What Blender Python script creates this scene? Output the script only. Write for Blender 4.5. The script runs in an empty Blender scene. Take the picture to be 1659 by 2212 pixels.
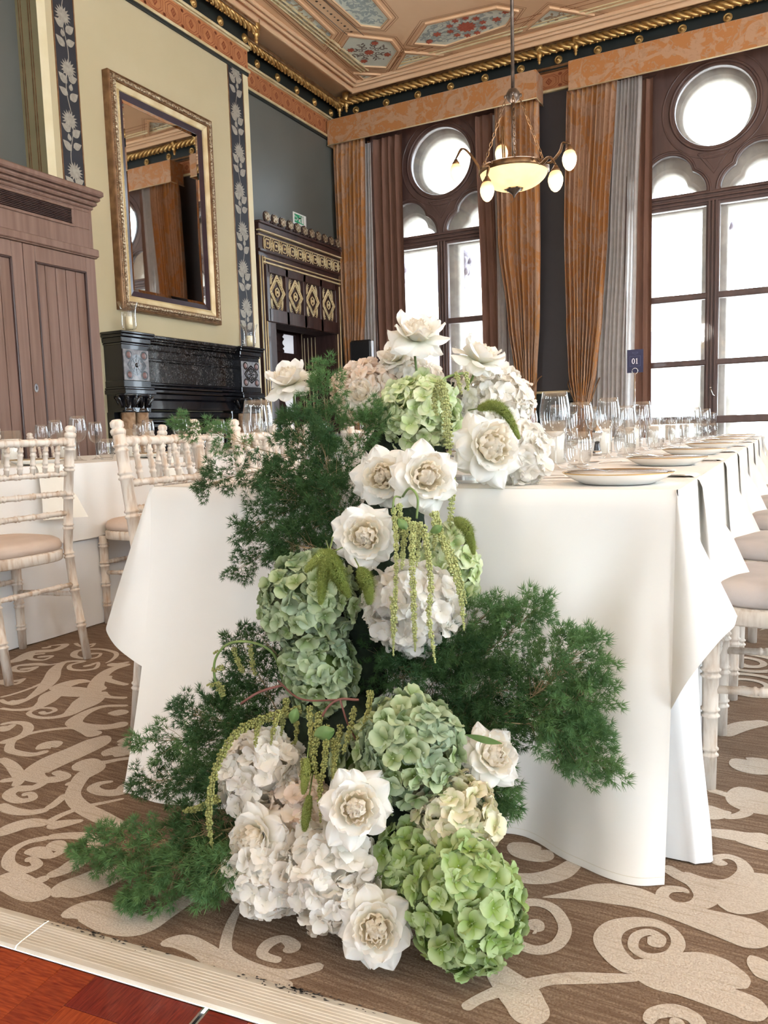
import bpy, math, random
from mathutils import Vector, Matrix

S = bpy.context.scene
COL = S.collection
PI = math.pi
rnd = random.Random(7)

# ---------------------------------------------------------------- camera
cam_data = bpy.data.cameras.new('camera')
cam = bpy.data.objects.new('camera', cam_data)
COL.objects.link(cam)
cam_data.sensor_fit = 'VERTICAL'
cam_data.sensor_height = 24.0
cam_data.lens = 24.0 * 1677.96 / 2212.0
cam_data.clip_start = 0.05
cam_data.clip_end = 200
RIGHT = Vector((0.8865, 0.4618, -0.0292))
UP = Vector((-0.0226, 0.1062, 0.9941))
FRONT = Vector((0.4622, -0.8806, 0.1046))          # from the scene towards the photographer
cam.matrix_world = Matrix(((RIGHT.x, UP.x, FRONT.x, 0), (RIGHT.y, UP.y, FRONT.y, 0), (RIGHT.z, UP.z, FRONT.z, 0.9), (0, 0, 0, 1)))
S.camera = cam

# ---------------------------------------------------------------- sky, light, exposure
world = bpy.data.worlds.new('overcast_sky')
S.world = world
world.use_nodes = True
bg = world.node_tree.nodes['Background']
bg.inputs['Color'].default_value = (0.78, 0.905, 1.0, 1)
bg.inputs['Strength'].default_value = 26.0
S.view_settings.view_transform = 'Standard'
S.view_settings.look = 'None'
S.view_settings.gamma = 1.0
S.view_settings.exposure = -0.42
S.view_settings.use_curve_mapping = False
try:
    S.cycles.transparent_max_bounces = 48
    S.cycles.max_bounces = 10
    S.cycles.diffuse_bounces = 5
except Exception:
    pass

# ---------------------------------------------------------------- materials
def lin(h):
    h = h.lstrip('#')
    c = [int(h[i:i + 2], 16) / 255 for i in (0, 2, 4)]
    return tuple((x / 12.92 if x <= 0.04045 else ((x + 0.055) / 1.055) ** 2.4) for x in c) + (1.0,)

class NT:
    def __init__(self, name):
        self.m = bpy.data.materials.new(name)
        self.m.use_nodes = True
        self.t = self.m.node_tree
        self.b = self.t.nodes['Principled BSDF']
        self.out = self.t.nodes['Material Output']
    def n(self, kind, **kw):
        nd = self.t.nodes.new(kind)
        for k, v in kw.items():
            if hasattr(nd, k) and k not in nd.inputs:
                setattr(nd, k, v)
            else:
                nd.inputs[k].default_value = v
        return nd
    def l(self, a, b):
        self.t.links.new(a, b)
    def mixc(self, fac, a, b):
        nd = self.t.nodes.new('ShaderNodeMix')
        nd.data_type = 'RGBA'
        for sock, v in ((0, fac), (6, a), (7, b)):
            if isinstance(v, (int, float)):
                nd.inputs[sock].default_value = v
            elif isinstance(v, tuple):
                nd.inputs[sock].default_value = v
            else:
                self.l(v, nd.inputs[sock])
        return nd.outputs[2]
    def coord(self, scale=(1, 1, 1), kind='Object', rot=(0, 0, 0)):
        tc = self.t.nodes.new('ShaderNodeTexCoord')
        mp = self.t.nodes.new('ShaderNodeMapping')
        mp.inputs['Scale'].default_value = scale
        mp.inputs['Rotation'].default_value = rot
        self.l(tc.outputs[kind], mp.inputs['Vector'])
        return mp.outputs[0]
    def noise(self, scale, vec=None, detail=3.0, distort=0.0, rough=0.5):
        nd = self.n('ShaderNodeTexNoise', Scale=scale, Detail=detail, Distortion=distort, Roughness=rough)
        if vec is not None:
            self.l(vec, nd.inputs['Vector'])
        return nd.outputs['Fac']
    def ramp(self, fac, a=0.4, b=0.6):
        nd = self.n('ShaderNodeMapRange')
        nd.inputs['From Min'].default_value = a
        nd.inputs['From Max'].default_value = b
        self.l(fac, nd.inputs['Value'])
        return nd.outputs[0]
    def bump(self, h, strength=0.3, dist=0.01):
        nd = self.n('ShaderNodeBump', Strength=strength, Distance=dist)
        self.l(h, nd.inputs['Height'])
        self.l(nd.outputs[0], self.b.inputs['Normal'])
    def base(self, c):
        if isinstance(c, tuple):
            self.b.inputs['Base Color'].default_value = c
        else:
            self.l(c, self.b.inputs['Base Color'])

MATS = {}
def mat(name, a, b=None, rough=0.6, metal=0.0, scale=8.0, stretch=(1, 1, 1), lo=0.35, hi=0.65, bump=0.0, bscale=None, bdist=0.004, coat=0.0, spec=0.5, detail=4.0, distort=0.0, rot=(0, 0, 0)):
    k = NT(name)
    k.b.inputs['Roughness'].default_value = rough
    k.b.inputs['Metallic'].default_value = metal
    k.b.inputs['Coat Weight'].default_value = coat
    k.b.inputs['Specular IOR Level'].default_value = spec
    v = k.coord(stretch, rot=rot)
    if b is None:
        k.base(lin(a))
    else:
        k.base(k.mixc(k.ramp(k.noise(scale, v, detail, distort), lo, hi), lin(a), lin(b)))
    if bump:
        k.bump(k.noise(bscale or scale * 3, v, 3.0), bump, bdist)
    MATS[name] = k.m
    return k.m

mat('wall_paint_beige', '#c4b796', '#beb18f', 0.75, scale=1.5, bump=0.06, bscale=160)
mat('wall_paint_green_grey', '#676964', '#5f615c', 0.42, scale=1.2, bump=0.05, bscale=120)
mat('wall_paint_charcoal', '#3f3a3c', '#383436', 0.5, scale=1.5, bump=0.05, bscale=120)
mat('olive_paint', '#8a8061', '#827a5c', 0.6, scale=3)
mat('cream_paint', '#e4d9b8', '#dccfa9', 0.5, scale=4)
mat('cream_gilt', '#e6d8b2', '#cfb88a', 0.4, 0.15, scale=6)
mat('gold', '#dcb878', '#ab8249', 0.34, 0.7, scale=14, lo=0.3, hi=0.7)
mat('gold_worn', '#d9ccb0', '#7d5f42', 0.38, 0.55, scale=60, lo=0.35, hi=0.6, bump=0.5, bscale=180, bdist=0.003)
mat('gold_dark', '#8f6d4c', '#6e4f35', 0.4, 0.45, scale=12)
mat('band_black_green', '#232a29', '#1d2322', 0.5, scale=4)
mat('frieze_orange', '#bd8055', '#ae7048', 0.6, scale=7)
mat('frieze_line', '#8c4a2c', None, 0.6)
mat('ceiling_paint', '#e6c19b', '#dfb790', 0.65, scale=1.3, bump=0.04, bscale=90)
mat('ceiling_line', '#94623d', None, 0.6)
mat('panel_blue', '#dde3d6', '#d2dad0', 0.65, scale=5)
mat('print_grey_blue', '#a9b5b2', '#9fabab', 0.65, scale=9)
mat('print_dark', '#7b726a', None, 0.65)
mat('print_red', '#bf6a54', '#a9523f', 0.65, scale=60)
mat('print_brown', '#ab9579', None, 0.65)
mat('navy_stencil', '#272a33', '#20232b', 0.6, scale=5)
mat('stencil_silver', '#a39d91', '#8f897e', 0.55, scale=30)
mat('cabinet_wood', '#83685c', '#735749', 0.5, scale=3.2, stretch=(7, 7, 0.35), coat=0.0, bump=0.05, bscale=22)
mat('dark_wood', '#4a3531', '#382624', 0.42, scale=5, stretch=(4, 4, 0.5), coat=0.12)
mat('lobby_wood', '#3d2a27', '#2f1f1d', 0.8, scale=5, stretch=(4, 4, 0.5), spec=0.2)
mat('wall_paint_pale', '#dcdcdc', '#d4d4d4', 0.7, scale=3)
mat('window_wood', '#5d4640', '#4e3a36', 0.42, scale=4, stretch=(3, 3, 0.6), coat=0.1)
mat('stone_pale', '#b7b0a6', '#9d978f', 0.8, scale=6, bump=0.2, bscale=40)
mat('stone_shaft', '#8f8790', '#7a7280', 0.5, scale=40)
mat('brick_pale', '#d9b9a2', '#c79f88', 0.85, scale=5)
mat('facade_cream', '#ded6c6', '#d3c8b6', 0.85, scale=3)
mat('terrace_stone', '#cfcac2', '#c2bdb4', 0.85, scale=2)
mat('marble_black', '#17181b', '#625e5a', 0.18, scale=34, lo=0.5, hi=0.76, detail=8, distort=1.6, coat=0.4)
mat('marble_black_plain', '#121318', '#1c1e24', 0.14, scale=6, coat=0.4)
mat('marble_grey_face', '#8a898c', '#6d6c72', 0.22, scale=18, detail=6, distort=1, coat=0.3)
mat('marble_beige', '#b59a7f', '#8e7259', 0.25, scale=14, detail=6, distort=1.2, coat=0.3)
mat('marble_rose', '#7a5e5c', None, 0.3)
mat('iron_grille', '#1c1d20', None, 0.5, 0.5)
mat('mahogany_firebox', '#2b1713', None, 0.6)
mat('mirror_slip', '#3c2b33', '#33242c', 0.3, scale=10)
mat('white_plastic', '#eef0ee', None, 0.4)
mat('sign_green', '#1d9c6a', None, 0.4)
mat('black_plastic', '#0e0f12', '#141519', 0.45, scale=30)
mat('speaker_edge', '#c9ccd4', None, 0.35)
mat('pewter', '#6f625a', '#544941', 0.4, 0.8, scale=20)
mat('bronze', '#8c6a48', '#5f4630', 0.42, 0.75, scale=20)
mat('navy_card', '#25264a', '#212243', 0.55, scale=40)
mat('card_line', '#4b4c6c', None, 0.6)
mat('white_ink', '#eceaf0', None, 0.6)
mat('chrome', '#d7d8da', None, 0.12, 1.0)
mat('steel', '#c9c9cc', '#b2b2b8', 0.18, 1.0, scale=30)
mat('porcelain', '#f1f0ec', None, 0.12, coat=0.5)
mat('gilt_rim', '#c9a566', None, 0.3, 0.8)
mat('wax', '#faf7f0', '#f6f2e8', 0.5, scale=10)
mat('wax_cream', '#ecdfb9', '#e6d6a8', 0.5, scale=10)
mat('limed_wood', '#ded4c8', '#af8d6c', 0.5, scale=9, stretch=(6, 6, 1.2), lo=0.47, hi=0.78, detail=6, bump=0.12, bscale=30)
mat('limed_wood_grey', '#d0c6ba', '#9c846c', 0.5, scale=9, stretch=(6, 6, 1.2), lo=0.47, hi=0.78, detail=6, bump=0.12, bscale=30)
mat('velvet_pink_beige', '#d3c0b1', '#c6b1a1', 0.85, scale=6, bump=0.1, bscale=300)
mat('velvet_grey', '#b7aeaa', '#a79e9a', 0.85, scale=8, bump=0.1, bscale=300)
mat('cloth_overlay', '#edebe7', '#e8e6e1', 0.8, scale=2.5, bump=0.05, bscale=500, bdist=0.001)
mat('cloth_skirt', '#eef0f1', '#e8eaec', 0.8, scale=2.5, bump=0.05, bscale=500, bdist=0.001)
mat('napkin_linen', '#efede4', '#e9e6db', 0.85, scale=6, bump=0.1, bscale=500, bdist=0.001)
mat('hem_stitch', '#e2ddcf', None, 0.85)
mat('strip_metal', '#d9d2c6', '#c4baa9', 0.4, 0.2, scale=3, stretch=(1, 12, 1), bump=0.04, bscale=60)
mat('strip_wear', '#2a2725', None, 0.7)
mat('joint_black', '#161312', None, 0.6)
mat('foam_green', '#20301d', '#141f14', 0.9, scale=40, bump=0.6, bscale=90)
mat('stem_green', '#7f9455', '#63793f', 0.5, scale=20)
mat('stem_twig', '#a08a68', '#6d6a45', 0.6, scale=20)
mat('stem_red', '#80524a', '#6c433a', 0.5, scale=20)
mat('leaf_green', '#6f8c52', '#4f7038', 0.5, scale=30)
mat('gown_black', '#101112', None, 0.5)

def parquet_mat():
    k = NT('parquet_jarrah')
    k.b.inputs['Roughness'].default_value = 0.22
    k.b.inputs['Coat Weight'].default_value = 0.25
    v = k.coord((30, 3.0, 3.0))
    oi = k.n('ShaderNodeObjectInfo')
    g = k.ramp(k.noise(9, v, 6, 0.6), 0.3, 0.7)
    c1 = k.mixc(g, lin('#a5481f'), lin('#7c2913'))
    c2 = k.mixc(g, lin('#7d2418'), lin('#571210'))
    k.base(k.mixc(k.ramp(oi.outputs['Random'], 0.2, 0.8), c1, c2))
    MATS['parquet_jarrah'] = k.m
parquet_mat()

def damask(name, a, b, c, sc=(1, 1, 1), rough=0.55):
    k = NT(name)
    k.b.inputs['Roughness'].default_value = rough
    k.b.inputs['Sheen Weight'].default_value = 0.25
    v = k.coord(sc)
    big = k.ramp(k.noise(5.5, v, 2.5, 2.2), 0.49, 0.53)
    vein = k.ramp(k.noise(16, v, 2.0, 3.0), 0.56, 0.6)
    k.base(k.mixc(vein, k.mixc(big, lin(a), lin(b)), k.mixc(0.5, lin(b), lin(c))))
    k.bump(k.noise(220, v, 2.0), 0.08, 0.002)
    MATS[name] = k.m
damask('damask_pelmet', '#b0743e', '#b48c6c', '#a37a59', (0.55, 1, 0.55))
damask('damask_curtain', '#b27a42', '#b38d70', '#98704f', (0.6, 0.6, 0.4))
mat('curtain_brown', '#7d5a4a', '#6e4d3f', 0.75, scale=6, stretch=(1, 1, 0.3))

def translucent(name, col, col2, frac, rough=0.6, attr=None, rndmix=None, tint=None, spec=0.3):
    """petals, leaves and voile: a diffuse sheet through which some light passes"""
    k = NT(name)
    k.b.inputs['Roughness'].default_value = rough
    k.b.inputs['Specular IOR Level'].default_value = spec
    if attr:
        at = k.n('ShaderNodeAttribute')
        at.attribute_name = attr
        f = k.ramp(at.outputs['Fac'], 0.05, 0.75)
        c = k.mixc(f, lin(col), lin(col2))
    else:
        c = k.mixc(k.ramp(k.noise(12, k.coord(), 3), 0.35, 0.65), lin(col), lin(col2))
    if rndmix:
        oi = k.n('ShaderNodeObjectInfo')
        f2 = k.ramp(oi.outputs['Random'], 0.35, 1.0)
        c = k.mixc(f2, c, k.mixc(0.45, c, lin(rndmix)))
    k.base(c)
    tr = k.t.nodes.new('ShaderNodeBsdfTranslucent')
    k.l(c, tr.inputs['Color'])
    mx = k.t.nodes.new('ShaderNodeMixShader')
    mx.inputs[0].default_value = frac
    k.l(k.b.outputs[0], mx.inputs[1])
    k.l(tr.outputs[0], mx.inputs[2])
    k.l(mx.outputs[0], k.out.inputs['Surface'])
    MATS[name] = k.m
translucent('voile_sheer', '#d9d3cf', '#cfc9c6', 0.45)
translucent('petal_white', '#f0f1e0', '#fcfbf7', 0.42, attr='t')
translucent('petal_cream', '#f8ebcd', '#fcf7ec', 0.55, attr='t')
translucent('floret_white', '#f3f1e7', '#fcfbf7', 0.42, attr='t', rndmix='#f6ece0')
translucent('floret_blush', '#f0e4d0', '#f8efe5', 0.36, attr='t', rndmix='#f2d3c2')
translucent('floret_green', '#6c8440', '#b7c59c', 0.25, attr='t', rndmix='#8fa39b')
translucent('floret_bright', '#7d9a3c', '#b4c795', 0.25, attr='t', rndmix='#88a548')
translucent('floret_lime', '#a9bf74', '#e2e8c6', 0.25, attr='t', rndmix='#b9cc8a')
translucent('floret_pale', '#ccd19a', '#ece6cd', 0.25, attr='t', rndmix='#e8dcc4')
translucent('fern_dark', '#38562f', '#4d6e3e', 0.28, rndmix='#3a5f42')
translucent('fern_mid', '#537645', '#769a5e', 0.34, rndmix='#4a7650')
translucent('amaranth_green', '#bcc184', '#a9af70', 0.2, rndmix='#c2c58e')
translucent('amaranth_olive', '#94975a', '#a9ab6c', 0.18, rndmix='#858a50')
translucent('foxtail_green', '#88974c', '#a6b066', 0.25, rndmix='#7b8a42')

def glass_thin(name, tint=(0.97, 0.98, 0.98), edge=0.9, base=0.05):
    k = NT(name)
    lw = k.n('ShaderNodeLayerWeight', Blend=0.32)
    mr = k.n('ShaderNodeMapRange')
    mr.inputs['To Min'].default_value = base
    mr.inputs['To Max'].default_value = edge
    k.l(lw.outputs['Facing'], mr.inputs['Value'])
    tp = k.t.nodes.new('ShaderNodeBsdfTransparent')
    tp.inputs['Color'].default_value = tint + (1,)
    gl = k.t.nodes.new('ShaderNodeBsdfGlossy')
    gl.inputs['Roughness'].default_value = 0.03
    mx = k.t.nodes.new('ShaderNodeMixShader')
    k.l(mr.outputs[0], mx.inputs[0])
    k.l(tp.outputs[0], mx.inputs[1])
    k.l(gl.outputs[0], mx.inputs[2])
    k.l(mx.outputs[0], k.out.inputs['Surface'])
    MATS[name] = k.m
glass_thin('clear_glass', (0.985, 0.99, 0.99), 0.6, 0.05)
glass_thin('window_glass', (0.98, 0.985, 0.99), 0.5, 0.03)
glass_thin('frosted_cylinder', (0.985, 0.99, 0.99), 0.5, 0.04)

def mirror_mat():
    k = NT('mirror_glass')
    k.base((0.86, 0.87, 0.86, 1))
    k.b.inputs['Metallic'].default_value = 1.0
    k.b.inputs['Roughness'].default_value = 0.02
    MATS['mirror_glass'] = k.m
mirror_mat()

def glow(name, col, strength, edge_col):
    k = NT(name)
    k.base(lin(edge_col))
    k.b.inputs['Emission Color'].default_value = lin(col)
    k.b.inputs['Emission Strength'].default_value = strength
    MATS[name] = k.m
def egg():
    k = NT('egg_glow')
    k.base(lin('#f2d9a6'))
    tc = k.t.nodes.new('ShaderNodeTexCoord')
    sp = k.t.nodes.new('ShaderNodeSeparateXYZ')
    k.l(tc.outputs['Generated'], sp.inputs[0])
    f = k.ramp(sp.outputs['Z'], 0.95, 0.55)
    k.l(k.mixc(f, lin('#e8a860'), lin('#fff1d0')), k.b.inputs['Emission Color'])
    ml = k.n('ShaderNodeMath', operation='MULTIPLY_ADD')
    k.l(f, ml.inputs[0]); ml.inputs[1].default_value = 1.0; ml.inputs[2].default_value = 0.6
    k.l(ml.outputs[0], k.b.inputs['Emission Strength'])
    MATS['egg_glow'] = k.m
egg()
translucent('bowl_glass', '#f6e3b8', '#f2dcae', 0.55)
glow('bulb_hot', '#ffdca0', 14.0, '#ffffff')
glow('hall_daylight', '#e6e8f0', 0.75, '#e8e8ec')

def carpet(name, light):
    """streaky brown pile; the scroll pattern wears the same pile in its pale yarn"""
    k = NT(name)
    k.b.inputs['Roughness'].default_value = 0.95
    k.b.inputs['Specular IOR Level'].default_value = 0.15
    tc = k.t.nodes.new('ShaderNodeTexCoord')
    def mp(s, r=0.0):
        m = k.t.nodes.new('ShaderNodeMapping')
        m.inputs['Scale'].default_value = s
        m.inputs['Rotation'].default_value = (0, 0, r)
        k.l(tc.outputs['Object'], m.inputs['Vector'])
        return m.outputs[0]
    streak = k.ramp(k.noise(14, mp((0.55, 10, 1), 0.10), 4.0, 0.2, 0.6), 0.42, 0.62)
    fine = k.noise(260, mp((1, 1, 1)), 2.0)
    if light:
        c = k.mixc(k.ramp(fine, 0.3, 0.7), lin('#b5a89a'), lin('#cbc0b2'))
        c = k.mixc(k.ramp(streak, 0.7, 1.4), c, lin('#a4937f'))
    else:
        c = k.mixc(streak, lin('#735f4f'), lin('#95816f'))
        c = k.mixc(k.ramp(fine, 0.35, 0.8), c, lin('#634d3b'))
    k.base(c)
    k.bump(fine, 0.5, 0.004)
    MATS[name] = k.m
carpet('carpet_brown', False)
carpet('carpet_pale', True)

# ---------------------------------------------------------------- mesh helpers
class MB:
    def __init__(self):
        self.v = []
        self.f = []
        self.a = []
        self.smooth = []
    def add(self, vs, fs, smooth=False, attr=None):
        o = len(self.v)
        self.v += [tuple(p) for p in vs]
        self.a += (attr if attr is not None else [1.0] * len(vs))
        for f in fs:
            self.f.append(tuple(i + o for i in f))
            self.smooth.append(smooth)
    def box(self, x0, y0, z0, x1, y1, z1, b=0.0):
        if x0 > x1: x0, x1 = x1, x0
        if y0 > y1: y0, y1 = y1, y0
        if z0 > z1: z0, z1 = z1, z0
        b = min(b, (x1 - x0) / 3, (y1 - y0) / 3, (z1 - z0) / 3)
        if b <= 0:
            v = [(x, y, z) for z in (z0, z1) for y in (y0, y1) for x in (x0, x1)]
            self.add(v, [(0, 2, 3, 1), (4, 5, 7, 6), (0, 1, 5, 4), (2, 6, 7, 3), (0, 4, 6, 2), (1, 3, 7, 5)])
            return
        v = []
        for z, s in ((z0, b), (z0 + b, 0), (z1 - b, 0), (z1, b)):
            q = b - s if s == 0 else 0
            c = b
            X0, X1, Y0, Y1 = x0 + s, x1 - s, y0 + s, y1 - s
            v += [(X0 + c, Y0, z), (X1 - c, Y0, z), (X1, Y0 + c, z), (X1, Y1 - c, z), (X1 - c, Y1, z), (X0 + c, Y1, z), (X0, Y1 - c, z), (X0, Y0 + c, z)]
        f = [tuple(range(7, -1, -1)), tuple(range(24, 32))]
        for k in range(3):
            for i in range(8):
                j = (i + 1) % 8
                f.append((k * 8 + i, k * 8 + j, k * 8 + 8 + j, k * 8 + 8 + i))
        self.add(v, f)
    def grid(self, fn, nu, nv, smooth=True, attr=None, closed_u=False):
        v, a = [], []
        for j in range(nv + 1):
            for i in range(nu + (0 if closed_u else 1)):
                v.append(fn(i / nu, j / nv))
                a.append(attr(i / nu, j / nv) if attr else 1.0)
        w = nu if closed_u else nu + 1
        f = []
        for j in range(nv):
            for i in range(nu):
                i2 = (i + 1) % w if closed_u else i + 1
                f.append((j * w + i, j * w + i2, (j + 1) * w + i2, (j + 1) * w + i))
        self.add(v, f, smooth, a)
    def lathe(self, prof, n=16, c=(0, 0, 0), axis=None, smooth=True, cap=True):
        """prof = [(radius, height)...] turned about the z axis (or AXIS) through c"""
        c = Vector(c)
        if axis is None:
            X, Y, Z = Vector((1, 0, 0)), Vector((0, 1, 0)), Vector((0, 0, 1))
        else:
            Z = Vector(axis).normalized()
            X = Z.orthogonal().normalized()
            Y = Z.cross(X)
        v = []
        for r, h in prof:
            for i in range(n):
                t = 2 * PI * i / n
                v.append(c + Z * h + X * (r * math.cos(t)) + Y * (r * math.sin(t)))
        f = []
        for k in range(len(prof) - 1):
            for i in range(n):
                j = (i + 1) % n
                f.append((k * n + i, k * n + j, (k + 1) * n + j, (k + 1) * n + i))
        if cap:
            if prof[0][0] > 1e-5: f.append(tuple(range(n - 1, -1, -1)))
            if prof[-1][0] > 1e-5: f.append(tuple((len(prof) - 1) * n + i for i in range(n)))
        self.add(v, f, smooth)
    def tube(self, pts, rad, n=8, smooth=True, cap=True):
        pts = [Vector(p) for p in pts]
        if not hasattr(rad, '__len__'): rad = [rad] * len(pts)
        prev = None
        v = []
        for i, p in enumerate(pts):
            d = (pts[min(i + 1, len(pts) - 1)] - pts[max(i - 1, 0)])
            if d.length < 1e-9: d = Vector((0, 0, 1))
            d.normalize()
            if prev is None:
                X = d.orthogonal().normalized()
            else:
                X = (prev - d * prev.dot(d))
                X = X.normalized() if X.length > 1e-6 else d.orthogonal().normalized()
            prev = X
            Y = d.cross(X)
            for k in range(n):
                t = 2 * PI * k / n
                v.append(p + X * (rad[i] * math.cos(t)) + Y * (rad[i] * math.sin(t)))
        f = []
        for i in range(len(pts) - 1):
            for k in range(n):
                j = (k + 1) % n
                f.append((i * n + k, i * n + j, (i + 1) * n + j, (i + 1) * n + k))
        if cap:
            f.append(tuple(range(n - 1, -1, -1)))
            f.append(tuple((len(pts) - 1) * n + k for k in range(n)))
        self.add(v, f, smooth)
    def prism(self, poly, fn, d0, d1):
        """polygon in (u, v) extruded from depth d0 to d1; fn(u, v, d) gives the point"""
        n = len(poly)
        v = [fn(u, w, d0) for u, w in poly] + [fn(u, w, d1) for u, w in poly]
        f = [tuple(range(n)), tuple(range(2 * n - 1, n - 1, -1))]
        for i in range(n):
            j = (i + 1) % n
            f.append((i, n + i, n + j, j))
        self.add(v, f)
    def ico(self, c, r, sub=1, jitter=0.0, rr=None):
        t = (1 + 5 ** 0.5) / 2
        v = [Vector(p).normalized() for p in ((-1, t, 0), (1, t, 0), (-1, -t, 0), (1, -t, 0), (0, -1, t), (0, 1, t), (0, -1, -t), (0, 1, -t), (t, 0, -1), (t, 0, 1), (-t, 0, -1), (-t, 0, 1))]
        f = [(0, 11, 5), (0, 5, 1), (0, 1, 7), (0, 7, 10), (0, 10, 11), (1, 5, 9), (5, 11, 4), (11, 10, 2), (10, 7, 6), (7, 1, 8), (3, 9, 4), (3, 4, 2), (3, 2, 6), (3, 6, 8), (3, 8, 9), (4, 9, 5), (2, 4, 11), (6, 2, 10), (8, 6, 7), (9, 8, 1)]
        for _ in range(sub):
            cache, nf = {}, []
            def mid(a, b):
                key = (min(a, b), max(a, b))
                if key not in cache:
                    v.append(((v[a] + v[b]) / 2).normalized())
                    cache[key] = len(v) - 1
                return cache[key]
            for a, b, d in f:
                x, y, z = mid(a, b), mid(b, d), mid(d, a)
                nf += [(a, x, z), (b, y, x), (d, z, y), (x, y, z)]
            f = nf
        c = Vector(c)
        r3 = Vector(r) if hasattr(r, '__len__') else Vector((r, r, r))
        q = rr or rnd
        vs = []
        for p in v:
            k = 1 + jitter * (q.random() * 2 - 1)
            vs.append(c + Vector((p.x * r3.x * k, p.y * r3.y * k, p.z * r3.z * k)))
        self.add(vs, f, True)
    def mesh(self, name, m, attr=False):
        me = bpy.data.meshes.new(name)
        me.from_pydata([tuple(p) for p in self.v], [], self.f)
        me.polygons.foreach_set('use_smooth', self.smooth)
        if attr:
            at = me.attributes.new('t', 'FLOAT', 'POINT')
            at.data.foreach_set('value', self.a)
        me.materials.append(MATS[m] if isinstance(m, str) else m)
        me.update()
        return me

def link(name, me, parent=None):
    o = bpy.data.objects.new(name, me)
    COL.objects.link(o)
    if parent is not None:
        o.parent = parent
    return o
def build(mb, name, m, parent=None, attr=False):
    """one mesh object with world coordinates; parents are un-rotated"""
    o = link(name, mb.mesh(name, m, attr), parent)
    if parent is not None:
        p, off = parent, Vector((0, 0, 0))
        while p is not None:
            off += p.location
            p = p.parent
        if off.length > 0:
            for v in o.data.vertices:
                v.co -= off
    return o
def tag(o, label, cat, group=None):
    o['label'] = label
    o['category'] = cat
    if group: o['group'] = group
    return o
def thing(name, label, cat, loc=(0, 0, 0), rz=0.0, group=None):
    o = bpy.data.objects.new(name, None)
    o.empty_display_size = 0.05
    COL.objects.link(o)
    o.location = loc
    o.rotation_euler = (0, 0, rz)
    return tag(o, label, cat, group)
def struct(mb, name, m):
    o = build(mb, name, m)
    o['kind'] = 'structure'
    return o
def group_root(name):
    o = bpy.data.objects.new(name, None)
    o.empty_display_size = 0.05
    COL.objects.link(o)
    o['kind'] = 'structure'
    return o
def stuff(o):
    o['kind'] = 'stuff'
    return o
def children(o):
    return [c for c in o.children]
def copy_tree(o, loc=None, rz=None, label=None, group=None, parent=None):
    c = o.copy()
    COL.objects.link(c)
    if parent is not None: c.parent = parent
    if loc is not None: c.location = loc
    if rz is not None: c.rotation_euler = (0, 0, rz)
    if label: c['label'] = label
    if group: c['group'] = group
    for ch in children(o):
        copy_tree(ch, parent=c)
    return c
def spline(pts, n):
    """Catmull-Rom through pts, n points per span"""
    P = [Vector(p) for p in pts]
    P = [P[0] * 2 - P[1]] + P + [P[-1] * 2 - P[-2]]
    out = []
    for i in range(1, len(P) - 2):
        a, b, c, d = P[i - 1:i + 3]
        for k in range(n):
            t = k / n
            out.append(0.5 * ((2 * b) + (c - a) * t + (2 * a - 5 * b + 4 * c - d) * t * t + (3 * b - a - 3 * c + d) * t ** 3))
    out.append(P[-2])
    return out
def lerp(a, b, t):
    return a + (b - a) * t

# ================================================================ THE ROOM
XB, XR = -5.50, -5.75         # chimney breast and recessed wall planes
YW = 9.90                     # window wall plane
ZC = 5.52                     # ceiling
STRIP = ((-1.3407, 0.9022, 0.0000), (-0.6422, 0.9681, 0.0000), (-1.2279, 0.8195, 0.0000), (-0.8012, 0.8540, 0.0000))
SA = Vector(STRIP[0]); SB = Vector(STRIP[1])
SD = (SB - SA).normalized()                     # along the threshold strip
SN = Vector((SD.y, -SD.x, 0))                   # towards the dance floor
SW = 0.083

# ---- floor: carpet
mb = MB()
a = SA - SD * 9; b = SA + SD * 9
mb.add([a, b, (9, YW + 0.2, 0), (-9, YW + 0.2, 0)], [(0, 1, 2, 3)])
floor = struct(mb, 'floor', 'carpet_brown')
mb = MB()
a2 = a + SN * SW; b2 = b + SN * SW
mb.add([a2 - Vector((0, 0, .012)), a2 + SN * 7 - Vector((0, 0, .012)), b2 + SN * 7 - Vector((0, 0, .012)), b2 - Vector((0, 0, .012))], [(0, 1, 2, 3)])
build(mb, 'sub_floor', 'joint_black', floor)

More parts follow.
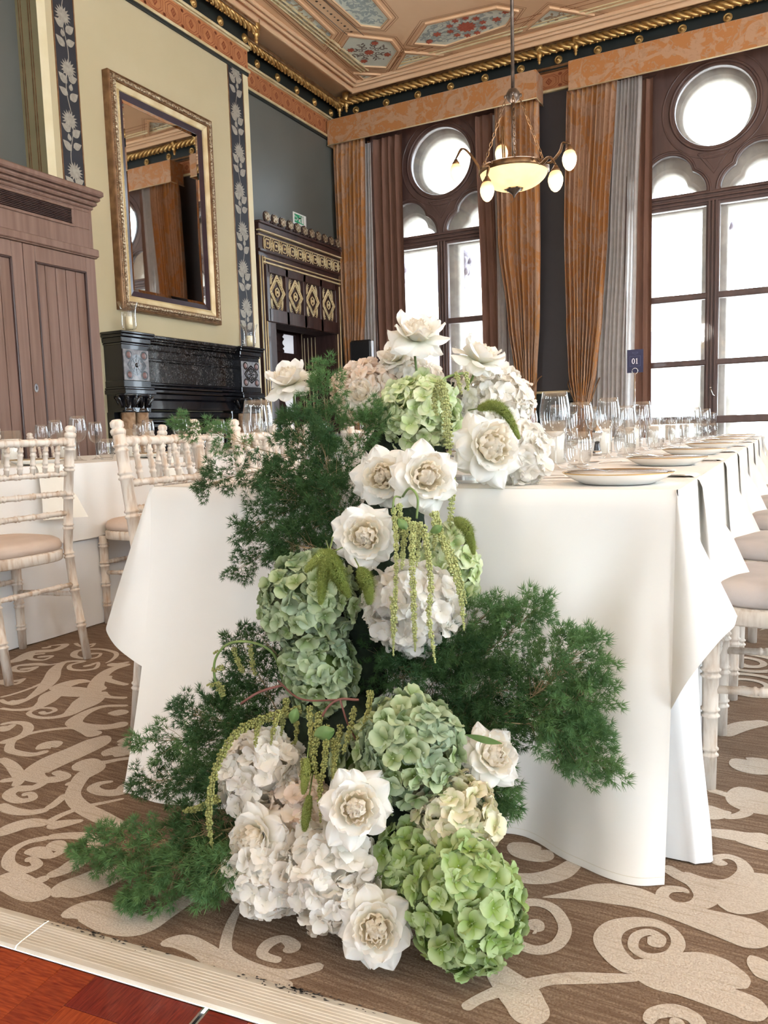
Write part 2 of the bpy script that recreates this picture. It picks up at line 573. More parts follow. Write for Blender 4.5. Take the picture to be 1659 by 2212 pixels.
# scroll pattern of the carpet: flat pale pile, drawn as ribbons of varying width
class Scroll(MB):
    def ribbon(self, pts, ws, z):
        pts = [Vector((p[0], p[1], 0)) for p in pts]
        cum = [0.0]
        for a, b in zip(pts, pts[1:]): cum.append(cum[-1] + (b - a).length)
        ws = [w * math.sqrt(max(0.0, 1 - max(0.0, 1 - min(s, cum[-1] - s) / (1.1 * w + 1e-4)) ** 2)) for w, s in zip(ws, cum)]
        v = []
        for i, p in enumerate(pts):
            d = pts[min(i + 1, len(pts) - 1)] - pts[max(i - 1, 0)]
            if d.length < 1e-9: d = Vector((1, 0, 0))
            d.normalize()
            nn = Vector((-d.y, d.x, 0))
            v += [p + nn * ws[i] + Vector((0, 0, z + i * 1e-7)), p - nn * ws[i] + Vector((0, 0, z + i * 1e-7))]
        self.add(v, [(2 * i, 2 * i + 1, 2 * i + 3, 2 * i + 2) for i in range(len(pts) - 1)])
    def spiral(self, c, r, a0, turns=1.7, d=1, w=0.011, z=0.002, tail=0.25, bend=0.8, fat=0.03):
        """curl with a fat end in the middle, running out into a tail that swells and tapers"""
        c = Vector((c[0], c[1], 0))
        n = int(26 * turns)
        pts, ws = [], []
        for i in range(n + 1):
            t = i / n
            ang = a0 - d * (1 - t) * turns * 2 * PI
            rr = r * (0.14 + 0.86 * t ** 0.9)
            pts.append(c + Vector((math.cos(ang), math.sin(ang), 0)) * rr)
            ws.append(w * (1.7 - 1.7 * min(1, t * 3.2)) * 0.9 + w * (0.75 + 0.5 * t) * min(1, 0.25 + t * 4))
        p = pts[-1]
        ang = a0 + d * PI / 2
        m = 30
        for i in range(1, m + 1):
            t = i / m
            p = p + Vector((math.cos(ang), math.sin(ang), 0)) * (tail / m)
            ang += d * (1 / r * (1 - t) ** 2 * 0.8 - bend * 3 * t) * (tail / m) * 1.0
            pts.append(p)
            s = math.sin(PI * min(1, t * 1.02)) ** 1.4
            ws.append(w * 1.1 * (1 - t) + fat * .6 * s + 0.001)
        self.ribbon(pts, ws, z)
    def swoop(self, pts, w0, wm, w1, z=0.0022):
        P = spline([(p[0], p[1], 0) for p in pts], 30)
        n = len(P) - 1
        ws = []
        for i in range(n + 1):
            t = i / n
            s = math.sin(PI * t)
            ws.append(lerp(w0, w1, t) * (1 - s) + wm * s)
        self.ribbon(P, ws, z)
sc = Scroll()
zz = [0.0006]
def zi():
    zz[0] += 0.000006
    return zz[0]
def trace(*pw):
    """pale yarn laid along a line of floor points; (point, half width) pairs"""
    P = [(p[0], p[1], w * 10) for p, w in pw]
    Q = spline(P, 14)
    sc.ribbon([(p.x, p.y) for p in Q], [max(.0004, p.z / 10) for p in Q], zi())
# left part of the carpet
trace(((-1.9396, 1.4587), .010), ((-1.9351, 1.4890), .030), ((-1.9196, 1.5071), .026), ((-1.8928, 1.4945), .004))
trace(((-1.8953, 1.4680), .012), ((-1.9166, 1.4295), .014), ((-1.9752, 1.4205), .014), ((-2.0197, 1.4306), .014), ((-2.0695, 1.4884), .012), ((-2.0525, 1.5562), .010), ((-1.9855, 1.6188), .010), ((-1.9319, 1.6226), .016), ((-1.8520, 1.6101), .03))
trace(((-1.8253, 1.6216), .018), ((-1.8148, 1.5720), .042), ((-1.8139, 1.4952), .046), ((-1.8191, 1.4240), .048), ((-1.8099, 1.3628), .040), ((-1.7913, 1.3342), .030), ((-1.7434, 1.3268), .018), ((-1.7052, 1.3438), .012), ((-1.7027, 1.3698), .010), ((-1.7391, 1.3792), .008), ((-1.7500, 1.3634), .006))
trace(((-1.7522, 1.4416), .05), ((-1.7119, 1.4439), .04), ((-1.6722, 1.4311), .03), ((-1.6561, 1.3797), .014), ((-1.6620, 1.3283), .010))
trace(((-2.3253, 2.2049), .018), ((-2.3377, 2.1232), .022), ((-2.3021, 2.0360), .026), ((-2.2295, 1.9439), .03), ((-2.1719, 1.9165), .036))
trace(((-2.1579, 1.9036), .03), ((-2.2210, 1.8771), .045), ((-2.2907, 1.8606), .050), ((-2.3007, 1.8128), .042), ((-2.2645, 1.7560), .030), ((-2.2487, 1.6996), .018), ((-2.2901, 1.6598), .010), ((-2.3575, 1.6479), .008))
trace(((-2.2904, 1.9786), .004), ((-2.3372, 1.9592), .030), ((-2.3522, 1.9126), .036), ((-2.3334, 1.8490), .04))
trace(((-2.1690, 1.8989), .03), ((-2.0957, 1.8806), .012), ((-2.0254, 1.8981), .012))
trace(((-2.1737, 1.9032), .04), ((-2.1278, 1.8137), .050), ((-2.1072, 1.7541), .034), ((-2.0916, 1.7007), .020), ((-2.1142, 1.6594), .012), ((-2.1643, 1.6411), .010), ((-2.2225, 1.6557), .009), ((-2.2317, 1.6990), .008), ((-2.1931, 1.7199), .008), ((-2.1596, 1.7075), .008), ((-2.1663, 1.6764), .010), ((-2.1995, 1.6818), .012))
trace(((-2.1316, 2.0043), .012), ((-2.1873, 2.0078), .014), ((-2.2524, 2.0217), .016), ((-2.2809, 2.0589), .012))
trace(((-2.4073, 2.1716), .016), ((-2.3746, 2.1693), .022), ((-2.3610, 2.1904), .014), ((-2.3479, 2.2242), .008))
trace(((-1.9127, 1.7930), .020), ((-1.9467, 1.7785), .028), ((-1.9734, 1.7618), .010))
trace(((-1.9637, 1.8429), .010), ((-2.0349, 1.8048), .012), ((-2.0465, 1.7414), .018), ((-2.0232, 1.6724), .026), ((-1.9888, 1.6469), .026), ((-1.9298, 1.6505), .024), ((-1.8762, 1.6756), .022), ((-1.8426, 1.7245), .028))
trace(((-2.6063, 2.2391), .010), ((-2.5867, 2.2504), .014), ((-2.5534, 2.2637), .007), ((-2.5257, 2.2125), .008), ((-2.5716, 2.1857), .009), ((-2.6395, 2.2002), .014), ((-2.6830, 2.2606), .014), ((-2.6219, 2.3117), .010), ((-2.5255, 2.3060), .010), ((-2.4740, 2.2751), .010), ((-2.4361, 2.2158), .008), ((-2.4258, 2.1720), .004))
trace(((-2.4785, 2.1038), .012), ((-2.4653, 2.1246), .012), ((-2.4615, 2.1654), .007), ((-2.4109, 2.1084), .009), ((-2.4332, 2.0692), .010), ((-2.4945, 2.0592), .010), ((-2.5431, 2.1008), .009), ((-2.5317, 2.1562), .010), ((-2.5959, 2.1189), .014), ((-2.5527, 2.0354), .024), ((-2.4633, 1.9415), .030), ((-2.3960, 1.8486), .024), ((-2.3535, 1.7602), .012), ((-2.3443, 1.7224), .010), ((-2.3743, 1.6980), .012), ((-2.3848, 1.7231), .007))
trace(((-2.7431, 2.3367), .008), ((-2.7150, 2.3478), .012), ((-2.7061, 2.3700), .006), ((-2.6818, 2.3240), .007), ((-2.7306, 2.3138), .007), ((-2.7982, 2.3431), .010))
trace(((-2.7697, 2.1225), .010), ((-2.7501, 2.1388), .014), ((-2.7215, 2.1588), .008), ((-2.7089, 2.1056), .009), ((-2.7753, 2.0953), .012), ((-2.8160, 2.1378), .012), ((-2.7835, 2.1767), .010))
trace(((-2.8755, 2.2288), .010), ((-2.8551, 2.2460), .012), ((-2.8639, 2.2702), .006), ((-2.8180, 2.3070), .016), ((-2.7904, 2.2267), .020), ((-2.8524, 2.1665), .024), ((-2.8124, 2.0721), .03), ((-2.8228, 2.0190), .016))
trace(((-2.6908, 1.9790), .010), ((-2.6636, 1.9977), .014), ((-2.6491, 2.0266), .008), ((-2.6361, 1.9713), .010), ((-2.6989, 1.9606), .012), ((-2.7387, 2.0057), .012), ((-2.6858, 2.0507), .018), ((-2.6281, 2.0663), .010), ((-2.5981, 2.1101), .006))
trace(((-2.5875, 1.8624), .010), ((-2.5655, 1.8784), .014), ((-2.5632, 1.9003), .008), ((-2.5386, 1.8486), .010), ((-2.5878, 1.8350), .016), ((-2.6395, 1.8548), .024))
trace(((-2.4517, 1.8982), .010), ((-2.4420, 1.8294), .008), ((-2.4454, 1.7645), .008), ((-2.4586, 1.7221), .008))
trace(((-2.3843, 1.7055), .010), ((-2.3638, 1.7201), .014), ((-2.3484, 1.7563), .008), ((-2.3427, 1.6997), .009), ((-2.3852, 1.6934), .009), ((-2.4377, 1.7067), .010))
trace(((-2.2033, 1.5349), .012), ((-2.1751, 1.5372), .018), ((-2.1762, 1.5614), .010), ((-2.1585, 1.5248), .010), ((-2.1781, 1.5164), .010))
trace(((-2.2204, 1.5474), .010), ((-2.1974, 1.5774), .012), ((-2.1505, 1.5854), .014), ((-2.1008, 1.5594), .016), ((-2.0697, 1.5113), .016), ((-2.0792, 1.4438), .018))
trace(((-1.9818, 1.3724), .012), ((-1.9219, 1.3591), .016), ((-1.8602, 1.3331), .018), ((-1.8095, 1.3045), .016), ((-1.7800, 1.2689), .012))
trace(((-1.7377, 1.5793), .010), ((-1.7319, 1.5949), .012), ((-1.7322, 1.6123), .007), ((-1.7537, 1.6030), .008), ((-1.7501, 1.6341), .010), ((-1.7268, 1.6551), .010))
trace(((-1.7155, 1.5054), .006), ((-1.7158, 1.5298), .034), ((-1.6923, 1.5567), .040), ((-1.6566, 1.5891), .03))
trace(((-1.7119, 1.4439), .03), ((-1.6806, 1.4732), .014), ((-1.6546, 1.5081), .010), ((-1.6138, 1.5419), .010))
trace(((-1.5631, 1.3989), .006), ((-1.5870, 1.3734), .012), ((-1.5806, 1.3470), .016), ((-1.5390, 1.3398), .016), ((-1.5027, 1.3627), .022), ((-1.5061, 1.4143), .03))
trace(((-1.6712, 1.4450), .03), ((-1.6675, 1.3934), .024), ((-1.6335, 1.3380), .020), ((-1.5939, 1.2938), .020), ((-1.5312, 1.2635), .022), ((-1.4540, 1.2471), .024), ((-1.3864, 1.2368), .020), ((-1.3480, 1.2384), .010))
trace(((-1.4620, 1.3391), .005), ((-1.4896, 1.3042), .007), ((-1.5207, 1.2638), .009), ((-1.5380, 1.2133), .010), ((-1.5376, 1.1684), .012))
trace(((-1.7436, 1.3861), .006), ((-1.7513, 1.3721), .010), ((-1.7189, 1.3603), .008), ((-1.7423, 1.3345), .012))
trace(((-1.6195, 1.2963), .012), ((-1.6028, 1.2490), .012), ((-1.5969, 1.2165), .012))
trace(((-1.4670, 1.2165), .006), ((-1.4962, 1.1871), .018), ((-1.5250, 1.1582), .022))
trace(((-1.2278, 1.1080), .012), ((-1.2429, 1.0755), .030), ((-1.2576, 1.0317), .034), ((-1.2733, 0.9947), .034), ((-1.2757, 0.9705), .02))
trace(((-1.4825, 1.1237), .012), ((-1.4550, 1.1437), .014), ((-1.4151, 1.1618), .016), ((-1.3721, 1.1591), .018), ((-1.3257, 1.1302), .014))
trace(((-1.4535, 1.1002), .018), ((-1.4340, 1.1091), .022), ((-1.4045, 1.1012), .012), ((-1.4011, 1.0818), .010), ((-1.4094, 1.0644), .010))
trace(((-1.3480, 1.0145), .012), ((-1.3343, 1.0461), .018), ((-1.3313, 1.0801), .022), ((-1.3245, 1.1033), .01))
trace(((-1.7972, 1.3894), .03), ((-1.8202, 1.3522), .026), ((-1.8175, 1.3063), .016), ((-1.8478, 1.2724), .012))
trace(((-1.7344, 1.3380), .012), ((-1.7294, 1.2855), .016), ((-1.7636, 1.2605), .018), ((-1.7510, 1.2282), .016), ((-1.7019, 1.2180), .014), ((-1.6782, 1.2404), .012), ((-1.7060, 1.2577), .010), ((-1.7224, 1.2428), .012))
trace(((-1.5897, 1.2198), .012), ((-1.6190, 1.1895), .014), ((-1.6654, 1.1771), .016), ((-1.7310, 1.1825), .016))
trace(((-1.5307, 1.1715), .014), ((-1.5756, 1.1512), .024), ((-1.5940, 1.1190), .026), ((-1.5957, 1.0797), .018))
trace(((-1.4758, 1.1267), .012), ((-1.5044, 1.0915), .010), ((-1.5018, 1.0496), .012), ((-1.4631, 1.0129), .014), ((-1.4138, 1.0095), .014), ((-1.4018, 1.0345), .012), ((-1.4324, 1.0471), .010), ((-1.4427, 1.0356), .014))
trace(((-1.3999, 1.0687), .010), ((-1.4472, 1.0747), .020), ((-1.4761, 1.0614), .012))
trace(((-1.2814, 0.9678), .02), ((-1.3269, 0.9640), .030), ((-1.3882, 0.9714), .032), ((-1.4417, 0.9713), .030))
trace(((-1.3420, 1.0173), .012), ((-1.3514, 0.9945), .012), ((-1.3673, 0.9810), .006))
# bottom left, along the threshold
trace(((-0.7647, 1.0305), .008), ((-0.7571, 1.0494), .014), ((-0.7851, 1.0596), .010), ((-0.8010, 1.0374), .012), ((-0.7934, 1.0097), .010), ((-0.7539, 1.0090), .008))
trace(((-0.9217, 1.1207), .005), ((-0.9001, 1.0579), .009), ((-0.8674, 1.0005), .011), ((-0.8397, 0.9796), .014), ((-0.7832, 0.9711), .016), ((-0.7314, 0.9826), .014), ((-0.6821, 1.0321), .010))
trace(((-1.2110, 0.9355), .012), ((-1.1752, 0.9688), .032), ((-1.1013, 0.9671), .036), ((-1.0488, 0.9789), .03), ((-1.0329, 1.0284), .022), ((-1.0201, 1.0961), .014))
trace(((-1.2905, 0.9926), .008), ((-1.2522, 1.0030), .024), ((-1.2284, 1.0512), .030), ((-1.2224, 1.1088), .03))
trace(((-0.9776, 0.9546), .008), ((-0.9462, 0.9752), .020), ((-0.8999, 0.9737), .020), ((-0.8455, 0.9604), .022), ((-0.7674, 0.9502), .02), ((-0.6984, 0.9629), .016))
# right part of the carpet
trace(((-0.1985, 1.3169), .008), ((-0.1896, 1.3291), .016), ((-0.1843, 1.3452), .010), ((-0.2040, 1.3526), .009), ((-0.2222, 1.3302), .009), ((-0.2196, 1.2964), .009), ((-0.1936, 1.2853), .009), ((-0.1637, 1.3045), .010), ((-0.1530, 1.3383), .012), ((-0.1661, 1.3703), .011), ((-0.1991, 1.3823), .012), ((-0.2351, 1.3678), .015), ((-0.2616, 1.3370), .020), ((-0.2646, 1.2966), .024), ((-0.2405, 1.2607), .022), ((-0.2037, 1.2384), .020))
trace(((-0.2213, 1.2546), .018), ((-0.1794, 1.2499), .040), ((-0.1358, 1.2657), .052), ((-0.0899, 1.2826), .056), ((-0.0572, 1.2840), .040), ((-0.0407, 1.2758), .012))
trace(((-0.1874, 1.2271), .012), ((-0.1377, 1.2344), .022), ((-0.0915, 1.2360), .028), ((-0.0517, 1.2331), .030), ((-0.0108, 1.2232), .032))
trace(((-0.3668, 1.1214), .018), ((-0.3342, 1.1553), .012), ((-0.2953, 1.1799), .014), ((-0.2469, 1.2028), .012), ((-0.1988, 1.2264), .008))
trace(((-0.4293, 1.1566), .016), ((-0.3983, 1.1321), .026), ((-0.3663, 1.1102), .034), ((-0.3437, 1.0858), .032), ((-0.3200, 1.0555), .034))
trace(((-0.4325, 1.0393), .010), ((-0.4150, 1.0737), .010), ((-0.3894, 1.1061), .014))
trace(((-0.4032, 1.3732), .001), ((-0.3511, 1.4052), .014), ((-0.3016, 1.4347), .032), ((-0.2456, 1.4476), .034), ((-0.1875, 1.4367), .026), ((-0.1233, 1.4305), .034), ((-0.0621, 1.4246), .044), ((-0.0094, 1.4163), .05))
trace(((-0.4440, 1.3300), .012), ((-0.4080, 1.3530), .012), ((-0.3706, 1.3454), .012), ((-0.3400, 1.3003), .012), ((-0.3415, 1.2498), .012), ((-0.3690, 1.2210), .012), ((-0.4092, 1.2234), .012))
trace(((-0.4010, 1.2718), .004), ((-0.3905, 1.2824), .024), ((-0.3727, 1.2793), .012))
trace(((-0.4790, 1.4142), .014), ((-0.4306, 1.4295), .020), ((-0.3927, 1.4683), .022), ((-0.3732, 1.5253), .016))
trace(((-0.5223, 1.5323), .020), ((-0.4857, 1.5205), .034), ((-0.4453, 1.5192), .028), ((-0.4317, 1.5412), .01))
trace(((-0.1531, 1.5035), .004), ((-0.1671, 1.5102), .009), ((-0.1925, 1.4984), .012), ((-0.1970, 1.4701), .012), ((-0.1701, 1.4523), .012), ((-0.1366, 1.4697), .016), ((-0.1224, 1.5080), .024), ((-0.1441, 1.5444), .022), ((-0.1798, 1.5593), .016), ((-0.2107, 1.5812), .014))
trace(((-0.0944, 1.6420), .006), ((-0.1116, 1.6416), .014), ((-0.1195, 1.6531), .010), ((-0.0963, 1.6713), .010), ((-0.0714, 1.6600), .012), ((-0.0611, 1.6211), .016), ((-0.0832, 1.5725), .016), ((-0.1251, 1.5566), .014), ((-0.1740, 1.5690), .012))
trace(((-0.1019, 1.8735), .006), ((-0.1208, 1.8650), .014), ((-0.1332, 1.8737), .010), ((-0.1080, 1.8473), .010), ((-0.0718, 1.8871), .014), ((-0.0822, 1.9409), .014), ((-0.1238, 1.9632), .012), ((-0.1617, 1.9727), .012))
trace(((-0.1543, 1.8886), .014), ((-0.1435, 1.8547), .034), ((-0.1483, 1.8198), .02))
trace(((-0.1466, 1.7582), .016), ((-0.0989, 1.7654), .022), ((-0.0592, 1.7725), .020), ((-0.0167, 1.7876), .022))
trace(((-0.0871, 1.7514), .010), ((-0.0510, 1.7473), .014), ((-0.0158, 1.7433), .018))
trace(((-0.0944, 2.0189), .03), ((-0.0636, 1.9694), .070), ((-0.0276, 1.9455), .09), ((-0.0045, 1.9461), .08))
trace(((-0.0832, 1.4730), .03), ((-0.0616, 1.5329), .05), ((-0.0256, 1.5890), .05), ((-0.0006, 1.6279), .04))
trace(((-0.0314, 1.3103), .012), ((-0.0184, 1.3259), .05), ((0.0029, 1.3408), .05))
trace(((-0.1722, 1.1300), .008), ((-0.1654, 1.1558), .012), ((-0.1387, 1.1756), .014), ((-0.1120, 1.1729), .013), ((-0.0972, 1.1538), .012))
trace(((-0.1431, 1.1479), .012), ((-0.1327, 1.1488), .014), ((-0.1265, 1.1399), .008))
trace(((-0.1213, 2.1843, 0.0000), .02), ((-0.0754, 2.1575, 0.0000), .05), ((-0.0113, 2.2012, 0.0000), .05))
trace(((-0.1553, 2.3411, -0.0000), .02), ((-0.1119, 2.4357, 0.0000), .03), ((-0.0401, 2.5061, 0.0000), .02))
q = random.Random(11)
for i in range(-10, 9):
    for j in range(0, 20):
        x, y = i * 0.46 + q.uniform(-.12, .12) + (0.23 if j % 2 else 0), 1.9 + j * 0.42 + q.uniform(-.12, .12)
        if y < 2.75 and -3.2 < x < 0.1: continue
        if y < 2.0 and x < .5: continue
        sc.spiral((x, y), q.uniform(.09, .15), q.uniform(0, 6.28), 1.7, q.choice((-1, 1)), q.uniform(.010, .014), zi(), q.uniform(.30, .5), q.uniform(-1, 1), q.uniform(.02, .06))
stuff(build(sc, 'scroll_pattern', 'carpet_pale', floor))

# ---- threshold strip (two lengths) and the parquet dance floor in front of it
JT = (Vector((-1.2117, 0.9091, 0.0000)) - SA).dot(SD)
for k, (t0, t1) in enumerate(((-3.0, JT - 0.0012), (JT + 0.0012, 4.0))):
    mb = MB()
    prof = [(0.0, 0.001), (0.004, 0.005)]
    nr = 9
    for i in range(nr):
        c = 0.016 + i * 0.0064
        prof += [(c - 0.0022, 0.006), (c - 0.0014, 0.0066), (c + 0.0014, 0.0066), (c + 0.0022, 0.006)]
    prof += [(SW - 0.004, 0.005), (SW, 0.0)]
    vs = []
    for t in (t0, t1):
        for w, h in prof:
            p = SA + SD * t + SN * w
            vs.append((p.x, p.y, h))
    n = len(prof)
    mb.add(vs, [(i, n + i, n + i + 1, i + 1) for i in range(n - 1)] + [tuple(range(n)), tuple(range(2 * n - 1, n - 1, -1))])
    o = struct(mb, 'trim_%d' % (k + 1), 'strip_metal')
    q = random.Random(20 + k)
    mb = MB()
    if k == 1:
        for base, num, sp in ((0.235, 26, 0.030), (0.30, 8, .012), (0.17, 9, .02), (0.37, 10, .02), (0.60, 26, .05), (0.66, 24, .03), (0.72, 30, .05)):
            for _ in range(num):
                t = base - 0.13 + q.gauss(0, sp)
                w = abs(q.gauss(0, .006)) + 0.002
                p = SA + SD * (t + JT) + SN * w
                L, W = q.uniform(.001, .006), q.uniform(.0006, .002)
                a1 = p + SD * L; a0 = p - SD * L
                mb.add([(a0.x, a0.y - W * .4, .0068), (p.x, p.y - W, .0068), (a1.x, a1.y + W * .3, .0068), (p.x - W, p.y + W, .0068)], [(0, 1, 2, 3)])
        stuff(build(mb, 'worn_coating', 'strip_wear', o))
def plank(mesh_len, wid):
    mb = MB()
    mb.box(-mesh_len / 2 + .0004, -wid / 2 + .0004, -0.011, mesh_len / 2 - .0004, wid / 2 - .0004, 0.0, 0.0008)
    return mb.mesh('plank', 'parquet_jarrah')
pang = math.atan2(SD.y, SD.x)
JP = (Vector((-0.7979, 0.8555, 0.0000)) - SA).dot(SD)
me_a = plank(0.216, 0.072)
first = True
for panel, (u_hi, cnt) in enumerate(((JP - 0.004, 4), (JP + 0.006 + 0.216 * 4, 4))):
    pc = SA + SD * (u_hi - 0.216 * 2) + SN * (SW + 0.003 + 0.216 * 2)
    P = thing('dance_floor_panel', ('red jarrah parquet dance floor panel left of the steel joint' if panel == 0 else 'red jarrah parquet dance floor panel right of the steel joint'), 'floor panel', (pc.x, pc.y, 0.0), pang)
    for i in range(4):
        for j in range(4):
            cu, cn = (i - 1.5) * 0.216, (j - 1.5) * 0.216
            for s in range(3):
                o = link('plank', me_a, P)
                off = (s - 1) * 0.072
                if (i + j) % 2:
                    o.location = (cu, -cn + off, 0.0); o.rotation_euler = (0, 0, 0)
                else:
                    o.location = (cu + off, -cn, 0.0); o.rotation_euler = (0, 0, PI / 2)
    mb = MB()
    for sx in (-1, 1):
        mb.box(sx * 0.4325 - .0018, -0.434, -0.012, sx * 0.4325 + .0018, 0.434, 0.0006)
    mb.box(-0.434, 0.4322, -0.012, 0.434, 0.434, 0.0003)
    link('metal_edge', mb.mesh('metal_edge', 'chrome'), P)

# ---- left wall with its recesses, the chimney breast and painted strips
DY0, DY1, DZ = 7.98, 9.38, 2.24
mb = MB()
mb.box(XR - .15, -7, 0, XR, DY0, 6)
mb.box(XR - .15, DY0, DZ, XR, DY1, 6)
mb.box(XR - .15, DY1, 0, XR, YW + .1, 6)
wall_left = struct(mb, 'wall_left', 'wall_paint_green_grey')
mb = MB(); mb.box(XR + .0005, 4.68, 0, XB, 7.485, 5.2)
build(mb, 'chimney_breast', 'wall_paint_beige', wall_left)
mb = MB()
mb.box(XR, 4.676, 0, XB + .002, 4.6815, 4.92)
ret = build(mb, 'breast_return', 'olive_paint', wall_left)
mb = MB()
for x in (-5.71, -5.685, -5.60, -5.575):
    mb.box(x - .004, 4.672, 0, x + .004, 4.677, 4.92)
build(mb, 'painted_lines', 'gold_dark', ret)
mb = MB()
mb.box(XB, 4.674, 0, XB + .006, 4.76, 4.92, .002); mb.box(XB, 7.40, 0, XB + .006, 7.487, 4.92, .002)
build(mb, 'edge_band', 'cream_paint', wall_left)
def sunflower_strip(y0, y1, z0, z1):
    """navy strip with a stencilled vine of sunflowers and leaves, flat print a hair proud of it"""
    mb = MB(); mb.box(XB, y0, z0, XB + .004, y1, z1)
    s = build(mb, 'stencil_strip', 'navy_stencil', wall_left)
    mb = MB()
    x = XB + .0046
    yc, hw = (y0 + y1) / 2, (y1 - y0) / 2
    cnt = [0]
    def leaf(y, z, ang, L, W, k=7):
        pts = []
        for i in range(k + 1):
            t = i / k
            pts.append((t * L, W * math.sin(PI * t ** 0.75)))
        pts += [(t * L, -W * math.sin(PI * t ** 0.75)) for t in [i / k for i in range(k - 1, 0, -1)]]
        ca, sa = math.cos(ang), math.sin(ang)
        cnt[0] += 1; xx = x + cnt[0] * 8e-6
        mb.add([(xx, y + u * ca - w * sa, z + u * sa + w * ca) for u, w in pts], [tuple(range(len(pts)))])
    n = int((z1 - z0) / 0.02)
    for i in range(n):
        za, zb = z0 + i * .02, z0 + (i + 1) * .02
        ya, yb = yc + hw * .22 * math.sin(za * 11), yc + hw * .22 * math.sin(zb * 11)
        mb.add([(x, ya - .004, za), (x, ya + .004, za), (x, yb + .004, zb), (x, yb - .004, zb)], [(0, 1, 2, 3)])
    z = z0 + .06
    k = 0
    while z < z1 - .05:
        sd = 1 if k % 2 else -1
        if k % 3 == 0:
            cy, r = yc + sd * hw * .10, hw * .80
            for i in range(16):
                leaf(cy, z, 2 * PI * i / 16, r, r * .13, 5)
            cnt[0] += 1; mb.add([(x + .0002 + cnt[0] * 8e-6, cy + r * .45 * math.cos(2 * PI * i / 14), z + r * .45 * math.sin(2 * PI * i / 14)) for i in range(14)], [tuple(range(14))])
            z += .17
        else:
            leaf(yc + sd * .01, z, PI / 2 - sd * 0.9, hw * 1.05, hw * .33)
            leaf(yc - sd * .01, z + .03, PI / 2 + sd * 1.1, hw * .95, hw * .30)
            leaf(yc + sd * .02, z + .075, PI / 2 - sd * .2, hw * .6, hw * .2)
            z += .125
        k += 1
    stuff(build(mb, 'sunflower_stencil', 'stencil_silver', s))
    mb = MB(); mb.box(XB, y0 - .012, z0, XB + .005, y0, z1); mb.box(XB, y1, z0, XB + .005, y1 + .012, z1)
    build(mb, 'strip_border', 'gold_dark', s)
sunflower_strip(4.84, 5.05, 1.86, 4.915)
sunflower_strip(7.14, 7.38, 1.86, 4.915)

# ---- window wall
WIN = (-4.21, -0.845, 2.52, 5.885)
HW = 0.96
mb = MB()
xs = [-5.9] + [s for c in WIN for s in (c - HW, c + HW)] + [8.0]
for i in range(0, len(xs), 2):
    mb.box(xs[i], YW, 0, xs[i + 1], YW + .14, 6)
for c in WIN:
    mb.box(c - HW, YW, 5.0, c + HW, YW + .14, 6)
wall_window = struct(mb, 'wall_back', 'wall_paint_charcoal')
mb = MB()
for i in range(0, len(xs), 2):
    mb.box(xs[i], YW - .03, 0, xs[i + 1], YW - .0005, 1.30, .004)
    mb.box(xs[i], YW - .045, 1.19, xs[i + 1], YW - .0005, 1.22, .004)
dado = build(mb, 'dado_panel', 'band_black_green', wall_window)
mb = MB()
for i in range(0, len(xs), 2):
    mb.box(xs[i], YW - .055, 1.305, xs[i + 1], YW - .0005, 1.335, .008)
build(mb, 'dado_rail', 'cream_gilt', wall_window)

# walls the photograph does not show: right and behind, each with tall window openings
def wall_y(name, y, openings):
    mb = MB()
    e = [-5.9] + [v for o in openings for v in o] + [8.0]
    for i in range(0, len(e), 2):
        mb.box(e[i], y - .14, 0, e[i + 1], y, 6)
    for o in openings:
        mb.box(o[0], y - .14, 4.2, o[1], y, 6); mb.box(o[0], y - .14, 0, o[1], y, 0.9)
    return struct(mb, name, 'wall_paint_pale')
wall_y('wall_front', -6.0, ((-4.2, -3.5), (2.45, 3.15)))
mb = MB()
e = [-6.0, -3.8, -2.6, 0.0, 1.3, 3.5, 4.8, YW]
for i in range(0, len(e), 2):
    mb.box(7.0, e[i], 0, 7.14, e[i + 1], 6)
for y0, y1 in ((-3.8, -2.6), (0.0, 1.3), (3.5, 4.8)):
    mb.box(7.0, y0, 4.6, 7.14, y1, 6); mb.box(7.0, y0, 0, 7.14, y1, .5)
struct(mb, 'wall_right', 'wall_paint_pale')

# ---- ceiling
mb = MB(); mb.box(-6.0, -6.2, ZC, 8.2, YW + .2, ZC + .12)
ceiling = struct(mb, 'ceiling', 'ceiling_paint')
def ceil_pt(u, v, d): return (u, v, ZC - d)
def shrink(poly, d):
    """inset of a convex polygon"""
    n = len(poly); out = []
    area = sum(poly[i][0] * poly[(i + 1) % n][1] - poly[(i + 1) % n][0] * poly[i][1] for i in range(n))
    s = 1 if area > 0 else -1
    for i in range(n):
        p0, p1, p2 = Vector(poly[i - 1]), Vector(poly[i]), Vector(poly[(i + 1) % n])
        e1, e2 = (p1 - p0).normalized(), (p2 - p1).normalized()
        n1, n2 = Vector((-e1.y, e1.x)) * s, Vector((-e2.y, e2.x)) * s
        m = (n1 + n2)
        m = m / max(0.25, m.dot(n1)) if m.length > 1e-6 else n1
        out.append(tuple(p1 + m * d))
    return out
def outline(mb, poly, w, fn, d):
    a, b = poly, shrink(poly, w)
    n = len(poly)
    mb.add([fn(u, v, d) for u, v in a] + [fn(u, v, d) for u, v in b], [(i, (i + 1) % n, n + (i + 1) % n, n + i) for i in range(n)])
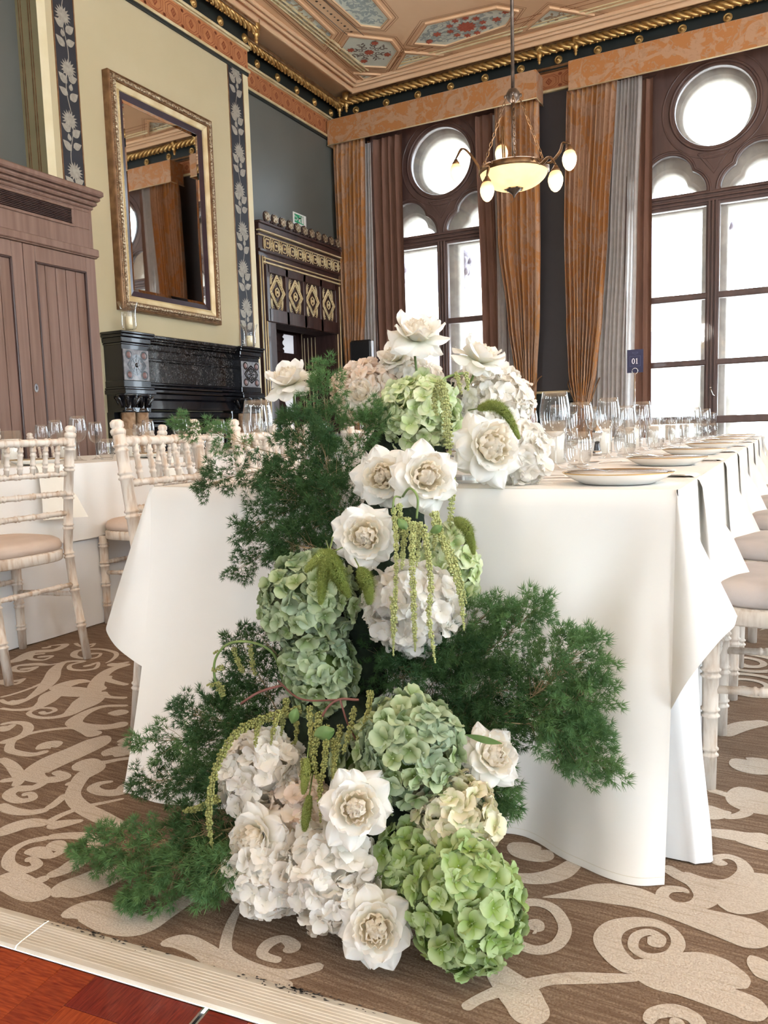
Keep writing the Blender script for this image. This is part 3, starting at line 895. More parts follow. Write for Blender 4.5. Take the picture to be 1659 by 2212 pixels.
class Print(MB):
    """flat painted ornament on a plane; fn(u, v, depth)"""
    def __init__(self, fn, d):
        super().__init__(); self.fn = fn; self.d0 = d; self.k = 0
    d = property(lambda self: self.d0 + self.k * 1.2e-5)
    def leaf(self, u, v, ang, L, W, k=6):
        pts = [(t / k * L, W * math.sin(PI * (t / k) ** .8)) for t in range(k + 1)] + [(t / k * L, -W * math.sin(PI * (t / k) ** .8)) for t in range(k - 1, 0, -1)]
        ca, sa = math.cos(ang), math.sin(ang); self.k += 1
        self.add([self.fn(u + a * ca - b * sa, v + a * sa + b * ca, self.d) for a, b in pts], [tuple(range(len(pts)))])
    def flower(self, u, v, r, k=8):
        for i in range(k):
            self.leaf(u, v, 2 * PI * i / k, r, r * .28, 5)
    def curl(self, u, v, r, a0, d=1, w=.008, turns=1.2):
        n = 16; pv = []
        for i in range(n + 1):
            t = i / n
            a = a0 + d * turns * 2 * PI * t
            rr = r * (1 - .8 * t)
            pv.append((u + rr * math.cos(a), v + rr * math.sin(a), w * (1 - .5 * t)))
        self.k += 1
        for i in range(n):
            a, b = pv[i], pv[i + 1]
            dx, dy = b[0] - a[0], b[1] - a[1]
            L = math.hypot(dx, dy) or 1
            nx, ny = -dy / L, dx / L
            self.add([self.fn(a[0] + nx * a[2], a[1] + ny * a[2], self.d), self.fn(a[0] - nx * a[2], a[1] - ny * a[2], self.d), self.fn(b[0] - nx * b[2], b[1] - ny * b[2], self.d), self.fn(b[0] + nx * b[2], b[1] + ny * b[2], self.d)], [(0, 1, 2, 3)])
def inside(poly, u, v):
    s = None
    for i in range(len(poly)):
        a, b = poly[i], poly[(i + 1) % len(poly)]
        c = (b[0] - a[0]) * (v - a[1]) - (b[1] - a[1]) * (u - a[0])
        if s is None: s = c > 0
        elif (c > 0) != s: return False
    return True
def xy(*ps): return [(p[0], p[1]) for p in ps]
def ceiling_panel(poly, style, seed):
    """raised frame, sunken pale ground, printed flowers"""
    q = random.Random(seed)
    mb = MB(); mb.prism(poly, ceil_pt, 0.0, .004)
    p = build(mb, 'ceiling_panel', 'panel_blue', ceiling)
    mb = MB()
    out = shrink(poly, -.035)
    n = len(poly)
    for i in range(n):
        j = (i + 1) % n
        mb.add([ceil_pt(*poly[i], .002), ceil_pt(*poly[j], .002), ceil_pt(*poly[j], .022), ceil_pt(*poly[i], .022), ceil_pt(*out[i], .022), ceil_pt(*out[j], .022), ceil_pt(*out[j], .0), ceil_pt(*out[i], .0)], [(0, 1, 2, 3), (3, 2, 5, 4), (4, 5, 6, 7)])
    build(mb, 'panel_frame', 'ceiling_paint', p)
    mb = MB()
    outline(mb, shrink(poly, -.012), .006, ceil_pt, .0235); outline(mb, shrink(poly, -.08), .008, ceil_pt, .003); outline(mb, shrink(poly, -.105), .005, ceil_pt, .003)
    build(mb, 'painted_outline', 'ceiling_line', p)
    cu = sum(a for a, b in poly) / n; cv = sum(b for a, b in poly) / n
    R = min(math.hypot(a - cu, b - cv) for a, b in poly)
    small = shrink(poly, .045)
    A = Print(ceil_pt, .005); B = Print(ceil_pt, .0105)
    if style == 'octagon':
        B.flower(cu, cv, R * .2, 10)
        for i in range(4):
            a = PI / 4 + i * PI / 2
            B.flower(cu + R * .68 * math.cos(a), cv + R * .68 * math.sin(a), R * .16, 7)
        for i in range(8):
            a = i * PI / 4
            A.curl(cu + R * .33 * math.cos(a), cv + R * .33 * math.sin(a), R * .12, a, 1 if i % 2 else -1, .009)
            for s in (-1, 1):
                A.leaf(cu + R * .42 * math.cos(a), cv + R * .42 * math.sin(a), a + s * .8, R * .2, R * .035)
                A.leaf(cu + R * .58 * math.cos(a), cv + R * .58 * math.sin(a), a + s * 1.0, R * .18, R * .03)
        for i in range(44):
            u, v = cu + q.uniform(-R, R), cv + q.uniform(-R, R)
            if inside(small, u, v) and math.hypot(u - cu, v - cv) > R * .3:
                A.leaf(u, v, q.uniform(0, 6.28), R * .09, R * .028)
        stuff(build(A, 'painted_leaves', 'print_dark', p)); stuff(build(B, 'painted_blooms', 'print_red', p))
    else:
        us = [a for a, b in poly]; vs = [b for a, b in poly]
        num = 70 if style != 'corner' else 26
        for i in range(num * 3):
            u, v = q.uniform(min(us), max(us)), q.uniform(min(vs), max(vs))
            if not inside(small, u, v): continue
            if i % 5 == 0: A.curl(u, v, .05, q.uniform(0, 6.28), q.choice((-1, 1)), .007)
            else: A.leaf(u, v, q.uniform(0, 6.28), q.uniform(.05, .10), q.uniform(.012, .022))
        if style == 'rose':
            B.flower(cu, cv, .12, 12)
            for i in range(10):
                a = i * PI / 5
                B.flower(cu + .2 * math.cos(a), cv + .2 * math.sin(a), .05, 6)
            for s in (-1, 1):
                B.flower(cu + s * .36, cv + s * .02, .06, 6); B.flower(cu + s * .5, cv - s * .08, .05, 6); B.flower(cu + s * .52, cv + .1, .045, 6)
            stuff(build(B, 'painted_blooms', 'print_red', p))
        elif style == 'scroll':
            v = min(vs) + .1
            while v < max(vs) - .1:
                B.flower(cu + q.uniform(-.05, .05), v, .055, 7); v += .2
            stuff(build(B, 'painted_blooms', 'print_grey_blue', p))
        stuff(build(A, 'painted_leaves', 'print_brown' if style in ('scroll', 'corner') else 'print_grey_blue', p))
ceiling_panel(xy((-4.6977, 8.4331, 5.5200), (-4.3463, 8.7841, 5.5200), (-4.3769, 9.0432, 5.5200), (-4.6889, 9.3501, 5.5200), (-5.0276, 9.0855, 5.5200), (-5.0049, 8.7044, 5.5200)), 'octagon', 1)
ceiling_panel(xy((-4.1136, 8.9761, 5.5200), (-3.8026, 8.6657, 5.5200), (-3.0040, 8.7539, 5.5200), (-2.8469, 8.9255, 5.5200), (-3.0280, 9.1416, 5.5200), (-3.8099, 9.2248, 5.5200)), 'rose', 2)
ceiling_panel(xy((-5.0067, 7.1740, 5.5200), (-4.8072, 7.2924, 5.5200), (-4.8512, 8.2787, 5.5200), (-5.0678, 8.4531, 5.5200)), 'scroll', 3)
ceiling_panel(xy((-4.4649, 7.4954, 5.5200), (-4.0873, 7.7194, 5.5200), (-4.1265, 8.3202, 5.5200), (-4.2919, 8.4440, 5.5200), (-4.4590, 8.2844, 5.5200)), 'plain', 4)
ceiling_panel(xy((-4.5786, 9.4469, 5.5200), (-4.3052, 9.1548, 5.5200), (-4.0100, 9.4026, 5.5200)), 'corner', 5)
ceiling_panel(xy((-2.8303, 9.3567, 5.5200), (-2.4837, 9.0752, 5.5200), (-2.1667, 9.4109, 5.5200)), 'corner', 6)
ceiling_panel(xy((-5.0934, 9.3455, 5.5200), (-4.9257, 9.4787, 5.5200), (-5.0977, 9.5149, 5.5200)), 'corner', 7)
# soffit mouldings round the edge of the ceiling
mb = MB()
for x in (-4.93, -4.98, -5.03): mb.box(x, 5.2, ZC - .03, x + .018, 9.3, ZC, .004)
build(mb, 'gilt_moulding', 'cream_gilt', ceiling)
mb = MB()
for x, y, h in ((-5.2, 9.50, .04), (-5.25, 9.54, .06), (-5.32, 9.6, .10)):
    mb.box(x - .03, -6, ZC - h, x, y, ZC, .006)
    mb.box(x - .03, y, ZC - h, 8, y + .03, ZC, .006)
build(mb, 'soffit_moulding', 'ceiling_paint', ceiling)
mb = MB()
for x in (-4.72, -4.56): mb.box(x, 7.3, ZC - .003, x + .008, 9.05, ZC)
for y in (7.3, 9.05): mb.box(-4.72, y, ZC - .003, -4.552, y + .008, ZC)
for i in range(22):
    y = 7.4 + i * .075
    mb.lathe([(0, .003), (.016 if i % 2 else .01, .003), (.016 if i % 2 else .01, 0)], 6, (-4.64, y, ZC - .003), cap=False)
build(mb, 'painted_border', 'print_dark', ceiling)
mb = MB()
for y, z in ((9.36, .02), (9.30, .012)):
    mb.box(-4.5, y, ZC - z, 8, y + .02, ZC, .004)
build(mb, 'gilt_line', 'cream_gilt', ceiling)
mb = MB()
for y in (9.12, 9.2): mb.box(-4.5, y, ZC - .003, 8, y + .008, ZC)
build(mb, 'painted_line', 'ceiling_line', ceiling)

# ---- cornice: frieze, dark band with bosses, gilt rope
def rope(mb, p0, p1, r=0.042, pitch=.105, drop=(0, 0, -1)):
    p0, p1 = Vector(p0), Vector(p1)
    d = (p1 - p0).normalized(); X = d.orthogonal().normalized(); Y = d.cross(X)
    L = (p1 - p0).length
    n = int(L / pitch * 9)
    for s in range(3):
        pts = []
        for i in range(n + 1):
            t = i / n * L
            a = 2 * PI * (t / (pitch * 2.2) + s / 3)
            pts.append(p0 + d * t + X * (r * .55 * math.cos(a)) + Y * (r * .55 * math.sin(a)))
        mb.tube(pts, r * .52, 5)
    m = int(L / pitch * 1.5)
    for i in range(m):
        mb.ico(p0 + d * (i + .5) * L / m + Vector((0, 0, -r * .95)), r * .3, 0)
def boss_mesh(axis):
    mb = MB()
    mb.lathe([(.048, 0), (.05, .012), (.042, .02), (.036, .012), (.028, .014), (.022, .03), (.01, .036), (0, .037)], 14, axis=axis)
    return mb.mesh('boss', 'gold')
def bracket(mb, c, out):
    x, y, z = c
    mb.lathe([(0, -.13), (.012, -.12), (.02, -.10), (.012, -.09), (.028, -.075), (.018, -.06), (.036, -.04), (.04, -.01), (.03, 0), (.045, .02), (.05, .06), (.055, .12)], 10, c)
def frieze_print(mb, fn, u0, u1, v0, v1, p=.25):
    n = max(1, int(round((u1 - u0) / p)))
    p = (u1 - u0) / n
    h = v1 - v0
    for i in range(n):
        c = u0 + (i + .5) * p; m = (v0 + v1) / 2
        def oc(sx, sy): return [(c - sx, m - sy * .5), (c - sx * .5, m - sy), (c + sx * .5, m - sy), (c + sx, m - sy * .5), (c + sx, m + sy * .5), (c + sx * .5, m + sy), (c - sx * .5, m + sy), (c - sx, m + sy * .5)]
        outline(mb, oc(p * .44, h * .42), .006, fn, .001); outline(mb, oc(p * .33, h * .34), .006, fn, .001)
        outline(mb, [(c - p * .15, m), (c, m - h * .24), (c + p * .15, m), (c, m + h * .24)], .014, fn, .001)
        for k in range(4):
            a = k * PI / 2 + PI / 4
            du, dv = p * .47 * (1 if math.cos(a) > 0 else -1), h * .36 * (1 if math.sin(a) > 0 else -1)
            mb.add([fn(c + du - .02, m + dv, .001), fn(c + du, m + dv - .02, .001), fn(c + du + .02, m + dv, .001), fn(c + du, m + dv + .02, .001)], [(0, 1, 2, 3)])
        mb.add([fn(c - .012, m, .0012), fn(c, m - .02, .0012), fn(c + .012, m, .0012), fn(c, m + .02, .0012)], [(0, 1, 2, 3)])
bx, by = boss_mesh((1, 0, 0)), boss_mesh((0, -1, 0))
def cornice_left(name, x, y0, y1, boss_ys):
    mb = MB(); mb.box(x - .03 if x < -5.6 else XR, y0, 5.2, x + .03, y1, 5.44)
    T = struct(mb, name, 'band_black_green')
    mb = MB(); mb.box(x, y0, 4.945, x + .012, y1, 5.16)
    f = build(mb, 'frieze', 'frieze_orange', T)
    mb = MB(); frieze_print(mb, lambda u, v, d: (x + .012 + d, u, v), y0 + .03, y1 - .03, 4.95, 5.155)
    stuff(build(mb, 'frieze_pattern', 'frieze_line', f))
    for z, h, o in ((4.92, .028, .035), (5.16, .012, .03), (5.178, .026, .05)):
        mb = MB(); mb.box(x, y0, z, x + o, y1 + (.02 if x > -5.6 else 0), z + h, .006)
        build(mb, 'moulding', 'cream_gilt', T)
    mb = MB(); mb.box(x, y0, 4.885, x + .022, y1, 4.92, .004)
    build(mb, 'picture_rail', 'band_black_green', T)
    mb = MB(); rope(mb, (x + .13, y0, 5.345), (x + .13, y1, 5.345))
    build(mb, 'rope_moulding', 'gold', T)
    mb = MB(); mb.box(x, y0, 5.385, x + .16, y1, 5.43, .008)
    build(mb, 'rope_fillet', 'gold_dark', T)
    for y in boss_ys:
        link('boss', bx, T).location = (x + .03, y, 5.262)
    mb = MB(); bracket(mb, (x + .13, y1 + (.02 if x > -5.6 else -.06), 5.34), 1)
    build(mb, 'bracket', 'gold', T)
cornice_left('trim_3', XB, 4.6, 7.49, [7.42 - .42 * i for i in range(7)])
cornice_left('trim_4', XR, 7.49, 9.80, [7.98 + .42 * i for i in range(5)])
mb = MB(); mb.box(-5.75, YW - .05, 5.2, 8, YW - .0005, 5.44)
T = struct(mb, 'trim_5', 'band_black_green')
mb = MB(); mb.box(-5.75, YW - .018, 4.99, 8, YW - .0005, 5.19)
f = build(mb, 'frieze', 'frieze_orange', T)
mb = MB(); frieze_print(mb, lambda u, v, d: (u, YW - .018 - d, v), -2.87, -2.31, 5.0, 5.18, .28)
stuff(build(mb, 'frieze_pattern', 'frieze_line', f))
for z, h, o, m in ((4.96, .03, .045, 'cream_gilt'), (5.19, .02, .05, 'gold_dark'), (5.215, .03, .07, 'gold_dark')):
    mb = MB(); mb.box(-5.75, YW - o, z, 8, YW - .0005, z + h, .006)
    build(mb, 'moulding', m, T)
mb = MB(); rope(mb, (-5.6, YW - .18, 5.385), (7, YW - .18, 5.385), .05, .12)
build(mb, 'rope_moulding', 'gold', T)
mb = MB(); mb.box(-5.7, YW - .2, 5.43, 8, YW - .0005, 5.47, .008)
build(mb, 'rope_fillet', 'gold_dark', T)
for i in range(22):
    link('boss', by, T).location = (-5.42 + .47 * i, YW - .05, 5.30)
for x in (-5.5, -2.80, -2.36, .8):
    mb = MB(); bracket(mb, (x, YW - .18, 5.37), 1)
    build(mb, 'bracket', 'gold', T)

# ---- windows: moulded wooden tracery, glass, stone tracery and columns behind
def poly_curve_mesh(name, outlines, extrude, bevel, m):
    cu = bpy.data.curves.new(name, 'CURVE')
    cu.dimensions = '2D'; cu.fill_mode = 'BOTH'; cu.extrude = extrude; cu.bevel_depth = bevel; cu.bevel_resolution = 1
    for pts in outlines:
        s = cu.splines.new('POLY'); s.points.add(len(pts) - 1); s.use_cyclic_u = True
        for p, q_ in zip(s.points, pts): p.co = (q_[0], q_[1], 0, 1)
    tmp = bpy.data.objects.new(name, cu); COL.objects.link(tmp)
    dg = bpy.context.evaluated_depsgraph_get()
    me = bpy.data.meshes.new_from_object(tmp.evaluated_get(dg))
    bpy.data.objects.remove(tmp); bpy.data.curves.remove(cu)
    me.materials.clear(); me.materials.append(MATS[m])
    me.transform(Matrix.Rotation(PI / 2, 4, 'X'))      # drawn in (x, z)
    return me
def arc(cx, cz, r, a0, a1, n=14):
    return [(cx + r * math.cos(a0 + (a1 - a0) * i / n), cz + r * math.sin(a0 + (a1 - a0) * i / n)) for i in range(n + 1)]
def trefoil(cx, k=1.0, z0=3.51):
    def P(x, z): return (cx + x * k, z0 + (z - 3.51) * k)
    right = []
    a1 = math.atan2(.246, .11)
    for i in range(9):
        a = -.08 + (a1 + .08) * i / 8
        right.append(P(.16 + .262 * math.cos(a), 3.53 + .262 * math.sin(a)))
    t0 = math.atan2(.076, .27)
    top = []
    for i in range(17):
        a = t0 + (PI - 2 * t0) * i / 16
        top.append(P(.28 * math.cos(a), 3.70 + .28 * math.sin(a)))
    left = [(2 * cx - x, z) for x, z in reversed(right)]
    return right + top[1:-1] + left
def rect(x0, z0, x1, z1): return [(x0, z0), (x1, z0), (x1, z1), (x0, z1)]
ROWS = ((.12, .885), (.945, 1.56), (1.60, 2.32), (2.365, 3.37))
frame_holes = [arc(0, 4.43, .44, 0, 2 * PI, 48)[:-1]]
for s in (-1, 1):
    frame_holes.append(trefoil(s * .485))
    frame_holes += [rect(s * .485 - .425, a, s * .485 + .425, b) for a, b in ROWS]
frame_me = poly_curve_mesh('window_frame', [rect(-HW, .02, HW, 5.0)] + frame_holes, .035, .014, 'window_wood')
stone_holes = [arc(0, 4.43, .405, 0, 2 * PI, 40)[:-1]] + [trefoil(s * .5, .88, 3.47) for s in (-1, 1)] + [rect(s * .5 - .41, -.2, s * .5 + .41, 3.42) for s in (-1, 1)]
stone_me = poly_curve_mesh('stone_tracery', [rect(-1.25, -.3, 1.25, 5.6)] + stone_holes, .09, .05, 'stone_pale')
mbm = MB()
def ring2(pts, r, y):
    mbm.tube([(x, y, z) for x, z in pts] + [(pts[0][0], y, pts[0][1])], r, 6, cap=False)
ring2(arc(0, 4.43, .475, 0, 2 * PI, 40)[:-1], .017, -.05)
ring2(arc(0, 4.43, .56, 0, 2 * PI, 40)[:-1], .012, -.045)
for s in (-1, 1):
    ring2(trefoil(s * .485, 1.075, 3.5), .014, -.048)
    for tri in ([(s * .92, 4.9), (s * .62, 4.9), (s * .90, 4.62)], [(s * .92, 4.5), (s * .66, 4.33), (s * .70, 4.12), (s * .92, 4.02)]):
        ring2(tri, .012, -.045); ring2([(x * .97 + s * .025, z * .97 + .135) for x, z in tri], .007, -.045)
ring2([(-.17, 3.93), (.17, 3.93), (0, 3.70)], .012, -.045); ring2([(-.11, 3.905), (.11, 3.905), (0, 3.745)], .008, -.045)
for z in (3.40, 3.44, 3.49): mbm.box(-.95, -.075, z - .012, .95, -.03, z + .012, .005)
for x in (-.04, 0, .04): mbm.box(x - .013, -.075, .1, x + .013, -.03, 3.4, .005)
mould_me = mbm.mesh('moulding', 'window_wood')
pane_mes = []
def pane(fn):
    m_ = MB(); fn(m_); pane_mes.append(m_.mesh('pane', 'window_glass'))
for s in (-1, 1):
    for a, b in ROWS: pane(lambda m_, s=s, a=a, b=b: m_.box(s * .485 - .43, -.003, a - .005, s * .485 + .43, .003, b + .005))
    pane(lambda m_, s=s: m_.prism(trefoil(s * .485, 1.01), lambda u, v, d: (u, d, v), -.003, .003))
pane(lambda m_: m_.prism(arc(0, 4.43, .445, 0, 2 * PI, 40)[:-1], lambda u, v, d: (u, d, v), -.003, .003))
mbc = MB()
for x in (0, -1.02, 1.02):
    mbc.lathe([(.075, 1.62), (.07, 1.7), (.066, 2.85), (.09, 2.87), (.09, 2.92), (.07, 2.94), (.10, 3.05), (.13, 3.20), (.17, 3.30), (.17, 3.42)], 14, (x, 0, 0))
    for i in range(8):
        a = 2 * PI * i / 8
        mbc.ico((x + .14 * math.cos(a), .14 * math.sin(a), 3.24), (.045, .045, .055), 1)
        mbc.ico((x + .11 * math.cos(a + .4), .11 * math.sin(a + .4), 3.09), (.035, .035, .05), 1)
shaft_me = mbc.mesh('stone_column', 'stone_shaft')
mbb = MB()
mbb.lathe([(.25, -.3), (.25, 1.14), (.235, 1.22), (.20, 1.26), (.20, 1.30), (.19, 1.36), (.14, 1.42), (.10, 1.46), (.085, 1.5), (.10, 1.56), (.075, 1.62)], 18, (0, 0, 0))
base_me = mbb.mesh('column_base', 'stone_pale')
mbh = MB()
mbh.lathe([(.012, 0), (.014, .006), (.008, .012)], 10, (0, -.085, 1.28), (0, -1, 0))
mbh.tube([(0, -.097, 1.28), (.01, -.105, 1.25), (.03, -.105, 1.2), (.045, -.10, 1.185)], [.007, .006, .005, .006], 6)
handle_me = mbh.mesh('window_handle', 'chrome')
for k, c in enumerate(WIN):
    W = group_root('window_%d' % (k + 1))
    W.location = (c, YW + .06, 0)
    link('window_frame', frame_me, W); link('moulding', mould_me, W)
    for pm in pane_mes: link('pane', pm, W)
    link('window_handle', handle_me, W)
    st = link('stone_tracery', stone_me, W); st.location = (0, .30, 0)
    cl = link('stone_column', shaft_me, W); cl.location = (0, .62, 0)
    cb = link('column_base', base_me, W); cb.location = (0, .62, 0)
    mb = MB(); mb.box(-HW, -.2, -.001, -HW + .03, .08, 5.0, .004); mb.box(HW - .03, -.2, -.001, HW, .08, 5.0, .004)
    link('reveal', mb.mesh('reveal', 'window_wood'), W)

# ---- outside: terrace and the wing across the court, both far brighter than the room
mb = MB(); mb.box(-40, YW + .2, -.5, 40, 60, -.32)
terrace = struct(mb, 'ground', 'terrace_stone')
mb = MB()
FY = 34.0
mb.box(-40, FY, -.4, -4.5, FY + 1, 19)
fac = build(mb, 'wing_wall', 'facade_cream')
tag(fac, 'pale stone and brick wing seen through the windows across the court', 'building')
mb = MB()
for r in range(3):
    for i in range(15):
        x = -38 + i * 2.3; z = 1.6 + r * 5.6
        mb.prism([(x, z), (x + 1.2, z), (x + 1.2, z + 2.4)] + arc(x + .6, z + 2.4, .6, 0, PI, 8)[1:] , lambda u, v, d: (u, FY - .02 - d, v), 0, .02)
build(mb, 'arched_windows', 'stone_shaft', fac)
mb = MB()
for r in range(3):
    for i in range(15):
        x = -38 + i * 2.3; z = 4.0 + r * 5.6
        for k in range(7):
            a0, a1 = PI * k / 7 + .03, PI * (k + 1) / 7 - .03
            if k % 2 == 0:
                mb.prism(arc(x + .6, z, .68, a0, a1, 3) + arc(x + .6, z, 1.0, a1, a0, 3), lambda u, v, d: (u, FY - d, v), 0, .06)
    mb.box(-40, FY - .12, 6.1 + r * 5.6 - .1, -4.5, FY, 6.1 + r * 5.6 + .12)
stuff(build(mb, 'brick_bands', 'brick_pale', fac))

# ================================================================ LEFT WALL FURNITURE
# ---- panelled cabinet in the far left corner
CX = -5.20
CT = thing('panelled_cabinet', 'tall brown panelled cupboard with a louvred vent at the far left wall', 'cabinet', (CX, 4.0, 0))
zc_top, zf_b, zd_t = 2.9357, 2.4689, 2.4078
yR = 4.83
yL = 2.6
mb = MB(); mb.box(XR + .002, yL, 0, CX - .02, yR - .005, zc_top - .02)
build(mb, 'carcass', 'cabinet_wood', CT)
mb = MB()
for o, z0, z1 in ((.10, -.05, 0), (.075, -.085, -.05), (.05, -.12, -.085), (.02, -.15, -.12)):
    mb.box(-5.48, yL, zc_top + z0, CX + o, yR + o * .6, zc_top + z1, .012)
build(mb, 'cornice', 'cabinet_wood', CT)
gy1, gz0, gz1 = 4.6174, 2.6332, 2.7515
mb = MB()
mb.box(CX - .02, yL, zf_b, CX, yR - .03, gz0 - .01, .004); mb.box(CX - .02, yL, gz1 + .01, CX, yR - .03, zc_top - .14, .004); mb.box(CX - .02, gy1 + .01, gz0 - .01, CX, yR - .03, gz1 + .01, .004)
build(mb, 'fascia', 'cabinet_wood', CT)
mb = MB(); mb.box(CX - .02, yR - .03, zf_b, CX + .004, yR, zc_top - .14, .008)
build(mb, 'corner_post', 'cabinet_wood', CT)
mb = MB()
mb.box(CX - .004, yL, gz1 - .002, CX + .014, gy1 + .02, gz1 + .02, .005); mb.box(CX - .004, yL, gz0 - .02, CX + .014, gy1 + .02, gz0 + .002, .005); mb.box(CX - .004, gy1, gz0, CX + .014, gy1 + .02, gz1, .005)
vent = build(mb, 'vent_frame', 'cabinet_wood', CT)
mb = MB(); mb.box(CX - .03, yL, gz0, CX - .021, gy1, gz1)
build(mb, 'vent_back', 'joint_black', vent)
ns = 9
for i in range(ns):
    z = gz0 + (i + .5) * (gz1 - gz0) / ns
    mb = MB(); mb.prism([(-.014, z + .004), (.004, z - .006), (.004, z - .001), (-.014, z + .009)], lambda u, v, d: (CX + u, d, v), yL, gy1)
    build(mb, 'slat', 'dark_wood', vent)
mb = MB(); mb.box(CX - .02, yL, zd_t, CX + .03, yR + .03, zf_b, .006); mb.box(CX - .02, yL, zd_t - .012, CX + .018, yR + .02, zd_t, .004)
build(mb, 'mid_rail', 'cabinet_wood', CT)
yS = 4.1335
for d, (ya, yb) in enumerate(((yS - (yR - yS), yS - .003), (yS + .003, yR))):
    D = MB()
    st = .10
    z0, z1 = .08, zd_t - .015
    D.box(CX - .02, ya, z0, CX + .006, ya + st, z1, .004); D.box(CX - .02, yb - st, z0, CX + .006, yb, z1, .004)
    D.box(CX - .02, ya + st, z1 - .12, CX + .006, yb - st, z1, .004); D.box(CX - .02, ya + st, z0, CX + .006, yb - st, z0 + .15, .004)
    dr = build(D, 'door', 'cabinet_wood', CT)
    M = MB()
    for yy in (ya + st, yb - st - .014): M.box(CX - .015, yy, z0 + .15, CX + .012, yy + .014, z1 - .12, .004)
    M.box(CX - .015, ya + st, z1 - .134, CX + .012, yb - st, z1 - .12, .004)
    build(M, 'bead_moulding', 'dark_wood', dr)
    nb = 5
    for i in range(nb):
        y0 = ya + st + (yb - ya - 2 * st) * i / nb; y1 = ya + st + (yb - ya - 2 * st) * (i + 1) / nb
        B = MB(); B.box(CX - .03, y0 + .003, z0 + .14, CX - .010, y1 - .003, z1 - .11, .004); B.box(CX - .03, y0 + .010, z0 + .14, CX - .0085, y0 + .018, z1 - .11, .002)
        build(B, 'board', 'cabinet_wood', dr)
    if d == 1:
        K = MB(); ky, kz = 4.1589, 1.3046
        K.prism([(ky + .018 * math.cos(a) , kz + .034 * math.sin(a)) for a in [2 * PI * i / 14 for i in range(14)]], lambda u, v, dd: (CX + .006 + dd, u, v), 0, .004)
        es = build(K, 'keyhole_plate', 'steel', dr)
        K = MB(); K.prism([(ky - .004, kz - .014), (ky + .004, kz - .014), (ky + .003, kz), (ky + .006, kz + .008), (ky, kz + .014), (ky - .006, kz + .008), (ky - .003, kz)], lambda u, v, dd: (CX + .010 + dd, u, v), 0, .001)
        build(K, 'keyhole', 'joint_black', dr)

# ---- gilt mirror above the fireplace
MX = -5.42
my0, my1 = 5.3303, 6.7310
mz1, mz0 = (4.1552 + 4.1567) / 2, (2.0745 + 2.0637) / 2
MT = thing('wall_mirror', 'large gilt framed rectangular mirror hanging over the black fireplace', 'mirror', (MX, (my0 + my1) / 2, mz0))
def frame_sweep(mb, prof):
    """prof: (inset, x) profile swept round the rectangle"""
    rings = []
    for ins, x in prof:
        rings.append([(x, my0 + ins, mz0 + ins), (x, my1 - ins, mz0 + ins), (x, my1 - ins, mz1 - ins), (x, my0 + ins, mz1 - ins)])
    v = [p for r in rings for p in r]
    f = []
    for k in range(len(rings) - 1):
        for i in range(4):
            j = (i + 1) % 4
            f.append((k * 4 + i, k * 4 + j, k * 4 + 4 + j, k * 4 + 4 + i))
    mb.add(v, f)
mb = MB(); frame_sweep(mb, [(0, XB + .001), (0, MX - .01), (.006, MX), (.014, MX + .004), (.022, MX - .006), (.03, MX - .004), (.05, MX + .012), (.075, MX + .004), (.08, MX - .012)])
build(mb, 'outer_frame', 'gold_dark', MT)
mb = MB(); frame_sweep(mb, [(.08, MX - .012), (.085, MX - .006), (.11, MX - .02), (.125, MX - .03), (.128, MX - .022), (.134, MX - .022), (.136, MX - .032)])
build(mb, 'inner_frame', 'cream_gilt', MT)
mb = MB(); frame_sweep(mb, [(.136, MX - .034), (.138, MX - .030), (.188, MX - .044), (.19, MX - .056)])
build(mb, 'dark_slip', 'mirror_slip', MT)
mb = MB(); mb.add([(MX - .055, my0 + .186, mz0 + .186), (MX - .055, my1 - .186, mz0 + .186), (MX - .055, my1 - .186, mz1 - .186), (MX - .055, my0 + .186, mz1 - .186)], [(0, 1, 2, 3)])
build(mb, 'mirror_glass', 'mirror_glass', MT)
mb = MB(); frame_sweep(mb, [(.188, MX - .05), (.215, MX - .0535)])
build(mb, 'bevel', 'mirror_glass', MT)
mb = MB()
q = random.Random(3)
def around(ins, step):
    out = []
    for (a, b, fx) in ((my0 + ins, my1 - ins, 'h'), (mz0 + ins, mz1 - ins, 'v')):
        n = int((b - a) / step)
        for i in range(n + 1):
            t = a + (b - a) * i / n
            if fx == 'h': out += [(t, mz0 + ins, 0), (t, mz1 - ins, 0)]
            else: out += [(my0 + ins, t, 1), (my1 - ins, t, 1)]
    return out
for y, z, vv in around(.052, .036):
    mb.ico((MX + .010, y, z), (.012, .016, .019) if vv else (.012, .019, .016), 1, .22, q)
    mb.ico((MX + .012, y + (0 if vv else .018), z + (.018 if vv else 0)), (.010, .020, .006) if vv else (.010, .006, .020), 0, .1, q)
for y, z, vv in around(.0285, .016): mb.ico((MX - .002, y, z), .0055, 0)
stuff(build(mb, 'leaf_ornament', 'gold_worn', MT))
mb = MB()
for y, z, vv in around(.131, .0135): mb.ico((MX - .020, y, z), .0048, 0)
stuff(build(mb, 'bead_row', 'cream_gilt', MT))

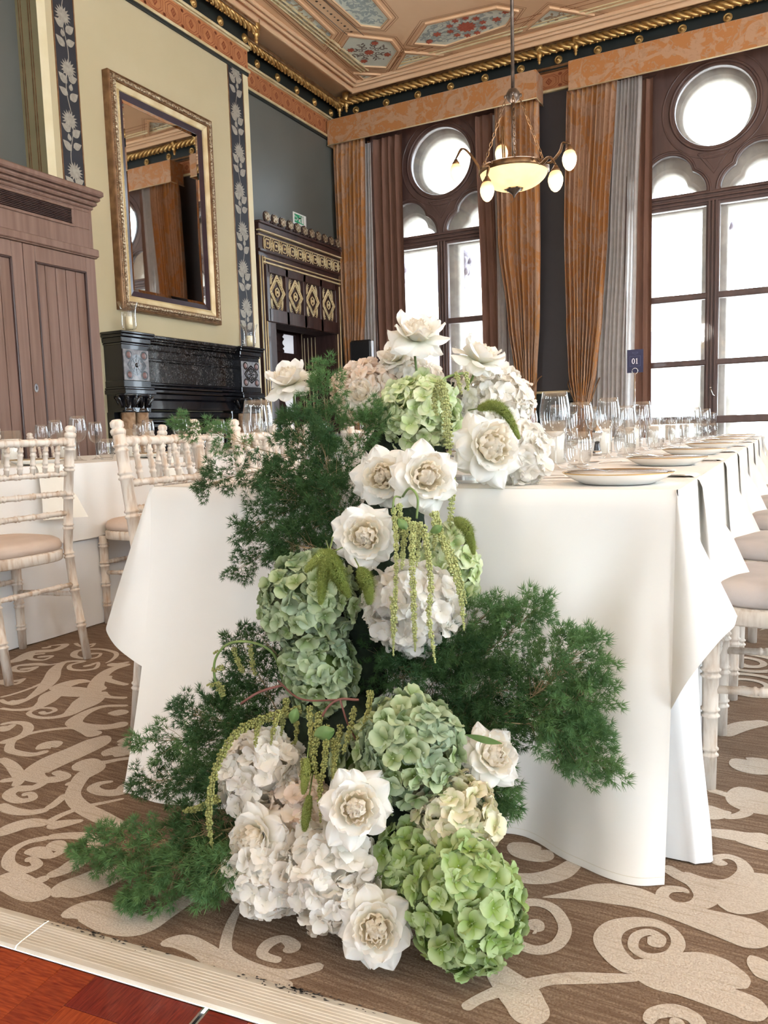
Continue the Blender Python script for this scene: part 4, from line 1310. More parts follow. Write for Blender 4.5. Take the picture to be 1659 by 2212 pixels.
# ---- black marble fireplace
FX = -5.25
fz = [1.8449, 1.7480, 1.6882, 1.4131, 1.3521, 1.2912, 1.1320]
yA0, yA1, yB0, yB1 = 5.115, 5.49, 6.80, 7.19
FT = thing('fireplace', 'black marble fireplace with carved blocks and paired columns under the mirror', 'fireplace', (FX, 6.1, 0))
def ext(mb, prof, y0, y1):
    """profile in (x, z) extruded along y"""
    mb.prism(prof, lambda u, v, d: (u, d, v), y0, y1)
def block(ya, yb):
    B = MB()
    B.box(XB + .001, ya + .03, fz[6] + .0, FX - .03, yb - .03, fz[1])
    for o, za, zb in ((.055, fz[0] - .022, fz[0]), (.045, fz[0] - .05, fz[0] - .022), (.025, fz[1], fz[0] - .05), (.012, fz[1] - .02, fz[1])):
        B.box(XB + .001, ya - o * .5 + .02, za, FX + o - .03, yb + o - .03, zb, .006)
    for o, za, zb in ((.0, fz[4], fz[3]), (.02, fz[4] - .02, fz[4]), (.03, fz[5], fz[4] - .02)):
        B.box(XB + .001, ya + .02 - o * .5, za, FX - .015 + o, yb + o - .02, zb, .005)
    b = build(B, 'marble_block', 'marble_black_plain', FT)
    P = MB(); P.box(FX - .031, ya + .035, fz[3], FX - .016, yb - .035, fz[2], .003)
    p = build(P, 'carved_panel', 'marble_grey_face', b)
    cy, cz, hw, hh = (ya + yb) / 2, (fz[2] + fz[3]) / 2, (yb - ya) / 2 - .07, (fz[2] - fz[3]) / 2 * .78
    Q = MB()
    f_ = lambda u, v, d: (FX - .016 + d, u, v)
    for s in (0, 1):
        k = 1 - .26 * s
        outline(Q, [(cy - hw * k, cz), (cy - hw * k * .8, cz - hh * .3), (cy - hw * .3 * k, cz - hh * .75 * k), (cy, cz - hh * .95 * k), (cy + hw * .3 * k, cz - hh * .75 * k), (cy + hw * .8 * k, cz - hh * .3), (cy + hw * k, cz), (cy + hw * .8 * k, cz + hh * .3), (cy + hw * .3 * k, cz + hh * .75 * k), (cy, cz + hh * .95 * k), (cy - hw * .3 * k, cz + hh * .75 * k), (cy - hw * .8 * k, cz + hh * .3)], .016 - .004 * s, f_, .0015)
    for i in range(8):
        a = i * PI / 4
        Q.prism([(cy + .03 * math.cos(a - .3), cz + .03 * math.sin(a - .3)), (cy + .07 * math.cos(a), cz + .09 * math.sin(a)), (cy + .03 * math.cos(a + .3), cz + .03 * math.sin(a + .3))], f_, .0005, .004)
    Q.lathe([(.022, 0), (.016, .008), (0, .01)], 10, (FX - .016, cy, cz), (1, 0, 0))
    for su in (-1, 1):
        for sv in (-1, 1):
            Q.lathe([(.042, .0012), (.030, .0012)], 12, (FX - .016, cy + su * hw * .78, cz + sv * hh * .82), (1, 0, 0), cap=False)
    build(Q, 'carving', 'marble_black_plain', p)
    Q = MB()
    for su in (-1, 1):
        for sv in (-1, 1):
            Q.lathe([(.03, 0), (.026, .005), (.012, .009), (0, .01)], 10, (FX - .016, cy + su * hw * .78, cz + sv * hh * .82), (1, 0, 0))
    build(Q, 'rose_roundel', 'marble_rose', p)
    for k in (0, 1):
        yc = ya + .095 + k * .165; xc = FX - .065
        c = MB(); c.lathe([(.062, .0), (.062, fz[6])], 16, (xc, yc, 0))
        cc = build(c, 'column', 'marble_beige', FT)
        c = MB(); c.lathe([(.066, 0), (.072, .012), (.066, .024), (.062, .04), (.068, .09), (.085, .135), (.10, .15), (.10, fz[5] - fz[6])], 16, (xc, yc, fz[6] - .005))
        for i in range(8):
            a = 2 * PI * i / 8
            c.tube([(xc + r * math.cos(a), yc + r * math.sin(a), fz[6] + z) for r, z in ((.066, .04), (.078, .08), (.098, .12), (.112, .135), (.112, .118))], [.016, .02, .02, .014, .008], 5)
        build(c, 'capital', 'marble_black_plain', cc)
block(yA0, yA1); block(yB0, yB1)
B = MB()
xb = FX - .14
B.box(XB + .001, yA1 - .04, fz[5] - .08, xb, yB0 + .04, fz[0] - .05)
for o, za, zb in ((.12, fz[0] - .035, fz[0] - .003), (.10, fz[0] - .055, fz[0] - .035), (.075, fz[0] - .075, fz[0] - .055), (.03, fz[1] - .035, fz[0] - .075)):
    B.box(XB + .001, yA1 - .04, za, xb + o, yB0 + .04, zb, .007)
sh = build(B, 'mantel_shelf', 'marble_black', FT)
B = MB(); B.box(xb - .01, yA1 - .04, fz[3] - .01, xb + .012, yB0 + .04, fz[2] - .05, .004); B.box(xb - .01, yA1 - .04, fz[2] - .08, xb + .03, yB0 + .04, fz[2] - .05, .008)
build(B, 'frieze_slab', 'marble_black', FT)
B = MB()
for o, za, zb in ((.05, -.03, 0), (.075, -.06, -.035), (.045, -.10, -.06), (.02, -.16, -.10)):
    B.box(XB + .001, yA1 - .04, fz[3] + za, xb + o, yB0 + .04, fz[3] + zb, .010)
z9 = fz[3] - .16
for o, za, zb in ((.03, -.10, 0.0), (.015, -.18, -.11), (.03, -.22, -.19), (.0, -.27, -.22)):
    B.box(XB + .001, yA1 - .1, z9 + za, xb + o, yB0 + .1, z9 + zb, .012)
for yy in (yA1 - .08, yB0 - .04): B.box(XB + .001, yy, 0, xb + .02, yy + .12, z9, .01)
for yy in (yA1 + .05, yB0 - .12): B.box(XB + .001, yy, 0, xb + .0, yy + .07, z9 - .2, .01)
build(B, 'lower_moulding', 'marble_black_plain', FT)
B = MB(); B.box(XB + .001, yA1 + .1, 0, XB + .02, yB0 - .1, z9 - .27)
build(B, 'firebox', 'mahogany_firebox', FT)
B = MB()
for i in range(34):
    for s in (-1, 1):
        y = yA1 + .12 + i * .03
        if y + s * .5 < yA1 - .3 or y + s * .5 > yB0 + .3: continue
        B.tube([(XB + .05, min(max(y, yA1 + .1), yB0 - .4), z9 - .27), (XB + .05, min(max(y + s * .3, yA1 + .1), yB0 - .4), z9 - .7)], .003, 4)
stuff(build(B, 'wire_grille', 'iron_grille', FT))
B = MB(); B.box(XB + .001, yA0 + .02, 0, FX - .16, yA0 + .2, fz[6]); B.box(XB + .001, yB1 - .2, 0, FX - .16, yB1 - .02, fz[6])
for yc in (yA0 + .18, yB0 + .18): B.box(XB + .001, yc - .17, 0, FX + .01, yc + .17, .2, .01)
build(B, 'pier', 'marble_black_plain', FT)

# ---- hurricane candle vases on the mantel
def hurricane(label, loc):
    t = thing('hurricane_vase', label, 'candle holder', loc, 0, 'hurricane candle vases on the mantel')
    g = MB()
    g.lathe([(.0, .022), (.045, .022), (.060, .03), (.068, .06), (.066, .14), (.070, .20), (.088, .25), (.094, .265)], 22, cap=False)
    link('glass_vase', g.mesh('glass_vase', 'clear_glass'), t)
    g = MB()
    for i in range(3):
        a = 2 * PI * i / 3 + .4
        g.ico((.042 * math.cos(a), .042 * math.sin(a), .011), .012, 1)
    link('foot', g.mesh('foot', 'clear_glass'), t)
    g = MB(); g.lathe([(.034, .023), (.034, .135), (.03, .14), (.0, .137)], 18)
    g2 = link('candle', g.mesh('candle', 'wax_cream'), t)
    g = MB(); g.tube([(0, 0, .137), (.001, 0, .15)], .0018, 5)
    link('wick', g.mesh('wick', 'joint_black'), g2)
    return t
h1 = hurricane('clear hurricane vase with cream candle on the left end of the mantel', (FX - .06, 5.2839, fz[0]))
copy_tree(h1, (FX - .10, 7.1082, fz[0]), 1.0, 'clear hurricane vase with cream candle on the right end of the mantel')

# ---- carved doorcase and the lobby door beyond
DX = -5.55
y0d, y1d = 7.6689, 9.5374
DW = group_root('door_1'); DW.location = (DX, (y0d + y1d) / 2, 0)
zt = (3.3756 + 3.4077) / 2
zg = 3.2685; zfr0 = 3.2314; zfr1 = 3.0781; zm = 2.9697
zp1 = 2.8144; zp0 = 2.3972; zl = DZ
B = MB()
B.box(XR + .001, y0d + .02, zl, DX - .05, y1d - .02, zt - .02)
B.box(XR + .001, y0d + .02, 0, DX - .05, DY0, zl); B.box(XR + .001, DY1, 0, DX - .05, y1d - .02, zl)
for o, a, b in ((.0, zt - .03, zt), (-.015, zg + .02, zt - .03), (-.03, zfr0, zg)): B.box(XR + .001, y0d - o * .3, a, DX + o, y1d + .02, b, .008)
B.box(XR + .001, y0d + .015, zfr1 - .035, DX - .02, y1d, zfr1, .008)
B.box(XR + .001, y0d + .015, zfr1, DX - .045, y1d, zfr0)
dc = build(B, 'doorcase', 'dark_wood', DW)
G = MB()
for z, o, h in ((zg + .004, .0, .016), (zm, -.03, .014), (zm - .05, -.035, .022), (zfr0 - .006, -.022, .010)):
    G.box(DX - .06, y0d + (.0 if z > zm + .1 else .10), z, DX + o, y1d + .015, z + h, .004)
build(G, 'gilt_moulding', 'cream_gilt', dc)
pal = MB()
for i in range(9):
    a = PI / 2 + (i - 4) * .36
    L = .085 if abs(i - 4) < 3 else .06
    pts = []
    for k in range(7):
        t = k / 6
        pts.append((t * L, .012 * math.sin(PI * t ** .7)))
    pts += [(t * L, -.012 * math.sin(PI * t ** .7)) for t in [k / 6 for k in range(5, 0, -1)]]
    pal.prism([(.0 + u * math.cos(a) - w * math.sin(a), .04 + u * math.sin(a) + w * math.cos(a)) for u, w in pts], lambda u, v, d: (d, u, v), .0, .014 - abs(i - 4) * .001)
pal.lathe([(.02, 0), (.014, .018), (0, .02)], 10, (0, 0, .035), (1, 0, 0))
pm = pal.mesh('palmette', 'gold_worn')
bk = MB()
bk.prism([(.062 * math.cos(2 * PI * i / 16), .07 + .068 * math.sin(2 * PI * i / 16)) for i in range(16)], lambda u, v, d: (-.02 + d, u, v), 0, .019)
bk.ico((0, .075, .02), .018, 1)
bkm = bk.mesh('palmette_back', 'dark_wood')
yy = [7.8498, 9.4123]
for i in range(11):
    y = lerp(yy[0], yy[1], i / 9.6)
    o = link('palmette', pm, dc); o.location = Vector((DX - .02, y, zt)) - DW.location
    o2 = link('palmette_back', bkm, dc); o2.location = Vector((DX - .02, y, zt)) - DW.location
rg = MB()
for k in (1, .62):
    pts = [(.072 * k, .05 * k), (.05 * k, .08 * k), (-.05 * k, .08 * k), (-.072 * k, .05 * k), (-.072 * k, -.05 * k), (-.05 * k, -.08 * k), (.05 * k, -.08 * k), (.072 * k, -.05 * k)]
    rg.tube([(0, u, v) for u, v in pts + pts[:1]], .008, 5, cap=False)
rg.lathe([(.02, 0), (.012, .012), (0, .014)], 8, (0, 0, 0), (1, 0, 0))
rg.tube([(0, .072, 0), (0, .098, .025), (0, .124, 0), (0, .098, -.025), (0, .072, 0)], .006, 5, cap=False)
rgm = rg.mesh('chain_ring', 'cream_gilt')
for i in range(10):
    y = lerp(y0d + .19, y1d - .10, i / 9)
    link('chain_ring', rgm, dc).location = Vector((DX - .038, y, (zfr0 + zfr1) / 2)) - DW.location
B = MB()
ya, yb = y0d + .15, 9.4046
pw = (yb - ya) / 4
for i in range(5): B.box(DX - .06, ya + i * pw - .03, zl, DX - .02, ya + i * pw + .03, zm - .06, .006)
B.box(DX - .06, ya, zl, DX - .02, yb, zp0, .006); B.box(DX - .06, ya, zp1, DX - .02, yb, zm - .06, .006)
build(B, 'panel_rail', 'dark_wood', dc)
dm = MB()
hz, hy = (zp1 - zp0) / 2 * .97, pw / 2 * .80
for k, r in ((1, .012), (.72, .007)):
    P = [(0, hz * k), (hy * k, 0), (0, -hz * k), (-hy * k, 0)]
    dm.tube([(.012, u, v) for u, v in P + P[:1]], r, 4, cap=False)
n = 40
for s in range(4):
    P = [(0, hz * .87), (hy * .87, 0), (0, -hz * .87), (-hy * .87, 0), (0, hz * .87)]
    for k in range(9):
        t = (k + .5) / 9
        dm.ico((.012, lerp(P[s][0], P[s + 1][0], t), lerp(P[s][1], P[s + 1][1], t)), .012, 0)
hexa = [(.05 * math.cos(a) * .8, .055 * math.sin(a)) for a in [PI / 6 + i * PI / 3 for i in range(6)]]
dm.tube([(.012, u, v) for u, v in hexa + hexa[:1]], .010, 5, cap=False)
dm.lathe([(.022, 0), (.016, .012), (0, .014)], 8, (.006, 0, 0), (1, 0, 0))
for su in (-1, 1):
    for sv in (-1, 1):
        for r in (.04, .06, .08):
            dm.tube([(.003, su * (hy * .45 + r * math.cos(a) * .7), sv * (hz * .55 + r * math.sin(a) * 1.3)) for a in [-.4 + i * .25 for i in range(9)]], .005, 4)
dmm = dm.mesh('gilt_diamond', 'cream_gilt')
for i in range(4):
    link('gilt_diamond', dmm, dc).location = Vector((DX - .05, ya + (i + .5) * pw, (zp0 + zp1) / 2)) - DW.location
G = MB()
for y in (y0d + .03, y0d + .085, y0d + .13, DY1 + .06, DY1 + .14):
    G.tube([(DX - .045, y, .1), (DX - .045, y, zfr1 - .08 if y < 8.1 else zm - .08)], .009, 6)
build(G, 'gilt_bead', 'cream_gilt', dc)
# lobby: soffit, side panels, glazed inner door
LX = -6.20
ZS = 2.42
B = MB()
B.box(LX, DY0 - .05, ZS, XR - .15, DY1 + .05, ZS + .1); B.box(LX, DY0 - .06, 0, XR - .15, DY0, ZS + .1); B.box(LX, DY1, 0, XR - .15, DY1 + .06, ZS + .1)
B.box(LX - .05, DY0 - .06, 2.26, LX, DY1 + .06, ZS + .1); B.box(LX - .05, 9.31, 0, LX, DY1 + .06, 2.26); B.box(LX - .05, DY0 - .06, 0, LX, DY0 + .05, 2.26)
for z0_, z1_ in ((0, .25), (1.05, 1.2), (1.86, 2.0)): B.box(LX - .05, DY0, z0_, LX, 9.31, z1_)
B.box(LX - .05, DY0, .25, LX, 8.42, 2.26)
B.box(XR - .16, DY1 - .012, 0, DX - .06, DY1, zl); B.box(XR - .16, DY0, 0, DX - .06, DY0 + .012, zl); B.box(XR - .16, DY0, zl - .006, DX - .06, DY1, zl)
lob = build(B, 'lobby_panelling', 'lobby_wood', DW)
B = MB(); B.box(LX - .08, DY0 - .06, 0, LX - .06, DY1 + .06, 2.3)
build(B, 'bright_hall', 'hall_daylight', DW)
G = MB()
for x in (-5.93, -5.99, -6.05, -6.11): G.tube([(x, DY1 - .004, .3), (x, DY1 - .004, ZS - .2)], .006, 5)
G.tube([(-5.91, DY1 - .004, ZS - .14), (-6.15, DY1 - .004, ZS - .14), (-6.15, DY1 - .004, .3)], .006, 5)
build(G, 'gilt_bead', 'cream_gilt', lob)
for yb_ in (8.62, 8.93):
    for z0_, z1_ in ((1.2, 1.86), (2.0, 2.26), (.25, 1.05)):
        zc_, hh = (z0_ + z1_) / 2, (z1_ - z0_) / 2
        B = MB(); B.lathe([(.06, -hh), (.06, -hh * .8), (.04, -hh * .6), (.065, -hh * .4), (.04, -hh * .1), (.04, hh * .1), (.065, hh * .4), (.04, hh * .6), (.06, hh * .8), (.06, hh)], 10, (LX - .02, yb_, zc_))
        build(B, 'turned_baluster', 'lobby_wood', lob)

# ---- emergency exit sign above the doorcase
sx, sy = XR, (8.6651 + 8.9642) / 2
sz1, sz0 = 3.7342, 3.5860
sw = (8.9677 - 8.6633) / 2
t = thing('exit_sign', 'small green and white exit sign on the dark wall above the doorcase', 'sign', (sx, sy, sz0))
B = MB(); B.box(sx + .0005, sy - sw, sz0, sx + .012, sy + sw, sz1, .003)
build(B, 'sign_plate', 'white_plastic', t)
hgt = sz1 - sz0
B = MB(); B.box(sx + .012, sy - sw * .82, sz0 + hgt * .14, sx + .0132, sy + sw * .56, sz1 - hgt * .14)
build(B, 'sign_field', 'sign_green', t)
B = MB()
f_ = lambda u, v, d: (sx + .0132 + d, sy + u * sw, sz0 + v * hgt)
def bar(u0, v0, u1, v1, w):
    dx, dy = (u1 - u0) * sw, (v1 - v0) * hgt
    L = math.hypot(dx, dy); nx, ny = -dy / L * w, dx / L * w
    B.add([f_(u0 + nx / sw, v0 + ny / hgt, .0008), f_(u0 - nx / sw, v0 - ny / hgt, .0008), f_(u1 - nx / sw, v1 - ny / hgt, .0008), f_(u1 + nx / sw, v1 + ny / hgt, .0008)], [(0, 1, 2, 3)])
B.prism([(.03 + .07 * math.cos(2 * PI * i / 10), .74 + .075 * math.sin(2 * PI * i / 10)) for i in range(10)], f_, 0, .0008)
for s in ((.0, .64, -.06, .45, .016), (-.06, .45, .06, .33, .011), (.06, .33, .02, .2, .010), (-.06, .45, -.14, .34, .011), (-.14, .34, -.2, .28, .009), (.0, .62, .12, .52, .008), (.0, .6, -.14, .58, .008), (.30, .22, .30, .80, .012), (.42, .22, .42, .80, .012), (.30, .80, .42, .80, .010), (-.45, .5, -.25, .5, .008), (-.45, .5, -.37, .6, .007), (-.45, .5, -.37, .4, .007)): bar(*s)
build(B, 'running_figure', 'white_plastic', t)
def text_mesh(body, size, m, name='lettering', extrude=.0006, bold=0.0):
    cu = bpy.data.curves.new(name, 'FONT'); cu.body = body; cu.size = size; cu.extrude = extrude; cu.align_x = 'CENTER'; cu.align_y = 'CENTER'; cu.offset = bold
    tmp = bpy.data.objects.new(name, cu); COL.objects.link(tmp)
    dg = bpy.context.evaluated_depsgraph_get()
    me = bpy.data.meshes.new_from_object(tmp.evaluated_get(dg))
    bpy.data.objects.remove(tmp); bpy.data.curves.remove(cu)
    me.materials.clear(); me.materials.append(MATS[m])
    return me
for body, v in (('Fire', .64), ('exit', .36)):
    me = text_mesh(body, hgt * .26, 'white_plastic')
    me.transform(Matrix(((0, 0, 1, 0), (1, 0, 0, 0), (0, 1, 0, 0), (0, 0, 0, 1))))
    o = link('lettering', me, t); o.location = (.0138, -sw * .64, hgt * v)

# ================================================================ CURTAINS AND PELMETS
def pelmet(x0, x1, label):
    y = 9.55
    t = thing('pelmet', label, 'pelmet', ((x0 + x1) / 2, y, 4.79))
    B = MB(); B.box(x0, y, 4.80, x1, y + .03, 5.13, .006); B.box(x0, y + .03, 4.80, x0 + .03, YW - .06, 5.13, .006); B.box(x1 - .03, y + .03, 4.80, x1, YW - .06, 5.13, .006)
    build(B, 'damask_board', 'damask_pelmet', t)
    B = MB(); B.tube([(x0, YW - .06, 4.80), (x0, y, 4.80), (x1, y, 4.80), (x1, YW - .06, 4.80)], .007, 6)
    build(B, 'piping', 'cream_gilt', t)
pelmet(-5.72, -2.79, 'gold damask pelmet over the far left window beside the corner')
pelmet(-2.41, .75, 'gold damask pelmet over the right window behind the glasses')
def curtain(name, label, keys, m, y, folds, amp, seed, cat='curtain', floor_z=.02, pinch=True):
    """keys: (z, x_left, x_right) from top to hem; pleats follow the height"""
    q = random.Random(seed)
    ph = [q.uniform(-.5, .5) for _ in range(12)]
    keys = sorted(keys, key=lambda k: -k[0])
    def xs_at(z):
        for a, b in zip(keys, keys[1:]):
            if a[0] >= z >= b[0]:
                t = (a[0] - z) / (a[0] - b[0]); t = t * t * (3 - 2 * t) * .6 + t * .4
                return lerp(a[1], b[1], t), lerp(a[2], b[2], t)
        return keys[-1][1:] if z < keys[-1][0] else keys[0][1:]
    zt_, zb_ = keys[0][0], keys[-1][0]
    w0 = keys[0][2] - keys[0][1]
    def fn(u, v):
        z = lerp(zt_, zb_, v)
        xl, xr = xs_at(z)
        uu = u + .012 * math.sin(u * 17 + ph[0] * 6) + .010 * math.sin(z * 1.3 + u * 9 + ph[2])
        a = 2 * PI * folds * uu + ph[1] * 3 + .25 * math.sin(z * .9 + ph[3] * 4)
        s = math.sin(a)
        s = math.copysign(abs(s) ** .7, s)
        k = 1.5 * amp * (.55 + .45 * math.sin(u * 6 + ph[4] * 5) ** 2) * (.7 + .6 * (w0 - (xr - xl)) / w0)
        if pinch and v < .05: k *= .45 + 11 * v
        return (lerp(xl, xr, u) + .25 * amp * math.cos(a), y - k * s - .2 * k * math.sin(2.7 * a + ph[5]), z)
    mb = MB(); mb.grid(fn, int(folds * 12), 46)
    o = build(mb, name, m)
    tag(o, label, cat)
    return o
B1 = curtain('curtain', 'brown lining curtain at the left edge of the far left window', [(4.84, -5.24, -4.70), (2.6, -5.22, -4.70), (.02, -5.20, -4.70)], 'curtain_brown', 9.80, 5, .045, 1)
curtain('curtain', 'brown lining curtain at the right edge of the far left window', [(4.84, -3.66, -3.26), (2.5, -3.60, -3.2), (.02, -3.56, -3.2)], 'curtain_brown', 9.80, 4, .04, 2)
c1 = curtain('curtain', 'gold damask curtain hanging in the corner left of the far left window', [(4.84, -5.70, -5.20), (3.0, -5.68, -5.24), (1.6, -5.60, -5.36), (1.15, -5.58, -5.42), (.02, -5.64, -5.34)], 'damask_curtain', 9.66, 8, .04, 3)
c2 = curtain('curtain', 'gold damask tied curtain right of the far left window behind the hanging lamp', [(4.84, -3.36, -2.80), (3.2, -3.34, -2.80), (2.2, -3.22, -2.82), (1.55, -3.12, -2.86), (1.12, -3.02, -2.88), (.9, -3.04, -2.86), (.02, -3.12, -2.80)], 'damask_curtain', 9.66, 9, .045, 4)
c3 = curtain('curtain', 'gold damask tied curtain left of the right window beside the sheer', [(4.84, -2.45, -1.88), (3.2, -2.49, -1.98), (2.2, -2.46, -2.05), (1.55, -2.43, -2.12), (1.12, -2.36, -2.20), (.9, -2.38, -2.16), (.02, -2.46, -2.05)], 'damask_curtain', 9.66, 10, .045, 5)
curtain('curtain', 'brown lining curtain at the left edge of the right window behind the table card', [(4.84, -1.66, -1.50), (2.5, -1.69, -1.50), (.02, -1.70, -1.50)], 'curtain_brown', 9.82, 2, .03, 6)
curtain('sheer_curtain', 'pale grey sheer curtain between gold and brown curtains at the right window', [(4.86, -1.98, -1.61), (3.2, -2.06, -1.66), (1.5, -2.18, -1.68), (.02, -2.22, -1.70)], 'voile_sheer', 9.74, 9, .03, 7, 'sheer curtain')
curtain('sheer_curtain', 'pale sheer curtain showing below the tied gold curtain by the hanging lamp', [(4.8, -3.42, -3.2), (2.5, -3.38, -3.1), (.02, -3.38, -2.98)], 'voile_sheer', 9.76, 6, .02, 8, 'sheer curtain')
curtain('sheer_curtain', 'pale sheer curtain beside the corner gold curtain behind the speaker', [(4.8, -5.34, -5.14), (2.5, -5.40, -5.16), (.02, -5.46, -5.14)], 'voile_sheer', 9.76, 5, .02, 9, 'sheer curtain')
curtain('curtain', 'gold damask curtain right of the right window out at the frame edge', [(4.84, .12, .72), (2.0, .22, .70), (1.1, .5, .66), (.02, .4, .72)], 'damask_curtain', 9.66, 9, .045, 10)
def tieback(c, pts):
    B = MB(); B.tube(spline(pts, 6), .008, 6)
    build(B, 'tieback', 'gold_dark', c)
tieback(c2, [(-3.06, 9.59, 1.08), (-2.98, 9.57, 1.12), (-2.90, 9.58, 1.28), (-2.83, 9.62, 1.46), (-2.80, 9.72, 1.52)])
tieback(c3, [(-2.20, 9.59, 1.08), (-2.28, 9.57, 1.10), (-2.36, 9.58, 1.20), (-2.44, 9.62, 1.38), (-2.46, 9.72, 1.44)])
tieback(c3, [(-2.22, 9.58, 1.08), (-2.16, 9.57, 1.16), (-2.10, 9.62, 1.36), (-2.08, 9.72, 1.46)])

# ---- loudspeaker by the left window
spy = 9.1
spx0, spx1 = -5.2229, -4.8880
spz = 2.0920
t = thing('loudspeaker', 'black column loudspeaker standing before the curtains at the far left window', 'speaker', ((spx0 + spx1) / 2, spy, 0))
B = MB(); B.box(spx0, spy, spz - .95, spx1 - .015, spy + .07, spz, .025)
build(B, 'cabinet', 'black_plastic', t)
B = MB(); B.box(spx1 - .017, spy + .004, spz - .93, spx1, spy + .06, spz - .02, .006)
build(B, 'edge_trim', 'speaker_edge', t)
B = MB(); B.lathe([(.22, 0), (.22, .02), (.03, .035), (.02, .06), (.02, spz - .95)], 16, ((spx0 + spx1) / 2, spy + .035, 0))
build(B, 'stand', 'black_plastic', t)

# ---- hanging lamp: bowl on chains with five egg shades
LY = 6.0
lc = Vector((-1.9354, 6.0000, 2.8235))
rim_r = (-1.6785 - -2.2024) / 2
zball = 3.4020
zrim = 2.8576; zbot = 2.7275
t = thing('hanging_lamp', 'brass hanging lamp with glowing glass bowl and five egg shades', 'chandelier', (lc.x, LY, zbot - .03))
B = MB(); B.tube([(lc.x, LY, ZC), (lc.x, LY, zball)], .014, 8); B.lathe([(.07, ZC - .03), (.05, ZC - .01), (.05, ZC)], 14, (lc.x, LY, 0)); B.tube([(lc.x, LY, zball), (lc.x, LY, zrim - .02)], .016, 8)
build(B, 'rod', 'pewter', t)
B = MB(); B.lathe([(.015, .055), (.035, .045), (.05, .02), (.052, 0), (.045, -.025), (.03, -.042), (.012, -.055)], 16, (lc.x, LY, zball))
for i in range(4):
    a = i * PI / 2 + .3
    B.ico((lc.x + .055 * math.cos(a), LY + .055 * math.sin(a), zball), .014, 1)
build(B, 'ball', 'pewter', t)
def chain(p0, p1):
    B = MB(); p0, p1 = Vector(p0), Vector(p1); d = p1 - p0; n = int(d.length / .036); d_ = d.normalized(); X = d_.orthogonal().normalized(); Y = d_.cross(X)
    for i in range(n):
        c = p0 + d * ((i + .5) / n); w = X if i % 2 else Y
        B.tube([c + d_ * (.024 * math.cos(a)) + w * (.010 * math.sin(a)) for a in [2 * PI * k / 8 for k in range(9)]], .0032, 4, cap=False)
    build(B, 'chain', 'bronze', t)
for i in range(4):
    a = i * PI / 2 + .35
    chain((lc.x + .05 * math.cos(a), LY + .05 * math.sin(a), zball - .01), (lc.x + rim_r * .93 * math.cos(a), LY + rim_r * .93 * math.sin(a), zrim + .01))
dz = zrim - zbot
B = MB(); B.lathe([(rim_r * 1.0, -.03), (rim_r * 1.03, -.02), (rim_r * 1.02, .012), (rim_r * .97, .02), (rim_r * .96, -.01)], 32, (lc.x, LY, zrim), cap=False)
build(B, 'rim', 'bronze', t)
prof = []
for i in range(13):
    a = PI / 2 * i / 12
    prof.append((rim_r * .985 * math.sin(a) ** .9 if i else .0, (zbot - zrim) * math.cos(a) ** 1.15 if i < 12 else 0.0))
B = MB(); B.lathe(prof, 36, (lc.x, LY, zrim - .015), cap=False)
build(B, 'glass_bowl', 'bowl_glass', t)
for i in range(3):
    a = 2 * PI * i / 3 + .6
    B = MB(); B.ico((lc.x + rim_r * .52 * math.cos(a), LY + rim_r * .52 * math.sin(a), zrim - .07), .032, 2)
    build(B, 'bulb', 'bulb_hot', t)
B = MB(); B.lathe([(0, -.075), (.008, -.06), (.014, -.045), (.03, -.03), (.055, -.012), (.062, .0), (.07, .012), (.05, .018), (0, .02)], 14, (lc.x, LY, zbot - .005))
for i in range(7):
    a = 2 * PI * i / 7
    B.ico((lc.x + .062 * math.cos(a), LY + .062 * math.sin(a), zbot), .016, 1)
build(B, 'finial', 'pewter', t)
for (px_a, tip) in enumerate(((-1.4860, 5.9200, 2.9080), (-1.5091, 5.6200, 2.6872), (-2.0457, 5.7000, 2.7230), (-2.5113, 6.2500, 3.0843), (-2.1748, 6.4200, 3.2187))):
    tip = Vector(tip)
    d = Vector((tip.x - lc.x, tip.y - LY, 0)); d.normalize()
    p0 = Vector((lc.x, LY, zrim)) + d * rim_r
    top = tip + Vector((0, 0, .035))
    for s in (-1, 1):
        side = Vector((-d.y, d.x, 0)) * (.008 * s)
        mid = p0 + d * .05
        pts = spline([p0, mid + side + Vector((0, 0, -.01)), mid + d * .07 + side + Vector((0, 0, (top.z - p0.z) * .55)), p0.lerp(top, .75) + Vector((0, 0, max(.04, (top.z - p0.z) * .45))) + side, top], 6)
        if s == -1:
            B = MB()
        B.tube(pts, .007, 5)
    B.lathe([(.012, .03), (.02, .012), (.03, 0), (.032, -.012)], 12, tip)
    B.ico(p0, .016, 1)
    arm = build(B, 'arm', 'bronze', t)
    B = MB(); B.lathe([(.022, -.004), (.04, -.022), (.052, -.055), (.053, -.08), (.046, -.11), (.032, -.135), (.014, -.15), (0, -.153)], 20, tip, cap=False)
    build(B, 'egg_shade', 'egg_glow', arm)
LAMP = t
lt = bpy.data.lights.new('lamp_light', 'POINT'); lt.energy = 22; lt.color = (1.0, .92, .82); lt.shadow_soft_size = .22
lt2 = lt.copy(); lt2.energy = 230  # stronger light for the added lamp copies
lo = bpy.data.objects.new('lamp_light', lt); COL.objects.link(lo); lo.parent = LAMP; lo.location = (0, 0, .42)
for x, y, lb in ((1.9, 6.0, 'added unseen brass hanging lamp lighting the right part of the room'), (1.9, 0.6, 'added unseen brass hanging lamp for light right of the photographer'), (-2.0, -1.6, 'added unseen brass hanging lamp for light behind the photographer')):  # out-of-view copies of the lamp, added to raise the room's light level
    cp = copy_tree(LAMP, (x, y, LAMP.location.z), 0, lb)
    for ch in cp.children:
        if ch.type == 'LIGHT': ch.data = lt2

